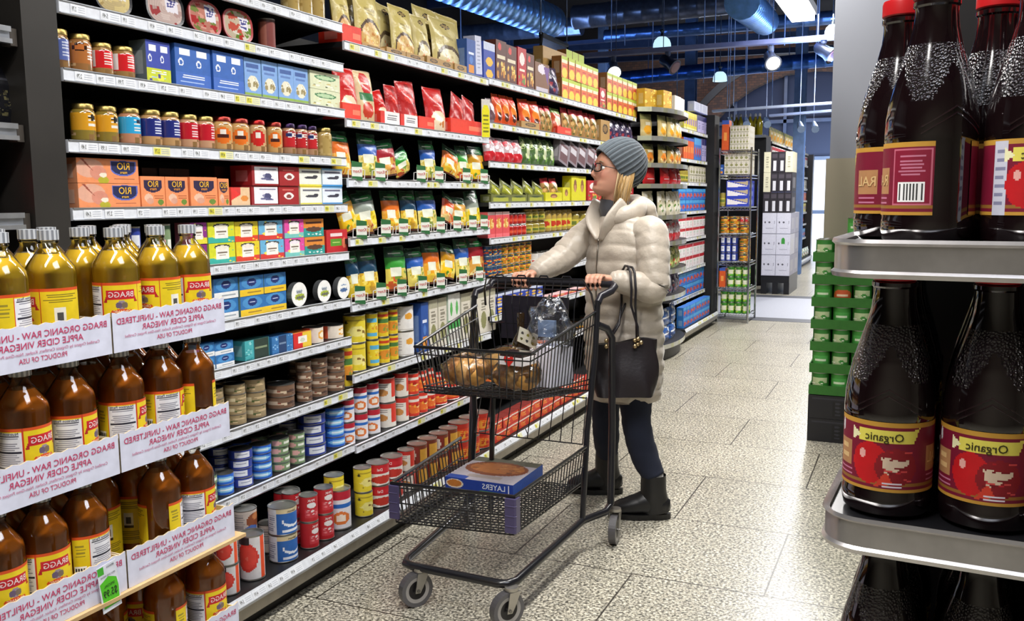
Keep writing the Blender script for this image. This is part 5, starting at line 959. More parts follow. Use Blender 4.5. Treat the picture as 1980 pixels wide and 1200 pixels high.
# far gondola
bay('distant shelving run leading to the bright window', 15.7, 21.0, [2.36, 2.1, 1.85, 1.6, 1.35, 1.1, .85, .55], seed=9, x=-2.3, xb=-2.15, back=2.4, railcol='f2f4f6')
far_styles = [('pouch', 'p_chip', 'beige bag'), ('box', 'b_cartonw', 'red white box'), ('pouch', 'p_gold', 'gold bag'), ('box', 'b_grain', 'pale box'), ('box', 'b_orangec', 'orange box'), ('box', 'b_cartonyel', 'yellow box'), ('pouch', 'p_redbag', 'red bag'), ('box', 'b_cartonblue', 'blue box'), ('pouch', 'p_greenveg', 'green bag')]
for k, z in enumerate([2.36, 2.1, 1.85, 1.6, 1.35, 1.1, .85, .55, .15]):
    kd, st, ds = far_styles[k]
    for i in range(14):
        wv = 5.2/14; o = make(kd, st, wv*.9, .12, .19 if k else .26); o.location = ((-2.31 if z > .2 else -2.18)-.07, 15.8+(i+.5)*wv, z+.002); o.rotation_euler = (0, 0, math.pi/2)
        tag(o, f'small {ds}, {ORD[i]} along the distant shelving run', CAT[kd], f'{ds}s on the distant run')
o = empty('end_post', (-2.36, 21.3, 0)); tag(o, 'slim black end post of the distant shelving run', 'panel'); b = MB(); b.box((-.3, -.12, 0), (.14, .12, 2.36), '101014', 'steel'); b.build('panel_board', o)
# pallet of white boxes with dark boxes above
PY = 13.75
x0, x1 = ony(1472, 500, PY).x, ony(1527, 500, PY).x; z0, z1 = ony(1500, 533, PY).z, ony(1500, 411, PY).z
o = empty('pallet_base', ((x0+x1)/2, PY+.5, 0)); tag(o, 'black plastic pallet base below the white boxes', 'pallet'); b = MB(); hw = (x1-x0)/2
b.box((-hw, -.5, z0*.62), (hw, .5, z0), '121216', 'plastic'); b.build('pallet_deck', o)
b = MB()
for i in range(3): b.box((-hw+i*(hw-.04), -.48, 0), (-hw+.08+i*(hw-.04), .48, z0*.62), '1a1a20', 'plastic')
b.build('pallet_skirt', o)
sty('b_white', 'dcdcea', [('e', .2, .55, .05, .05, '3a3a4a'), ('e', .5, .55, .09, .04, '4a4a58'), ('r', .84, .48, .87, .62, '4a4a58'), ('r', .25, .24, .8, .28, 'a0a0b4'), ('r', 0, 0, 1, .02, 'b0b0c4'), ('r', 0, 0, .015, 1, 'b0b0c4')], (), 40, 40)
sty('b_whitegreen', 'dcdcea', [('e', .2, .55, .05, .05, '3a3a4a'), ('r', .38, .52, .62, .74, '3a9a3a'), ('e', .5, .76, .1, .06, '3a9a3a'), ('r', .84, .48, .87, .62, '4a4a58'), ('r', .25, .24, .8, .28, 'a0a0b4'), ('r', 0, 0, 1, .02, 'b0b0c4')], (), 40, 40)
for t in range(3):
    for i in range(2):
        for k in range(2):
            o = make('box', 'b_whitegreen' if (t, i, k) == (1, 1, 0) else 'b_white', (x1-x0)/2*.985, .49, (z1-z0)/3*.985); o.location = (x0+(i+.5)*(x1-x0)/2, PY+.25+k*.5, z0+t*(z1-z0)/3+.001)
            tag(o, f'white carton{" with green sticker" if (t, i, k) == (1, 1, 0) else ""}, {("near", "far")[k]} row, {("bottom", "middle", "top")[t]} layer, {("nearer the wire rack", "on the open floor side")[i]}', 'carton', None)
sty('b_winebox', '2a262e', [('r', .3, .08, .72, .55, 'dcdce4'), ('r', .15, .7, .85, .9, '4a444e')], (), 16, 30); sty('b_paleb', 'e0dcc0', [('lines', .3, .2, .7, .8, 5, 'a8a48c', 3)], (), 16, 30)
zz = z1
for t, pyt in enumerate((371, 333, 293)):
    zn = ony(1500, pyt, PY).z; n = 4
    for i in range(n):
        st = 'b_winebox' if t < 2 and not (t == 1 and i == 0) else ('b_paleb' if (i in (0, 3) or t == 1) else 'b_winebox')
        o = make('box', st, (x1-x0)/n*.97, .5, (zn-zz)*.985); o.location = (x0+(i+.5)*(x1-x0)/n, PY+.26, zz+.002)
        tag(o, f'{"dark wine" if st == "b_winebox" else "pale"} carton, {ORD[i]} across, {("lowest", "middle", "highest")[t]} of the layers over the white cartons', 'carton', None)
    zz = zn
# stack of green trays on black crates
GYy = 5.5; gx0 = ony(1565, 700, GYy).x; gx1 = gx0+.46
sty('b_crate', '15151a', [('r', .05, .85, .95, .9, '2a2a32'), ('r', .3, .1, .95, .78, '0a0a0c')]+[('e', .36+.12*i, .2+.16*j, .035, .05, '2c2c34') for i in range(5) for j in range(4)], (), 60, 30)
for i in range(2):
    o = make('box', 'b_crate', .46, .4, .138); o.location = (gx0+.23, GYy+.2, i*.14+.001); tag(o, ('lower', 'upper')[i]+' black plastic crate under the green trays', 'crate'); o.name = 'plastic_crate'
sty('j_greencan', '2f7a2c', [('r', .25, .1, .75, .8, 'b8c89a'), ('sp', .2, .1, .8, .6, 8, ['5ab04a', '3a8a34', 'e8ecd8'], .1, 3)], (), 18, 18); sty('j_greencan2', '3a8c34', [('r', .2, .2, .8, .75, '4aa048'), ('r', .3, .5, .7, .6, 'cfe0c0')], (), 18, 18); sty('j_orgcan', '3a7a2c', [('e', .5, .5, .4, .3, 'c8582c'), ('r', .3, .44, .7, .56, 'ecd0b0')], (), 18, 18)
lh = (ony(1590, 462, GYy).z-.284)/7
def green_tray():
    b = MB(); c = '2f6a24'
    b.box((-.23, -.2, 0), (.23, .2, .006), c, 'card')
    for a, d in (((-.23, -.2, .006), (.23, -.194, lh*.42)), ((-.23, .194, .006), (.23, .2, lh*.42)), ((-.23, -.194, .006), (-.224, .194, lh*.42)), ((.224, -.194, .006), (.23, .194, lh*.42))): b.box(a, d, c, 'card')
    return b.build('cardboard_tray')
GT = green_tray()
LN = ('lowest', 'second', 'third', 'fourth', 'fifth', 'sixth', 'topmost')
for k in range(8):
    z = .284+k*lh
    if k < 7:
        o = GT if k == 0 else dup(GT); o.location = (gx0+.23, GYy+.2, z); tag(o, f'green cardboard tray, {LN[k]} of the stack by the grey pillar', 'tray', 'stacked green trays')
    for i in range(4 if k < 7 else 2):
        for j in range(2):
            st = ('j_greencan', 'j_greencan2', 'j_orgcan' if k == 4 else 'j_greencan')[(i+k) % 3]
            o = make('can', st, .102, .102, lh*.9, rim='3a6a34') if False else make('can', st, .102, .102, lh*.93); o.location = (gx0+.06+i*.108+(.17 if k == 7 else 0), GYy+.06+j*.11, z+(.007 if k < 7 else .001))
            o['label'] = f'green tub, {ORD[i]} across, {("front", "rear")[j]} row, {LN[k]+" green tray" if k < 7 else "on top of the green trays"}'; o['category'] = 'tub'; o['group'] = 'green tubs'; o.name = 'food_tub'
# ------------------------------------------------------------------ vinegar display
VR, VH = .0455, .243
sty('vin', 'e8cc1c', [('r', 0, .94, 1, 1, 'd8501c'), ('r', .125, 0, .135, 1, 'd8501c'), ('r', .135, .03, .36, .93, 'e8e8ee'), ('r', .36, 0, .37, 1, 'c83a1c'), ('r', .665, 0, .675, 1, 'c83a1c'),
    ('r', .15, .86, .34, .88, '2a2a3a'), ('lines', .15, .62, .34, .84, 6, '8a8a98', 2), ('r', .15, .58, .35, .6, '2a2a3a'), ('lines', .15, .34, .34, .56, 6, '9a9aa8', 3), ('r', .15, .3, .35, .315, '2a2a3a'), ('lines', .15, .08, .34, .28, 5, '9a9aa8', 4),
    ('r', .40, .68, .635, .86, 'c8202c'), ('tri', [(.375, .62), (.40, .74), (.41, .62)], 'b01a24'), ('tri', [(.66, .62), (.635, .74), (.625, .62)], 'b01a24'), ('e', .52, .58, .04, .08, '9a8a94'), ('e', .495, .57, .025, .06, '6a5a74'), ('e', .545, .57, .025, .06, '7a6a5a'),
    ('e', .52, .45, .09, .045, 'd8501c'), ('lines', .69, .74, .97, .9, 4, '8a7a1c', 2), ('r', .77, .36, .85, .66, 'eceadc'), ('r', .785, .42, .835, .58, '4a4a4a'), ('r', .77, .34, .85, .4, '3a2a1c'), ('lines', .69, .08, .97, .28, 5, '8a7a1c', 5), ('bars', .01, .1, .1, .45, 9, '3a3a3a'), ('lines', .02, .6, .1, .85, 4, '9a8a2c', 3)], (), 150, 56)
def vinegar_bottle(liq, level):
    r = VR; b = MB()
    pr = [(.6*r, .004), (r*.93, .006), (r*.985, .014), (r*.985, .160), (r*.93, .172), (r*.62, .192), (r*.42, .205)]
    pr = [p for p in pr if p[1] <= level]+[(np.interp(level, [p[1] for p in pr], [p[0] for p in pr]), level)]
    b.lathe([(float(a), float(z)) for a, z in pr], liq, 'vinegar', 28); o = b.build('vinegar_bottle', smooth='auto')
    g = MB(); g.lathe([(.7*r, .0), (r*.95, .002), (r, .012), (r, .161), (r*.945, .1735), (r*.64, .194), (.0175, .2095), (.0165, .217), (.0185, .2185), (.0185, .2215), (.0165, .2225), (.0165, .236)], 'fbfaf4', 'glass', 28, cap1=False); g.build('glass_shell', o, smooth='auto')
    k = MB(); n = 28
    for i in range(n):
        a0, a1 = 2*math.pi*i/n, 2*math.pi*(i+1)/n; q = .0196 if i % 2 else .0190
        k.face([(q*math.cos(a0), q*math.sin(a0), .224), (q*math.cos(a1), q*math.sin(a1), .224), (q*math.cos(a1), q*math.sin(a1), .2425), (q*math.cos(a0), q*math.sin(a0), .2425)], 'c8ccd2' if i % 2 else '8a8e96', 'plastic')
    k.lathe([(.0193, .2425), (.012, .2432), (.0001, .2432)], 'b4b8be', 'plastic', n); k.build('cap', o)
    L = MB(); cv, _ = canvas('vin'); R2 = r+.0006; z0, z1 = .026, .134; W = 75
    th = lambda u: (u-.52)*2*math.pi*.84
    A = cv.L()
    L.grid(lambda u, v: (R2*math.sin(th(u)), -R2*math.cos(th(u)), z0+v*(z1-z0)), 150, 56, A, 'paper')
    circ = 2*math.pi*.84*R2; f = lambda x, z: ((R2+.0006)*math.sin(x/R2), -(R2+.0006)*math.cos(x/R2), z0+z)
    for t, u, v, h, c, mw in (('BRAGG', .52, .725, .105, 'f0d8d8', .2), ('ORGANIC', .52, .43, .05, 'f4e8c8', .14), ('APPLE CIDER', .52, .26, .105, '1c1a10', .26), ('VINEGAR', .52, .1, .105, '1c1a10', .19), ('Nutrition Facts', .245, .89, .05, '1c1a20', .19)):
        L.text(t, f, (u-.52)*circ, v*(z1-z0), h*(z1-z0), c, 'paper', maxw=mw*circ)
    L.build('label', o); return o
VIN_LIT = vinegar_bottle('f8d040', .198); VIN_SHADED = vinegar_bottle('d47a26', .2)  # one vinegar in two tones: backlit top row painted golden, shaded rows browner
used_ab = [0, 0]
def put_bottle(kind, x, y, z, rot, lab, grp=None):
    src = (VIN_LIT, VIN_SHADED)[kind]; o = src if used_ab[kind] == 0 else dup(src); used_ab[kind] = 1
    o.location = (x, y, z); o.rotation_euler = (0, 0, math.pi/2+rot); tag(o, lab, 'bottle', grp)
TZ = [1.15, .905, .66, .415, .17]; TY = [(1.282, 1.598), (.962, 1.278)]; TXF, TDP = -1.45, .31
def vin_tray():
    o = empty('cardboard_tray'); w = .316; n = 22
    for nm, s, hh in (('front_panel', -1, .081), ('rear_panel', 1, .081)):
        b = MB(); y = 0 if s < 0 else TDP; P = []
        for i in range(n+1):
            P.append((-w/2+w*i/n, .078 if i % 2 else .0815))
        for yy_, rev in ((y, False), (y+.003, True)):
            for i in range(n):
                q = [(P[i][0], yy_, 0), (P[i+1][0], yy_, 0), (P[i+1][0], yy_, P[i+1][1]), (P[i][0], yy_, P[i][1])]
                if rev: q.reverse()
                b.face(q, 'd6d8ea' if (s < 0 and not rev) or (s > 0 and rev) else 'd8c4a4', 'card')
        for i in range(n): b.face([(P[i][0], y, P[i][1]), (P[i+1][0], y, P[i+1][1]), (P[i+1][0], y+.003, P[i+1][1]), (P[i][0], y+.003, P[i][1])], 'cbb894', 'card')
        if s < 0:
            f = lambda u, v: (u, -.0006, v)
            for t, u, v, h, c, mw in (('BRAGG ORGANIC RAW - UNFILTERED', 0.0, .056, .0125, 'c23a66', .296), ('APPLE CIDER VINEGAR', 0.004, .0385, .0125, 'c23a66', .19), ('Certified Organic by Organic Certifiers, Kosher, Non-Gmo Project Certified', 0, .0275, .006, 'c87a9a', .28), ('PRODUCT OF USA', .004, .013, .0095, 'c23a66', .1)):
                b.text(t, f, u, v, h, c, 'paper', maxw=mw)
        b.build(nm, o)
    for s in (-1, 1):
        b = MB(); x = s*w/2; b.box((min(x, x-s*.003), .003, 0), (max(x, x-s*.003), TDP, .07), 'd9c9ac', 'card'); b.build('side_panel', o)
    b = MB(); b.box((-w/2+.003, .003, 0), (w/2-.003, TDP, .003), 'c9b48c', 'card'); b.build('tray_base', o)
    return o
VT = vin_tray(); first = True
RN = ('top', 'second', 'third', 'fourth', 'lowest')
for r_, z in enumerate(TZ):
    for c_, (ya, yb) in enumerate(TY):
        o = VT if first else dup(VT); first = False
        o.location = (TXF, (ya+yb)/2, z); o.rotation_euler = (0, 0, math.pi/2)
        tag(o, f'white vinegar tray with pink print, {RN[r_]} layer, column {("touching the gondola end", "with the price tag")[c_]}', 'tray', 'vinegar trays')
rot = random.Random(11)
PX = {0: [(366, .42, .0), (304, .66, .0), (224, .49, .0), (98, .76, .02), (0, .05, .0)], 1: [(374, 1.0, .0), (318, .19, .005), (234, .25, .0), (136, .29, .0), (44, .38, .0)], 2: [(374, .27, 0), (308, 1.12, 0), (240, .1, 0), (158, .43, 0), (78, .42, 0), (-8, .8, 0)], 3: [(400, .38, 0), (318, 1.1, .01), (240, 1.1, .0), (150, .3, 0), (60, .5, 0)], 4: [(400, .3, 0), (310, .5, 0), (220, .3, 0), (130, .6, 0), (40, .3, 0)]}
PX_ = {0: [(366, 0, .0), (304, .9, .0), (224, .02, .0), (98, -.95, .02), (0, .95, .0)], 1: [(374, -1.35, .0), (318, 1.0, .005), (234, 1.0, .0), (136, 1.0, .0), (44, .45, .0)], 2: [(374, .75, 0), (308, 2.8, 0), (240, 1.25, 0), (158, .3, 0), (78, .3, 0), (-8, -1.0, 0)], 3: [(400, .3, 0), (318, 2.4, .01), (240, 2.6, .0), (150, .3, 0), (60, .5, 0)], 4: [(400, .3, 0), (310, 1.0, 0), (220, .3, 0), (130, 1.6, 0), (40, .3, 0)]}
for r_, z in enumerate(TZ):
    k = 0 if r_ == 0 else 1; last = 9
    for i, (px, ro, dx) in enumerate(PX[r_]):
        x = TXF-.004-VR-.002-dx; y = shelf_y(px, z+.16, x)
        y = min(y, last-2*VR-.002, 1.598-.004-VR); last = y
        # keep clear of the wall between the two trays
        if abs(y-1.28) < VR+.006: y = 1.28-VR-.007; last = y
        put_bottle(k, x, y, z+.004, math.atan2(-y, -x)-0.0-(ro-.52)*2*math.pi*.84, f'{"golden" if k == 0 else "amber"} vinegar bottle, front row, {ORD[i]} from the gondola end, {RN[r_]} tray layer', 'front row vinegar bottles')
    for j in (1, 2):
        for c_, (ya, yb) in enumerate(TY):
            for i in range(3):
                if r_ == 4: continue
                x = TXF-.006-VR-j*.0985; y = yb-.006-VR-i*.0985-(.004 if i == 2 else 0)
                if r_ == 0 and c_ == 1 and i > 0 and j == 1: continue
                put_bottle(k, x, y, z+.004, rot.uniform(-3, 3), f'{"golden" if k == 0 else "amber"} vinegar bottle, {("second", "rear")[j-1]} row, {ORD[i]} in its tray, {("far", "near")[c_]} column, {RN[r_]} layer', 'inner vinegar bottles')
o = MB(); o.box((TXF-.34, .95, 0), (TXF-.0, 1.605, .168), '3a2f26', 'card'); tag(o.build('cardboard_plinth'), 'brown plinth under the whole vinegar stack', 'plinth')
for i, z in enumerate((.66,)):
    o = MB(); o.box((TXF-.33, .95, z-.0085), (TXF+.01, 1.625, z-.0005), 'c9a878', 'card'); tag(o.build('cardboard_sheet'), 'tan cardboard sheet lying under the third vinegar tray layer', 'cardboard')
# hanging price tag
o = empty('price_tag', onx(205, 1090, TXF+.008)); tag(o, 'green and white special offer tag hung on the vinegar tray', 'price tag')
b = MB(); w_, h_ = .046, .098; f = lambda u, v: (.0, u, v); o.rotation_euler = (.1, 0, 0)
b.box((-.0012, -w_/2, -h_), (-.0002, w_/2, 0), 'dfe2ec', 'paper'); b.build('card', o)
b = MB(); b.add([(0, -.019, -.09), (0, .019, -.09), (0, .0215, -.055), (0, .019, -.036), (0, .012, -.032), (0, .0, -.026), (0, -.012, -.032), (0, -.0215, -.036), (0, -.02, -.055)], [tuple(range(9))], '52c21c', 'paper'); b.face([(0, -.0225, -.018), (0, -.008, -.018), (0, -.008, -.002), (0, -.0225, -.002)], '3fae2a', 'paper')
g = lambda u, v: (.0006, u, v)
b.text('SPECIAL', g, 0, -.047, .0055, '1c3a14', 'paper', maxw=.026); b.text('$5.99', g, 0, -.068, .016, '14280f', 'paper', maxw=.033); b.text('BRAGG', g, .008, -.008, .004, '3a3f4a', 'paper'); b.text('APPLE CIDER VINEGAR', g, .0, -.025, .0035, '3a3f4a', 'paper', maxw=.036)
b.build('green_print', o)
# bagged goods on the cooler shelving
sty('p_black', '18181c', [('sp', .15, .1, .85, .55, 60, ['4a4634', '6a6444', '2a281f'], .03, 3), ('r', .1, .7, .9, .74, '3a3a40'), ('tri', [(.5, .78), (.62, .9), (.68, .78)], 'c8c8cc')], (), 40, 50)
def cpouch(px0, px1, zb, pyt, st, lab, roll=0):
    y0, y1 = shelf_y(px0, zb, -2.24), shelf_y(px1, zb, -2.24); h = onx((px0+px1)/2, pyt, -2.24).z-zb
    o = make('pouch', st, y1-y0, .06, h); o.location = (-2.27, (y0+y1)/2, zb+.002+abs(math.sin(roll))*(y1-y0)/2); o.rotation_euler = (-.1, roll, math.pi/2); tag(o, lab, 'bag')
cpouch(-60, 48, 1.657, 118, 'p_black', 'black netted bag on the middle cooler shelf'); cpouch(-70, 9, 1.422, 300, 'p_redbag', 'red bag on the lower cooler shelf')
o = empty('brown_bag'); bpy.data.objects.remove(o)
# ------------------------------------------------------------------ juice rack
JR = math.radians(-3)
jo = Vector((-.0875, 1.046, 0)); jx = Vector((math.cos(JR), math.sin(JR), 0)); jy = Vector((-math.sin(JR), math.cos(JR), 0))
rack = empty('juice_rack', jo, JR); tag(rack, 'black rack with rounded aluminium edged shelves full of juice bottles', 'rack')
def rim_path(w, d, r, n=8):
    P = []
    for cx, cy, a0 in ((r, r, math.pi), (w-r, r, 1.5*math.pi), (w-r, d-r, 0), (r, d-r, .5*math.pi)):
        for i in range(n+1): a = a0+math.pi/2*i/n; P.append((cx+r*math.cos(a), cy+r*math.sin(a)))
    return P
JW, JD = .62, .42
for z in (1.395, 1.085, .775, .45, .15):
    P = rim_path(JW, JD, .045); n = len(P); b = MB(); Q = [(x*.985+.004, y*.985+.003) for x, y in P]
    b.add([(x, y, z) for x, y in Q]+[(x, y, z-.012) for x, y in Q], [tuple(range(n)), tuple(reversed(range(n, 2*n)))], '141417', 'plastic'); s = b.build('shelf', rack)
    b = MB(); prof = [(0, .006), (-.004, .008), (-.0055, .004), (-.002, .001), (-.002, -.026), (-.0055, -.029), (-.004, -.034), (.002, -.033), (.003, .004)]
    pts = []
    C_ = (JW/2, JD/2)
    nr = []
    for i in range(n):
        t = Vector((P[(i+1) % n][0]-P[i-1][0], P[(i+1) % n][1]-P[i-1][1])).normalized(); nr.append((t.y, -t.x))
    for i in range(n):
        for o_, dz in prof: pts.append((P[i][0]-nr[i][0]*o_, P[i][1]-nr[i][1]*o_, z+dz))
    m_ = len(prof); fs = []
    for i in range(n):
        for j in range(m_): fs.append((i*m_+j, i*m_+(j+1) % m_, ((i+1) % n)*m_+(j+1) % m_, ((i+1) % n)*m_+j))
    b.add(pts, [tuple(reversed(f_)) for f_ in fs], 'd2cfd0', 'alu'); b.build('metal_rim', s, smooth='auto')
    for xr in (.17, .42): b = MB(); b.lathe([(.003, 0), (.002, .001)], 'b8b0a0', 'metal', 10); q = b.build('rivet', s); q.location = (xr, .0015, z-.013); q.rotation_euler = (math.pi/2, 0, 0)
for px_, py_ in ((.012, JD+.02), (JW-.03, JD+.02)):
    b = MB(); b.box((px_, py_-.005, 0), (px_+.028, py_+.02, 1.36), '101013', 'steel'); b.build('post', rack)
b = MB(); b.box((.04, JD+.02, 0), (JW, JD+.03, 1.36), '0b0b0d', 'steel'); b.box((.06, JD+.02, 1.36), (JW, JD+.03, 2.3), '0b0b0d', 'steel'); b.build('back_panel', rack)
def jl(n, kind):
    fx = .48
    fruit = [('e', fx-.05, .4, .075, .3, 'c8141c'), ('e', fx-.08, .52, .014, .07, 'f0b0a8'), ('e', fx+.06, .36, .085, .27, '8a1420'), ('tri', [(fx+.0, .5), (fx+.13, .46), (fx+.02, .2)], 'e0c8b0'), ('sp', fx, .16, fx+.13, .6, 22, ['c02030', '7a0f1c', 'd84a4a', 'b01824'], .016, 4), ('tri', [(fx-.03, .06), (fx+.02, .3), (fx+.05, .12)], 'd8402c'), ('r', fx-.1, .70, fx+.13, .88, 'ece060'), ('tri', [(fx-.13, .70), (fx-.13, .88), (fx-.09, .79)], 'f4f0c0'), ('tri', [(fx+.13, .7), (fx+.16, .93), (fx+.12, .88)], 'ece060'), ('lines', fx+.0, .06, fx+.1, .16, 2, 'e8dce8', 3)]
    left = [('r', .24, .3, .34, .66, 'b8865a'), ('lines', .25, .34, .33, .62, 2, 'e0bc84', 5), ('e', .262, .84, .014, .09, 'd8dce0'), ('lines', .23, .14, .36, .26, 2, 'c87a9a', 3)] if kind == 0 else [('r', .30, .0, .36, .98, 'd0d0e0'), ('lines', .305, .1, .355, .9, 7, '8a8aa8', 3)]
    sty(n, '7c1230', [('r', 0, .93, 1, 1, 'c8963a'), ('r', 0, 0, 1, .05, 'c8963a'), ('r', 0, .1, 1, .13, '9a6a2c'), *left, *fruit, ('r', .68, .3, .80, .66, 'b8865a'), ('lines', .68, .14, .8, .26, 2, 'c87a9a', 3), ('r', .83, .14, .99, .90, 'c86a80'), ('r', .836, .16, .984, .88, '8a1634'), ('lines', .85, .52, .97, .82, 6, 'c87a94', 2), ('bars', .855, .18, .965, .46, 9, '3a3a3a')], (), 150, 44)
jl('jl0', 0); jl('jl1', 1)
def juice_bottle(lab, capc):
    b = MB(); r = .049
    pr = [(r*.8, .0), (r*.96, .004), (r, .014), (r, .024), (r*.985, .026), (r*.985, .105), (r, .107), (r, .114, None, 'juice'), (r*.985, .13), (r*.93, .146, None, 'stipple'), (r*.84, .165, None, 'stipple'), (r*.7, .187, None, 'stipple'), (r*.58, .205, None, 'juice'), (r*.49, .222), (.0225, .236), (.0225, .243), (.0245, .245), (.0245, .249), (.022, .251), (.022, .258)]
    ZS = 1.068
    pp = []
    for q_ in range(len(pr)):
        a_ = pr[q_]; pp.append(a_)
        if len(a_) > 3 and a_[3] == 'stipple':
            n_ = pr[q_+1]
            for t_ in range(1, 6): e_ = t_/6; pp.append((a_[0]*(1-e_)+n_[0]*e_, a_[1]*(1-e_)+n_[1]*e_, None, 'stipple'))
    pr = [(a_[0], a_[1]*ZS, *a_[2:]) for a_ in pp]
    b.lathe(pr, '140a0c', 'juice', 84)
    # smooth peaks rise into the stippled shoulder
    for i_, f_ in enumerate(b.f):
        if b.m[i_] == 'stipple':
            q = [b.v[a] for a in f_]; cx = sum(p[0] for p in q)/4; cy = sum(p[1] for p in q)/4; cz = sum(p[2] for p in q)/4
            a = (math.atan2(cx, -cy)/(math.pi/2)+.5) % 1
            if cz < .200-abs(a-.5)*.12: b.m[i_] = 'juice'
            else: b.c[i_] = '1c1418'
    for k_ in range(2):
        for (z_, s_) in ((.137, 1), (.130, 1)):
            P_ = []
            for t_ in range(9):
                a = math.pi*(k_)+(-.75+t_*1.5/8); z2 = z_+.012-.022*abs(t_/8-.5)*2; rr = (r*.985 if z2 < .13 else r*.96)+.0008; P_.append((rr*math.sin(a), -rr*math.cos(a), z2))
            b.tube(P_, .0011, '241619', 'juice', 5)
    o = b.build('juice_bottle', smooth='auto')
    k = MB(); k.lathe([(.0235, .2685), (.0248, .270), (.0248, .284), (.0238, .2875), (.019, .2875), (.018, .286), (.0001, .286)], capc, 'plastic', 32); k.build('cap', o, smooth='auto')
    L = MB(); cv, _ = canvas(lab); R2 = r*.985+.0007; th = lambda u: (u-.5)*2*math.pi*.86
    L.grid(lambda u, v: (R2*math.sin(th(u)), -R2*math.cos(th(u)), .032+v*.080), 150, 44, cv.L(), 'paper')
    f = lambda x, z: ((R2+.0006)*math.sin(x/R2), -(R2+.0006)*math.cos(x/R2), .032+z)
    L.text('Organic', f, -.003, .080*.735, .0094, '3a3414', 'paper', maxw=.066); L.text('RAL', f, .24*2*math.pi*.86*R2, .080*.42, .012, 'e0bc84', 'paper', maxw=.03)
    L.build('label', o); return o
JB = {k: juice_bottle(*k) for k in (('jl0', 'b81c20'), ('jl1', 'b81c20'), ('jl0', 'd8d6cc'))}
jused = {}
def put_juice(key, x, y, z, ro, lab):
    src = JB[key]; o = src if key not in jused else dup(src); jused[key] = 1
    o.location = (x, y, z); o.rotation_euler = (0, 0, ro); tag(o, lab, 'bottle', None)
def grid_j(z, key_of, rot_of, tier, ox=0.0):
    for j in range(3):
        for i in range(5):
            p = jo+jx*(.061+ox+i*.104+(.0 if j % 2 == 0 else .0))+jy*(.072+j*.106)
            put_juice(key_of(i, j), p.x, p.y, z+.001, rot_of(i, j), f'{"white capped" if key_of(i,j)[1] == "d8d6cc" else "red capped"} dark juice bottle, {ORD[i]} from the aisle in the {("front", "middle", "rear")[j]} row, {tier} rack shelf')
qr = random.Random(5)
grid_j(1.085, lambda i, j: ('jl0', 'b81c20'), lambda i, j: -.0+(0.0 if j == 0 else qr.uniform(-2, 2))-.05*i+.0, 'middle')
grid_j(.775, lambda i, j: ('jl0', 'd8d6cc'), lambda i, j: qr.uniform(-1, 1), 'lower')
k_ = 0
for j, (bx_, by_) in enumerate(((.007, 1.136), (-.0285, 1.229), (-.018, 1.331))):
    for i in range(4):
        x = bx_+i*.1025*math.cos(JR); y = by_+i*.1025*math.sin(JR)
        key = ('jl1', 'b81c20') if (j == 0 and i == 1) else ('jl0', 'b81c20'); ro = {(0, 0): -2.6, (0, 1): .15, (0, 2): -.4, (1, 0): -2.05}.get((i, j) if False else (j, i), 1.0+i)
        put_juice(key, x, y, 1.396, ro, f'red capped dark juice bottle, {ORD[i]} from the aisle in the {("front", "middle", "rear")[j]} row, top rack shelf')
# ------------------------------------------------------------------ shopping cart
BK = '17171c'
CO = Vector((-1.43, 3.05, 0)); cart = empty('shopping_cart', CO); tag(cart, 'black two tier wire shopping cart pushed by the shopper', 'shopping cart')
def V(*a): return Vector(a)-CO
def bl(A, B, C2, D, u, v): return A.lerp(B, u).lerp(D.lerp(C2, u), v)     # A,B near edge; D,C2 far edge
def wirepanel(mb, A, B, C2, D, nu, nv, r=.0024, vlist=None):
    for i in range(nu+1): mb.tube([bl(A, B, C2, D, i/nu, 0), bl(A, B, C2, D, i/nu, 1)], r, BK, 'wire', 5)
    for v in (vlist if vlist is not None else [j/nv for j in range(nv+1)]): mb.tube([bl(A, B, C2, D, 0, v), bl(A, B, C2, D, 1, v)], r*1.15, BK, 'wire', 5)
FL, FR, BR, BL = V(-1.71, 2.89, .90), V(-1.24, 2.90, .90), V(-1.20, 3.5, .985), V(-1.755, 3.5, .985)
fl, fr, br, bL = V(-1.70, 2.94, .715), V(-1.275, 2.955, .718), V(-1.225, 3.47, .655), V(-1.70, 3.47, .655)
def basket(name, FL, FR, BR, BL, fl, fr, br, bL, nf, ns, back, fr_v, nb, rr=.0062):
    b = MB(); b.tube([BL, FL, FR, BR], rr, BK, 'wire', 8); o = b.build(name, cart, smooth='auto')
    for nm, args in (('front_panel', (fl, fr, FR, FL, nf, 0)), ('side_panel', (fr, br, BR, FR, ns, 0)), ('side_panel', (bL, fl, FL, BL, ns, 0)), ('floor_panel', (fl, fr, br, bL, nb, nb))):
        m_ = MB(); wirepanel(m_, *args, vlist=fr_v if nm != 'floor_panel' else None); m_.build(nm, o)
    if back: m_ = MB(); wirepanel(m_, bL, br, BR, BL, nf, 0, vlist=fr_v); m_.build('back_panel', o)
    return o
ub = basket('upper_basket', FL, FR, BR, BL, fl, fr, br, bL, 15, 20, False, [0, .08, .14, .84], 14)
g = MB(); T0, T1 = V(-1.67, 3.43, 1.118), V(-1.235, 3.43, 1.12); B0, B1 = V(-1.62, 3.40, .70), V(-1.26, 3.40, .70)
g.tube([V(-1.71, 3.5, .99), V(-1.70, 3.47, 1.06), T0+Vector((.0, 0, 0)), T1, V(-1.21, 3.46, 1.06), V(-1.205, 3.49, .99)], .0048, BK, 'wire', 7)
for i in range(12):
    a, c = T0.lerp(T1, (i+.5)/12), B0.lerp(B1, (i+.5)/12); g.tube([a, a.lerp(c, .25)+Vector((0, -.03, 0)), c], .0024, BK, 'wire', 5)
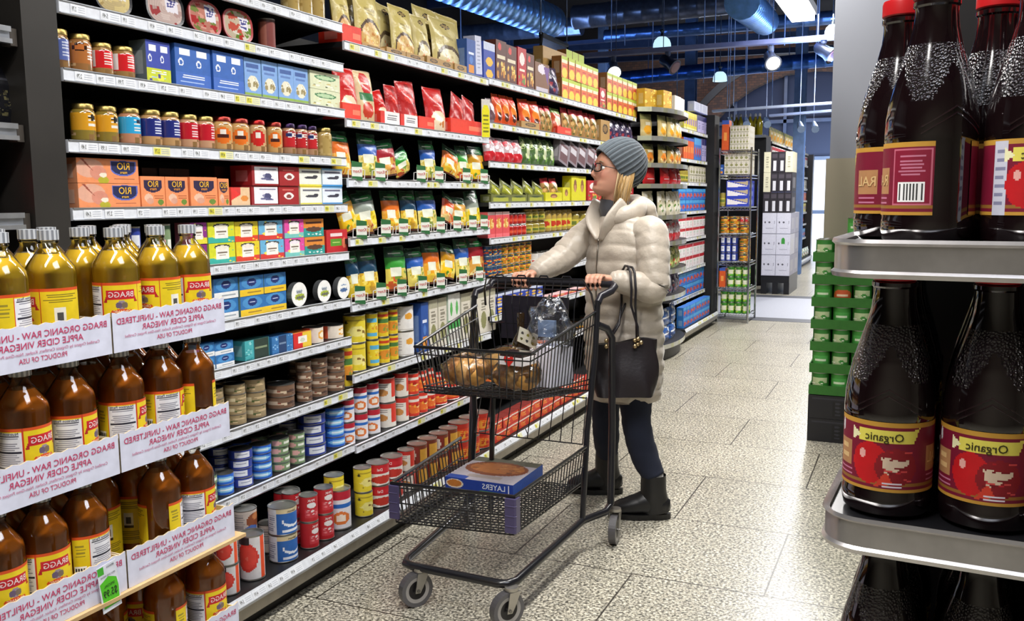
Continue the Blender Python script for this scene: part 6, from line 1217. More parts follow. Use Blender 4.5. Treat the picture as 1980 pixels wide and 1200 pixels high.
for v in (.1, .45, .97): g.tube([T0.lerp(B0, v)+Vector((0, -.01, 0)), T1.lerp(B1, v)+Vector((0, -.01, 0))], .003, BK, 'wire', 5)
for i in range(4):
    a = T0.lerp(T1, (i+.6)/4.3); g.tube([a+Vector((-.022, 0, 0)), a+Vector((-.015, 0, .011)), a+Vector((.015, 0, .011)), a+Vector((.022, 0, 0))], .0035, BK, 'wire', 6)
g.build('seat_gate', cart)
s = MB(); s.add([V(-1.61, 3.44, .86), V(-1.31, 3.44, .86), V(-1.31, 3.46, 1.04), V(-1.61, 3.46, 1.04), V(-1.61, 3.452, .86), V(-1.31, 3.452, .86), V(-1.31, 3.472, 1.04), V(-1.61, 3.472, 1.04)], [(0, 1, 2, 3), (5, 4, 7, 6), (3, 2, 6, 7), (4, 5, 1, 0), (4, 0, 3, 7), (1, 5, 6, 2)], '201c26', 'plastic'); s.build('child_seat_flap', cart)
h = MB(); hz = 1.085
h.tube([V(-1.70, 3.62, hz), V(-1.19, 3.62, hz)], .0145, '17161b', 'plastic', 14)
hb = h.build('handle', cart, smooth='auto')
for s_ in (-1, 1):
    xa = -1.19 if s_ > 0 else -1.70; xp = -1.196 if s_ > 0 else -1.765; m_ = MB()
    m_.tube([V(xa, 3.62, hz), V(xa+s_*.018, 3.62, hz+.002), V(xa+s_*.032, 3.607, hz-.006), V(xa+s_*.028, 3.575, hz-.022), V(xp+s_*.004, 3.525, 1.045), V(xp, 3.5, 1.02)], .0155, '222128', 'plastic', 12); m_.build('handle_bend', hb, smooth='auto')
fm = MB(); R_ = .0155; z = .14
fm.tube([V(-1.192, 3.49, .93), V(-1.165, 3.53, .91), V(-1.15, 3.55, .87), V(-1.14, 3.53, .5), V(-1.137, 3.507, .17), V(-1.145, 3.47, .145), V(-1.205, 3.34, .14), V(-1.212, 3.0, .138), V(-1.216, 2.70, .14), V(-1.235, 2.668, .14), V(-1.265, 2.66, .14), V(-1.61, 2.672, .14), V(-1.645, 2.684, .14), V(-1.66, 2.72, .14), V(-1.69, 3.04, .14), V(-1.72, 3.34, .14), V(-1.79, 3.47, .145), V(-1.80, 3.507, .17), V(-1.795, 3.53, .5), V(-1.785, 3.55, .87), V(-1.777, 3.53, .91), V(-1.768, 3.49, .93)], R_, BK, 'wire', 12)
fm.build('chassis', cart, smooth='auto')
for x0_, x1_ in ((-1.196, -1.205), (-1.765, -1.72)):
    m_ = MB(); m_.tube([V(x0_, 3.5, 1.03), V(x0_, 3.47, .8), V(x1_, 3.40, .5), V(x1_, 3.345, .145)], .0125, BK, 'wire', 10); m_.build('upright_post', cart, smooth='auto')
m_ = MB(); m_.tube([V(-1.60, 3.3, .14), V(-1.60, 3.34, .68)], .011, BK, 'wire', 8); m_.build('support_post', cart)
lb = basket('lower_basket', V(-1.67, 2.64, .45), V(-1.207, 2.676, .45), V(-1.187, 3.33, .455), V(-1.725, 3.276, .45), V(-1.66, 2.65, .305), V(-1.222, 2.70, .305), V(-1.2, 3.30, .30), V(-1.70, 3.27, .30), 16, 22, False, [0, .08, .5, .9], 24, .0068)
m_ = MB(); wirepanel(m_, V(-1.70, 3.36, .455), V(-1.21, 3.36, .455), V(-1.215, 3.42, .64), V(-1.69, 3.42, .64), 10, 0, vlist=[0, .97]); m_.build('rear_gate', cart)
for x_, y_ in ((-1.667, 2.635), (-1.207, 2.668)):
    m_ = MB(); s_ = 1 if x_ > -1.4 else -1
    prof = [(-s_*.03, -.008), (s_*.006, -.008), (s_*.011, -.003), (s_*.011, .03), (s_*.003, .03), (s_*.003, .002), (-s_*.03, .002)]
    n = len(prof); vs_ = [V(x_+a, y_+b_, .325 if k_ == 0 else .445) for k_ in (0, 1) for a, b_ in prof]
    fs_ = [(i, (i+1) % n, n+(i+1) % n, n+i) for i in range(n)]+[tuple(range(n, 2*n)), tuple(reversed(range(n)))]
    if s_ > 0: pass
    m_.add(vs_, fs_, '4b4468', 'plastic')
    for zz_ in (.35, .385, .42): m_.tube([V(x_-s_*.028, y_-.009, zz_), V(x_+s_*.005, y_-.009, zz_), V(x_+s_*.012, y_-.002, zz_)], .0018, '5a5378', 'plastic', 5)
    m_.build('corner_bumper', cart)
def caster(x, y, r, rot, w=.028, ztop=.125):
    e_ = Vector((x, y, 0))-CO
    f_ = MB(); ca, sa = math.cos(rot), math.sin(rot)
    W = lambda a, b_, z_: e_+Vector((a*ca-b_*sa, a*sa+b_*ca, z_))
    f_.tube([W(0, .02, ztop), W(0, .02, ztop-.012)], .024, 'b4b0aa', 'metal', 16)
    for s_ in (-1, 1):
        P = [(.045, ztop-.014), (-.0, ztop-.014), (-.012, r-.008), (.008, r-.010), (.02, r+.01)]
        vs_ = [W(s_*(w/2+.004), a, z_) for a, z_ in P]+[W(s_*(w/2+.007), a, z_) for a, z_ in P]; n = 5
        f_.add(vs_, [tuple(range(n)) if s_ < 0 else tuple(reversed(range(n))), tuple(reversed(range(n, 2*n))) if s_ < 0 else tuple(range(n, 2*n))]+[(i, (i+1) % n, n+(i+1) % n, n+i) for i in range(n)], 'bab6b0', 'metal')
    f_.face([W(-w/2-.007, .045, ztop-.014), W(w/2+.007, .045, ztop-.014), W(w/2+.007, 0, ztop-.0135), W(-w/2-.007, 0, ztop-.0135)], 'bab6b0', 'metal')
    f_.tube([W(-w/2-.011, 0, r), W(w/2+.011, 0, r)], .006, '8a8884', 'metal', 8)
    o = f_.build('caster', cart, smooth='auto')
    m_ = MB(); n = 32
    for ra, rb, xa, xb, c in ((r, r, -w/2, w/2, '504e50'), (r, r*.76, w/2, w/2, '605e60'), (r*.76, r*.55, w/2, w/2-.002, 'a09c98'), (r*.55, .001, w/2-.002, w/2-.006, '1c1a1c'), (r*.76, r, -w/2, -w/2, '605e60'), (r*.55, r*.76, -w/2+.002, -w/2, 'a09c98'), (.001, r*.55, -w/2+.006, -w/2+.002, '1c1a1c')):
        for i in range(n):
            a0, a1 = 2*math.pi*i/n, 2*math.pi*(i+1)/n
            m_.face([W(xa, ra*math.cos(a0), r+ra*math.sin(a0)), W(xa, ra*math.cos(a1), r+ra*math.sin(a1)), W(xb, rb*math.cos(a1), r+rb*math.sin(a1)), W(xb, rb*math.cos(a0), r+rb*math.sin(a0))], c, 'plastic')
    m_.build('wheel', o, smooth=False)
caster(-1.592, 2.66, .062, -.55, .03, .138); caster(-1.225, 2.645, .062, -.55, .03, .138); caster(-1.118, 3.50, .062, .12, .03, .148); caster(-1.80, 3.50, .062, .12, .03, .148)
# things in the cart
def blob(mb, c, r, col, mt, n=20, m_=12, dist=.08, seed=1, rz=0, top=None):
    R = random.Random(seed); k = [R.uniform(0, 6) for _ in range(6)]; A = None
    def f(u, v):
        a, p = 2*math.pi*u, math.pi*(v-.5); q = 1+dist*(math.sin(3*a+k[0]+4*p)+.6*math.sin(7*a+k[1]-5*p)+.5*math.sin(11*p+k[2]+2*a))
        x, y, z = math.cos(a)*math.cos(p)*r[0]*q, math.sin(a)*math.cos(p)*r[1]*q, math.sin(p)*r[2]*q
        return (c[0]+x*math.cos(rz)-y*math.sin(rz), c[1]+x*math.sin(rz)+y*math.cos(rz), c[2]+z)
    mb.grid(f, n, m_, col, mt, wrapu=True)
def bagged_loaf(x, y, z, rz, lab, sd):
    o = empty('bagged_bread', (x, y, z), rz); tag(o, lab, 'bread')
    b = MB()
    for i in range(3):
        blob(b, (-.048+i*.048, 0, .058), (.038, .082, .052), 'ecb868' if i % 2 else 'dca252', 'bread', 24, 14, .03, sd+i)
    b.build('loaf', o, smooth=True)
    b = MB(); blob(b, (0, 0, .066), (.094, .098, .064), 'f6f6f8', 'bagfilm', 36, 20, .05, sd+9); b.build('plastic_bag', o, smooth=True)
bagged_loaf(-1.592, 3.08, .722, .1, 'brown loaves in clear bag at the cart front, nearer the shelves', 3)
bagged_loaf(-1.378, 3.09, .722, -.1, 'brown loaves in clear bag at the cart front corner by the aisle', 8)
o = empty('bagged_bread', (-1.48, 3.27, .70)); tag(o, 'golden loaf lying behind the two front bags in the cart', 'bread'); b = MB(); blob(b, (0, 0, .07), (.14, .06, .065), 'e4b468', 'bread', 28, 14, .03, 30); b.build('loaf', o, smooth=True); b = MB(); blob(b, (0, 0, .075), (.15, .07, .075), 'f6f6f8', 'bagfilm', 30, 16, .05, 31); b.build('plastic_bag', o, smooth=True)
o = empty('wine_bottle', (-1.47, 3.335, .682)); tag(o, 'dark brown bottle with white dotted neck card in the cart', 'bottle'); b = MB(); b.lathe([(.034, 0), (.038, .01), (.038, .17), (.03, .2), (.015, .225), (.014, .27), (.016, .272), (.016, .3), (.014, .305)], '2a1c0c', 'glassy', 20); b.build('bottle_glass', o, smooth='auto')
cv = Cv(30, 22, 'dcdccc'); [cv.e(.2+.3*i, .28+.4*j, .07, .1, ('5a5a2c', '3a3a3a', '8a8a34')[(i+j) % 3]) for i in range(3) for j in range(2)]
b = MB(); fx = lambda u, v: (.005+u*.085+v*.012, -.05-.012*u, .195+v*.06-u*.028); b.flat(fx, cv, 'paper'); b.flat(lambda u, v: (lambda p: (p[0], p[1]+.002, p[2]))(fx(1-u, v)), Cv(2, 2, 'cfcfc0'), 'paper'); b.build('neck_card', o)
b = MB(); b.lathe([(.0385, .03), (.0385, .12)], 'cdbf9a', 'paper', 20, cap0=False, cap1=False); b.build('label', o)
o = empty('clear_bag', (-1.325, 3.30, .855)); tag(o, 'crumpled empty looking clear plastic bag on the goods in the cart', 'bag'); b = MB(); blob(b, (0, 0, .08), (.085, .06, .11), 'f4f6fa', 'bagfilm', 32, 18, .13, 41, .3); b.build('bag_film', o, smooth=True)
b = MB(); b.box((-.05, -.012, .045), (.02, .012, .11), '8fa8cc', 'paper'); b.build('bag_content', o)
o = empty('paper_bag', (-1.295, 3.30, .69)); tag(o, 'plain white paper bag beside the bread in the cart', 'bag'); b = MB(); b.add([(-.055, -.10, .025), (.012, -.10, .025), (.028, .1, 0), (-.055, .1, 0), (-.05, -.1, .19), (.012, -.105, .185), (.03, .09, .16), (-.05, .09, .17)], [(0, 3, 2, 1), (4, 5, 6, 7), (0, 1, 5, 4), (1, 2, 6, 5), (2, 3, 7, 6), (3, 0, 4, 7)], 'd6d6e4', 'card'); b.build('bag_body', o)
o = empty('food_pack', (-1.36, 3.03, .835), -.2); tag(o, 'white pack with red heart lying on the front bread bag', 'pack'); b = MB(); b.box((-.05, -.04, 0), (.06, .05, .03), 'ece6e6', 'paper'); b.box((-.045, -.035, .03), (.055, .045, .045), '3c2c2a', 'glassy'); b.build('pack_tray', o)
b = MB(); b.add([(0, -.0412, -.006), (.024, -.0412, .02), (.02, -.0412, .032), (.01, -.0412, .034), (0, -.0412, .028), (-.01, -.0412, .034), (-.02, -.0412, .032), (-.024, -.0412, .02)], [tuple(range(8))], 'd8281f', 'paper'); b.build('heart_label', o)
# boxed pie in the lower basket
sty('pie_front', '23409a', [('e', .14, .5, .13, .4, 'e8d8c0'), ('e', .14, .52, .11, .3, 'c87a34'), ('lines', .5, .08, .95, .2, 1, '5a9a4a', 1), ('r', .93, .1, .945, .9, 'e8e8f0')], (), 70, 18)
sty('pie_top', 'b8b0b8', [('r', 0, .8, 1, 1, '6a6a5a'), ('e', .5, .56, .46, .3, '8a4a2c'), ('e', .5, .58, .4, .22, 'b8703a'), ('sp', .15, .4, .85, .76, 20, ['7a4024', 'c8884a', '9a5a34'], .04, 3), ('r', 0, 0, .3, .14, '2a4aa0'), ('r', .25, .12, .75, .24, 'a89a94')], (), 60, 50)
o = empty('pie_box', (-1.525, 3.19, .3125), -.0); tag(o, 'blue and white boxed pastry lying in the lower basket', 'box'); w_, d_, h_ = .295, .30, .046
b = MB(); cv, _ = canvas('pie_front'); b.flat(lambda u, v: (-w_/2+u*w_, -d_/2, v*h_), cv); cv, _ = canvas('pie_top'); b.flat(lambda u, v: (-w_/2+u*w_, -d_/2+v*d_, h_), cv)
b.face([(w_/2, -d_/2, 0), (w_/2, d_/2, 0), (w_/2, d_/2, h_), (w_/2, -d_/2, h_)], '3a62c0', 'paper'); b.face([(-w_/2, d_/2, 0), (-w_/2, -d_/2, 0), (-w_/2, -d_/2, h_), (-w_/2, d_/2, h_)], '23409a', 'paper'); b.face([(w_/2, d_/2, 0), (-w_/2, d_/2, 0), (-w_/2, d_/2, h_), (w_/2, d_/2, h_)], '23409a', 'paper'); b.face([(-w_/2, d_/2, 0), (w_/2, d_/2, 0), (w_/2, -d_/2, 0), (-w_/2, -d_/2, 0)], '23409a', 'paper')
b.text('LAYERS', lambda u, v: (u, -d_/2-.0008, v), .065, .016, .022, 'e8ecf6', maxw=.12); b.build('box_card', o)
# ------------------------------------------------------------------ the shopper
def limb(mb, pts, rad, col, mt, n=16, up=(0, 0, 1), ring=None, caps=True, sub=1):
    """closed smooth tube along pts; rad: (a,b) per point, a across, b along 'up' side; ring(t,ang)->radius factor"""
    P = [Vector(p) for p in pts]; R = [(r, r) if not isinstance(r, tuple) else r for r in rad]
    def cr(a, b_, c, d, t): return .5*((2*b_)+(c-a)*t+(2*a-5*b_+4*c-d)*t*t+(3*b_-a-3*c+d)*t**3)
    Q = []; S = []
    for i in range(len(P)-1):
        p0, p1, p2, p3 = P[max(i-1, 0)], P[i], P[i+1], P[min(i+2, len(P)-1)]
        for k in range(sub):
            t = k/sub; Q.append(cr(p0, p1, p2, p3, t)); e = t*t*(3-2*t); S.append((R[i][0]*(1-e)+R[i+1][0]*e, R[i][1]*(1-e)+R[i+1][1]*e))
    Q.append(P[-1]); S.append(R[-1]); K = len(Q); U = Vector(up); base = len(mb.v); cum = 0; tot = sum((Q[i+1]-Q[i]).length for i in range(K-1))
    for i in range(K):
        if i: cum += (Q[i]-Q[i-1]).length
        t = (Q[min(i+1, K-1)]-Q[max(i-1, 0)]).normalized(); a = U.cross(t)
        if a.length < 1e-3: a = Vector((1, 0, 0)).cross(t)
        a.normalize(); c = t.cross(a)
        for j in range(n):
            q = 2*math.pi*j/n; f = ring(cum, q, cum/tot) if ring else 1
            mb.v.append(tuple(Q[i]+a*(math.cos(q)*S[i][0]*f)+c*(math.sin(q)*S[i][1]*f)))
    for i in range(K-1):
        for j in range(n): mb.f.append((base+i*n+j, base+i*n+(j+1) % n, base+(i+1)*n+(j+1) % n, base+(i+1)*n+j)); mb.c.append(col); mb.m.append(mt)
    if caps:
        for i0, e, sg in ((0, Q[0]-(Q[1]-Q[0]).normalized()*min(S[0])*.5, 1), (K-1, Q[-1]+(Q[-1]-Q[-2]).normalized()*min(S[-1])*.5, -1)):
            k = len(mb.v); mb.v.append(tuple(e))
            for j in range(n):
                a_, b_ = base+i0*n+j, base+i0*n+(j+1) % n
                mb.f.append((k, b_, a_) if sg > 0 else (k, a_, b_)); mb.c.append(col); mb.m.append(mt)
def baked(o, vox=None, smooth=0, sub=0):
    if vox: m_ = o.modifiers.new('r', 'REMESH'); m_.mode = 'VOXEL'; m_.voxel_size = vox; m_.use_smooth_shade = True
    if smooth: m_ = o.modifiers.new('s', 'SMOOTH'); m_.factor = .5; m_.iterations = smooth
    if sub: m_ = o.modifiers.new('u', 'SUBSURF'); m_.levels = sub; m_.render_levels = sub
    bpy.context.view_layer.update(); dg = bpy.context.evaluated_depsgraph_get(); me = bpy.data.meshes.new_from_object(o.evaluated_get(dg)); o.modifiers.clear(); o.data = me
    return me
def paint(me, fn):
    if 'Col' in me.color_attributes: me.color_attributes.remove(me.color_attributes['Col'])
    at = me.color_attributes.new('Col', 'FLOAT_COLOR', 'POINT'); arr = np.ones((len(me.vertices), 4), np.float32)
    for v in me.vertices: arr[v.index, :3] = fn(v.co)
    at.data.foreach_set('color', arr.ravel())
F = Vector((-.5, -.866, 0)); Lf = Vector((.866, -.5, 0)); UP = Vector((0, 0, 1))
NECK = Vector((-1.262, 3.945, 1.395)); HEAD = Vector((-1.262, 3.915, 1.585))
hf = Vector((-.74, -.63, .2)).normalized(); hl = Vector((.63, -.74, 0)); hl = (hl-hf*hl.dot(hf)).normalized(); hu = hf.cross(hl).normalized()
if hu.z < 0: hu = -hu
EYE = Vector((-1.262, 3.91, 1.566))
def HP(f_, l_, u_): return EYE+hf*f_+hl*l_+hu*u_
T = Vector((-1.228, 3.96, 0))
def tz(z, f_=0, l_=0): return T+F*f_+Lf*l_+UP*z
ELB_L, WR_L = Vector((-1.045, 3.805, 1.055)), Vector((-1.195, 3.70, 1.098))
ELB_R, WR_R = Vector((-1.492, 3.86, 1.175)), Vector((-1.565, 3.715, 1.118))
SH_L, SH_R = tz(1.29, 0, .165), tz(1.30, .0, -.175)
ANK_L, KNE_L, HIP_L = Vector((-1.05, 3.862, .10)), Vector((-1.135, 3.87, .44)), Vector((-1.16, 3.92, .82))
ANK_R, KNE_R, HIP_R = Vector((-1.355, 4.115, .10)), Vector((-1.335, 4.03, .45)), Vector((-1.30, 4.0, .82))
body = MB(); SK = 'c8937a'
# head
zs = [-.118, -.108, -.095, -.082, -.068, -.055, -.045, -.033, -.02, -.008, .005, .02, .035, .055, .075, .095, .11, .122]
ff = [.050, .070, .081, .080, .083, .078, .078, .080, .082, .080, .079, .087, .088, .082, .070, .052, .034, .010]
bb = [-.01, -.02, -.035, -.05, -.062, -.07, -.078, -.084, -.088, -.09, -.09, -.09, -.088, -.084, -.074, -.058, -.04, -.012]
ww = [.018, .034, .046, .052, .057, .061, .064, .066, .068, .070, .070, .069, .068, .065, .058, .048, .034, .01]
n = 40; base = len(body.v)
for k, z in enumerate(zs):
    for j in range(n):
        a = 2*math.pi*j/n; c_, s_ = math.cos(a), math.sin(a)
        f0 = ff[k]*abs(c_)**.8 if c_ > 0 else bb[k]*abs(c_)**.85; l0 = ww[k]*(abs(s_)**.85)*(1 if s_ > 0 else -1)
        if c_ > 0:
            g_ = math.exp(-(l0/.0145)**2); nose = np.interp(z, [-.052, -.046, -.036, -.02, .0, .012, .02], [0, .015, .032, .023, .012, .004, 0])
            f0 += nose*g_
            f0 -= .011*math.exp(-((abs(l0)-.033)/.014)**2-((z-.0)/.013)**2)
            f0 += .006*math.exp(-(l0/.022)**2)*(math.exp(-((z+.062)/.005)**2)+math.exp(-((z+.075)/.006)**2))-.004*math.exp(-(l0/.03)**2-((z+.0685)/.0025)**2)
            f0 += .006*math.exp(-((abs(l0)-.042)/.016)**2-((z+.03)/.016)**2)+.006*math.exp(-(l0/.02)**2-((z+.1)/.012)**2)
        body.v.append(tuple(HP(f0, l0, z)))
for k in range(len(zs)-1):
    for j in range(n): body.f.append((base+k*n+j, base+k*n+(j+1) % n, base+(k+1)*n+(j+1) % n, base+(k+1)*n+j)); body.c.append(SK); body.m.append('skin')
body.f.append(tuple(base+j for j in reversed(range(n)))); body.c.append(SK); body.m.append('skin'); body.f.append(tuple(base+(len(zs)-1)*n+j for j in range(n))); body.c.append(SK); body.m.append('skin')
for sg in (-1, 1):  # ears and nostrils
    limb(body, [HP(-.012, sg*.066, -.035), HP(-.014, sg*.072, -.02), HP(-.014, sg*.072, -.005), HP(-.01, sg*.066, .005)], [.006, .008, .008, .005], SK, 'skin', 8)
    limb(body, [HP(.085, sg*.007, -.042), HP(.095, sg*.0085, -.039), HP(.084, sg*.013, -.036)], [.004, .0065, .003], SK, 'skin', 8)
limb(body, [tz(1.22, -.01), tz(1.32, -.01), NECK, HP(-.02, 0, -.075), HP(-.015, 0, -.03)], [(.10, .08), (.075, .06), .055, .055, .05], SK, 'skin', 20, up=F)
limb(body, [tz(.72), tz(.85), tz(1.0), tz(1.15), tz(1.27), tz(1.33)], [(.15, .1), (.165, .11), (.135, .095), (.15, .1), (.15, .085), (.08, .06)], SK, 'skin', 20, up=F)
for sh, el, wr in ((SH_L, ELB_L, WR_L), (SH_R, ELB_R, WR_R)): limb(body, [tz(1.27), sh, sh.lerp(el, .5), el, el.lerp(wr, .5), wr], [.06, .05, .042, .036, .032, .024], SK, 'skin', 12, up=(.3, .2, .9))
for hp, kn, an in ((HIP_L, KNE_L, ANK_L), (HIP_R, KNE_R, ANK_R)):
    limb(body, [hp+UP*.04, hp.lerp(kn, .5), kn, kn.lerp(an, .35), an, an-UP*.04], [.07, .055, .038, .036, .026, .026], SK, 'skin', 14, up=(0, 1, 0))
    limb(body, [an+Vector((.02, .005, -.05)), an+Vector((-.04, -.014, -.052)), an+Vector((-.10, -.032, -.06))], [(.026, .022), (.03, .018), (.02, .01)], SK, 'skin', 10)
# hands closed round the handle
BARY, BARZ = 3.62, 1.085
def hand(wr, xc, sg):
    pal = Vector((xc, 3.662, 1.112))
    limb(body, [wr, wr.lerp(pal, .45), pal+Vector((0, .008, 0)), pal+Vector((0, -.022, .004))], [(.023, .018), (.030, .017), (.037, .014), (.036, .0115)], SK, 'skin', 14)
    for i in range(4):
        x = xc+sg*(-.03+.02*i); k_ = (1.0, 1.08, 1.02, .84)[i]; r = .0088-.0005*(i == 3)
        limb(body, [Vector((x, 3.652, 1.116)), Vector((x, 3.628, 1.1165+.003*k_)), Vector((x+.001, 3.605, 1.111)), Vector((x+.001, 3.5955, 1.090)), Vector((x, 3.601, 1.090-.02*k_)), Vector((x, 3.612, 1.087-.026*k_))], [r*1.05, r, r*.98, r*.92, r*.86, r*.7], SK, 'skin', 9)
    limb(body, [pal+Vector((-sg*.03, .012, -.006)), Vector((xc-sg*.040, 3.652, 1.088)), Vector((xc-sg*.034, 3.634, 1.066)), Vector((xc-sg*.024, 3.614, 1.060))], [.013, .012, .0105, .008], SK, 'skin', 10)
hand(WR_L, -1.252, 1); hand(WR_R, -1.595, -1)
person = body.build('person', smooth=True); tag(person, 'shopper in grey ribbed beanie, glasses and long cream puffer coat pushing the black cart', 'person')
me = baked(person, .0042, 2)
LIP = lin('a8504c'); SKL = lin('c9937a'); CHK = lin('c87f6c')
def skincol(co):
    d = co-EYE; f_, l_, u_ = d.dot(hf), d.dot(hl), d.dot(hu)
    if f_ > .07 and abs(l_) < .026 and -.081 < u_ < -.058: t = min(1, max(0, (.026-abs(l_))/.008)); return tuple(SKL[i]*(1-t)+LIP[i]*t for i in range(3))
    if f_ > .02: t = .7*math.exp(-((abs(l_)-.04)/.02)**2-((u_+.03)/.022)**2); return tuple(SKL[i]*(1-t)+CHK[i]*t for i in range(3))
    return SKL
paint(me, skincol); me.materials.clear(); me.materials.append(mat('skin'))
P_ = person
def part(mb, name, smooth=True, parent=None, label=None):
    o = mb.build(name, parent or P_, smooth=smooth)
    if label: o['label'] = label
    return o
for sg in (-1, 1):
    e = MB(); blob(e, HP(.066, sg*.031, .001), (.0125, .0125, .0115), 'e8e2dc', 'glassy', 14, 10, 0); o = part(e, 'eye'); e = MB(); c0 = HP(.0775, sg*.031+.0, .003); e.tube([c0-hf*.0005, c0+hf*.0015], .0052, '3a4a58', 'glassy', 14); part(e, 'iris', parent=o)
    e = MB(); e.tube([HP(.083, sg*.018, .024), HP(.086, sg*.032, .028), HP(.076, sg*.048, .024)], [.002, .003, .0015], '8a7458', 'hair', 6); part(e, 'eyebrow')
g = MB()
for sg in (-1, 1):
    pts = []
    for i in range(20):
        a = 2*math.pi*i/20; cu = abs(math.cos(a))**.7*(1 if math.cos(a) > 0 else -1); su = abs(math.sin(a))**.7*(1 if math.sin(a) > 0 else -1); l_ = sg*.033+cu*.024
        pts.append(HP(.098-abs(l_)**2*4.5, l_, -.002+su*.018))
    g.tube(pts, .0028, '131216', 'plastic', 6, closed=True)
    g.tube([HP(.087, sg*.056, .006), HP(.06, sg*.074, .006), HP(0, sg*.079, .004), HP(-.02, sg*.078, -.005)], .0017, '131216', 'plastic', 6)
g.tube([HP(.098, -.010, .003), HP(.101, 0, .006), HP(.098, .010, .003)], .0017, '131216', 'plastic', 6); gl = part(g, 'eyeglasses')
g = MB()
for sg in (-1, 1): g.face([HP(.0975-.002, sg*.033+x*.021, -.002+y*.015) for x, y in ((-1, -.6), (-.6, -1), (.6, -1), (1, -.6), (1, .6), (.6, 1), (-.6, 1), (-1, .6))], 'f2f4f4', 'glass')
part(g, 'eyeglass_lenses', False, gl)
# beanie
ax = (hu*.70-hf*.71).normalized(); bx = hl; by = ax.cross(bx).normalized()
if by.dot(hf) < 0: by = -by
b = MB(); HC = HP(-.012, 0, .030); nn = 128; K = 16
prof = [(.0, .098), (.012, .1025), (.03, .105), (.055, .105), (.08, .099), (.10, .090), (.117, .076), (.13, .06), (.139, .042), (.145, .02), (.146, .004)]
HC0 = HC-ax*.036+hf*.008
def bp(k, j, off=0):
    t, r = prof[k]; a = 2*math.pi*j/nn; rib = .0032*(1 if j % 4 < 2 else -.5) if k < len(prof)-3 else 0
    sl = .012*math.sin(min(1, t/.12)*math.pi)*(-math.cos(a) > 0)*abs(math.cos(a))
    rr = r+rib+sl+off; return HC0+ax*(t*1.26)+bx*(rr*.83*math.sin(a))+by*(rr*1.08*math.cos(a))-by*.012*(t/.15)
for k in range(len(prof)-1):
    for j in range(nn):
        c = '5f686f' if j % 4 < 2 else '31373d'  # grooves darker than ribs: crease shade put into the wool colour
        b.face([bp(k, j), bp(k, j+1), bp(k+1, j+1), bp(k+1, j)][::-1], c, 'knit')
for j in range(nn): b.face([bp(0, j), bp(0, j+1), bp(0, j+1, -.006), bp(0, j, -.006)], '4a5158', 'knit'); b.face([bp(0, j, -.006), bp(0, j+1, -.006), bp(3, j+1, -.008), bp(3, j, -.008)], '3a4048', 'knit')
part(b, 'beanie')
# hair
b = MB(); R = random.Random(4)
for i in range(30):
    u = i/29; f0 = .012-.07*u+R.uniform(-.004, .004)
    for sg in (1, -1):
        l0 = sg*(.066+R.uniform(0, .007)); drop = -.150+R.uniform(-.03, .02)
        b.tube([HP(f0-.005, l0, .03), HP(f0-.004, l0+sg*.008, -.02), HP(f0-.002+R.uniform(-.004, .004), l0+sg*.006, -.07), HP(f0-.006+R.uniform(-.008, .004), l0-sg*R.uniform(-.002, .012), drop)], [.003, .0038, .003, .0007], R.choice(['c9a878', 'b8935c', 'd8bd92', '8a6a44']), 'hair', 5)
for i in range(26):
    a = -1.3+2.6*i/25; b.tube([HP(-.08*math.cos(a), .07*math.sin(a), 0), HP(-.094*math.cos(a), .082*math.sin(a), -.04), HP(-.085*math.cos(a), .075*math.sin(a), -.12)], [.006, .007, .002], R.choice(['c9a878', 'b8935c', 'd8bd92']), 'hair', 5)
part(b, 'hair')
# grey roll-neck
b = MB(); limb(b, [tz(1.30, .01), tz(1.36, .012), NECK+F*.01, NECK+F*.012+UP*.045], [(.10, .085), .075, .066, .062], '43444a', 'knit', 24, up=F, caps=False, sub=3, ring=lambda d, q, t: 1+.02*math.sin(d*260)); part(b, 'roll_neck')
# coat: quilted body
def quilt(per, dep, ph=0, sway=.006):
    def f(d, q, t):
        x = (d+ph+sway*math.sin(2*q+1)+.003*math.sin(5*q))/per; return 1+dep*(abs(math.sin(math.pi*x))**.42-1)+.012*math.sin(9*q+d*40)+.008*math.sin(17*q-d*70)
    return f
b = MB(); CT = 'b6ab9c'
limb(b, [tz(.525, .0, .015), tz(.60, 0, .012), tz(.72, 0, .006), tz(.85, 0, .0), tz(.98, .0, 0), tz(1.10, .005, 0), tz(1.20, .005, 0), tz(1.28, .0, 0), tz(1.335, -.005, 0), tz(1.365, -.01, 0)],
     [(.178, .152), (.19, .162), (.20, .17), (.203, .17), (.195, .16), (.19, .155), (.192, .15), (.185, .135), (.15, .115), (.11, .095)], CT, 'nylon', 64, up=F, sub=12, ring=quilt(.064, .062), caps=False)
coat = part(b, 'puffer_coat')
def sleeve(sh, el, wr, nm):
    b = MB(); limb(b, [tz(1.27, 0, .1 if sh is SH_L else -.1), sh+UP*.0, sh.lerp(el, .35)+(sh-tz(1.2)).normalized()*.012, sh.lerp(el, .75)+(sh-tz(1.2)).normalized()*.008, el, el.lerp(wr, .4), el.lerp(wr, .82), wr+(wr-el)*.04], [.078, .080, .076, .070, .066, .060, .050, .036], CT, 'nylon', 40, up=(.2, .3, .93), sub=12, ring=quilt(.055, .07, .01)); part(b, 'sleeve', parent=coat)
    b = MB(); b.tube([wr+(wr-el).normalized()*.0, wr+(wr-el).normalized()*.016], .036, 'bdb4a4', 'nylon', 20); 
sleeve(SH_L, ELB_L, WR_L, 0); sleeve(SH_R, ELB_R, WR_R, 1)
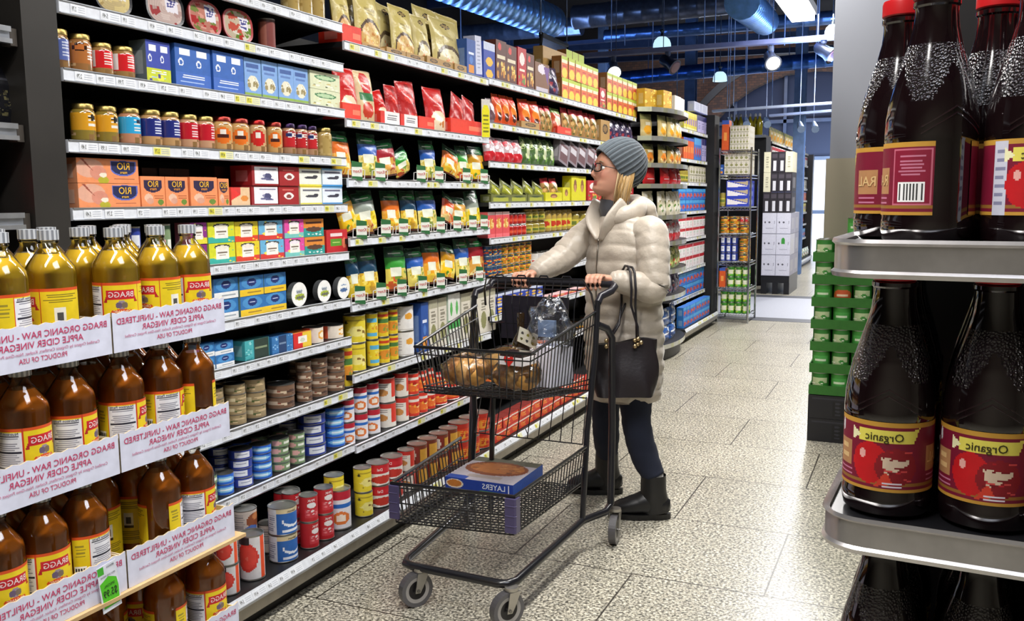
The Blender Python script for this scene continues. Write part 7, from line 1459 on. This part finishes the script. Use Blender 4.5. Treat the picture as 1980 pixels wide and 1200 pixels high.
# hood lying on the back, and the open collar
b = MB(); R0 = []
for i in range(13):
    a = -2.45+4.9*i/12; R0.append(NECK+(-F*math.cos(a)*.098+Lf*math.sin(a)*.108)+UP*(-.012+.03*math.cos(a)))
limb(b, R0, [(.022, .030)]+[(.030, .040)]*2+[(.038, .046)]*7+[(.030, .040)]*2+[(.022, .030)], 'bdb2a3', 'nylon', 20, sub=6, ring=quilt(.07, .07)); part(b, 'hood_collar', parent=coat)
b = MB(); limb(b, [NECK-F*.085+UP*.035, NECK-F*.125-UP*.0, NECK-F*.15-UP*.06, NECK-F*.155-UP*.12], [(.09, .045), (.12, .055), (.115, .05), (.06, .02)], 'b8ad9e', 'nylon', 28, up=F, sub=6, ring=quilt(.075, .06)); part(b, 'hood', parent=coat)
b = MB()
for sg, s2 in ((1, .0), (-1, .0)):
    A_, B_ = tz(1.265, .148, sg*.01), NECK+F*.03+Lf*sg*.085+UP*.03
    limb(b, [A_, A_.lerp(B_, .5)+F*.025+Lf*sg*.012, B_], [(.010, .018), (.014, .040), (.016, .036)], 'bdb2a3', 'nylon', 14, up=F, sub=5)
part(b, 'collar_flap', parent=coat)
b = MB(); pz_ = [tz(z, fz, -.004) for z, fz in ((1.27, .150), (1.2, .158), (1.1, .163), (.98, .163), (.85, .172), (.72, .173), (.58, .163))]; b.tube(pz_, .0035, '8d857a', 'metal', 6); part(b, 'zipper', parent=coat)
# trousers and boots
for hp, kn, an in ((HIP_L, KNE_L, ANK_L), (HIP_R, KNE_R, ANK_R)):
    b = MB(); limb(b, [hp, hp.lerp(kn, .5), kn, kn.lerp(an, .4), an+UP*.095], [.10, .088, .066, .064, .052], '141a2c', 'denim', 24, up=(0, 1, 0), sub=8, ring=lambda d, q, t: 1+.018*math.sin(d*70+3*q)+.012*math.sin(d*150-2*q)); part(b, 'trouser_leg')
    b = MB(); b.tube([an+UP*.07, an+UP*.112], .044, '9a9690', 'knit', 16); part(b, 'sock')
    b = MB(); d_ = Vector((-.955, -.296, 0)); s_ = Vector((-.296, .955, 0))
    g_ = Vector((an.x, an.y, 0))
    limb(b, [an+UP*.105, an+UP*.04, g_-d_*.004+UP*.08, g_-d_*.012+UP*.03], [(.050, .056), (.052, .058), (.050, .064), (.046, .066)], '121214', 'leather', 24, up=d_, sub=5, caps=False)
    limb(b, [g_-d_*.065+UP*.052, g_-d_*.03+UP*.062, g_+d_*.03+UP*.072, g_+d_*.08+UP*.062, g_+d_*.14+UP*.05, g_+d_*.19+UP*.038], [(.030, .038), (.045, .05), (.048, .058), (.05, .046), (.047, .034), (.026, .018)], '141416', 'leather', 24, sub=5)
    o = part(b, 'boot')
    b = MB(); N_ = 24; ol = []
    for i in range(N_):
        a = 2*math.pi*i/N_; x = math.cos(a); ol.append(g_+d_*(.062+x*.142)+s_*(math.sin(a)*(.05 if x > -.2 else .044)))
    b.add([p+UP*.001 for p in ol]+[p+UP*.026 for p in ol], [tuple(range(N_, 2*N_)), tuple(reversed(range(N_)))]+[(i, (i+1) % N_, N_+(i+1) % N_, N_+i) for i in range(N_)], '0c0c0e', 'plastic')
    part(b, 'boot_sole', False, o)
# handbag on the forearm
hb_c = Vector((-1.135, 3.69, .60)); bag = empty('handbag', hb_c, math.radians(24)); tag(bag, 'black leather handbag hanging from the shopper\'s forearm', 'handbag')
b = MB(); nb = 28
def bagp(u, v):
    a = 2*math.pi*u; cx = abs(math.cos(a))**.45*(1 if math.cos(a) > 0 else -1); sy = abs(math.sin(a))**.6*(1 if math.sin(a) > 0 else -1)
    w = .125+.012*math.sin(math.pi*v)+.008*v; d = .055*(1-.5*v)+.012*math.sin(3*v+2)
    return (w*cx+.006*math.sin(7*v+3*u*6), d*sy*(1+.1*math.sin(5*a+6*v)), v*.235-.014*math.cos(2*math.pi*u)*0+.015*math.sin(cx*2.6)*v)
b.grid(bagp, 40, 14, '1b1518', 'leather', wrapu=True); b.face([bagp(i/40, 0) for i in reversed(range(40))], '1b1518', 'leather'); b.face([bagp(i/40, 1) for i in range(40)], '0c0a0c', 'leather'); b.build('bag_body', bag, smooth='auto')
for sy in (-.02, .02):
    b = MB(); armc = WR_L.lerp(ELB_L, .38); ad = (ELB_L-WR_L).normalized(); pp_ = Vector((-ad.y, ad.x, 0)).normalized(); RM = Matrix.Rotation(-math.radians(24), 3, 'Z'); tq = lambda s_, z_: tuple(RM @ (armc+ad*(sy*.5)+pp_*s_*-1+UP*z_-hb_c))
    b.tube([(.052, sy*1.2, .235), (.05, sy, .30), tq(.066, -.09), tq(.070, -.02), tq(.055, .05), tq(.02, .072), tq(-.02, .072), tq(-.055, .05), tq(-.070, -.02), tq(-.066, -.09), (-.03, sy, .31), (-.075, sy*1.2, .235)], .0052, '17141a', 'leather', 8); b.build('strap', bag, smooth=True)
b = MB()
for x in (.05, -.072):
    for k in range(5): blob(b, (x+(k % 3-1)*.013, -.036+(k % 2)*.008, .218+k*.008), (.009, .007, .009), 'b9a27a', 'metal', 10, 8, .1, k)
b.build('bag_buckle', bag, smooth=True)
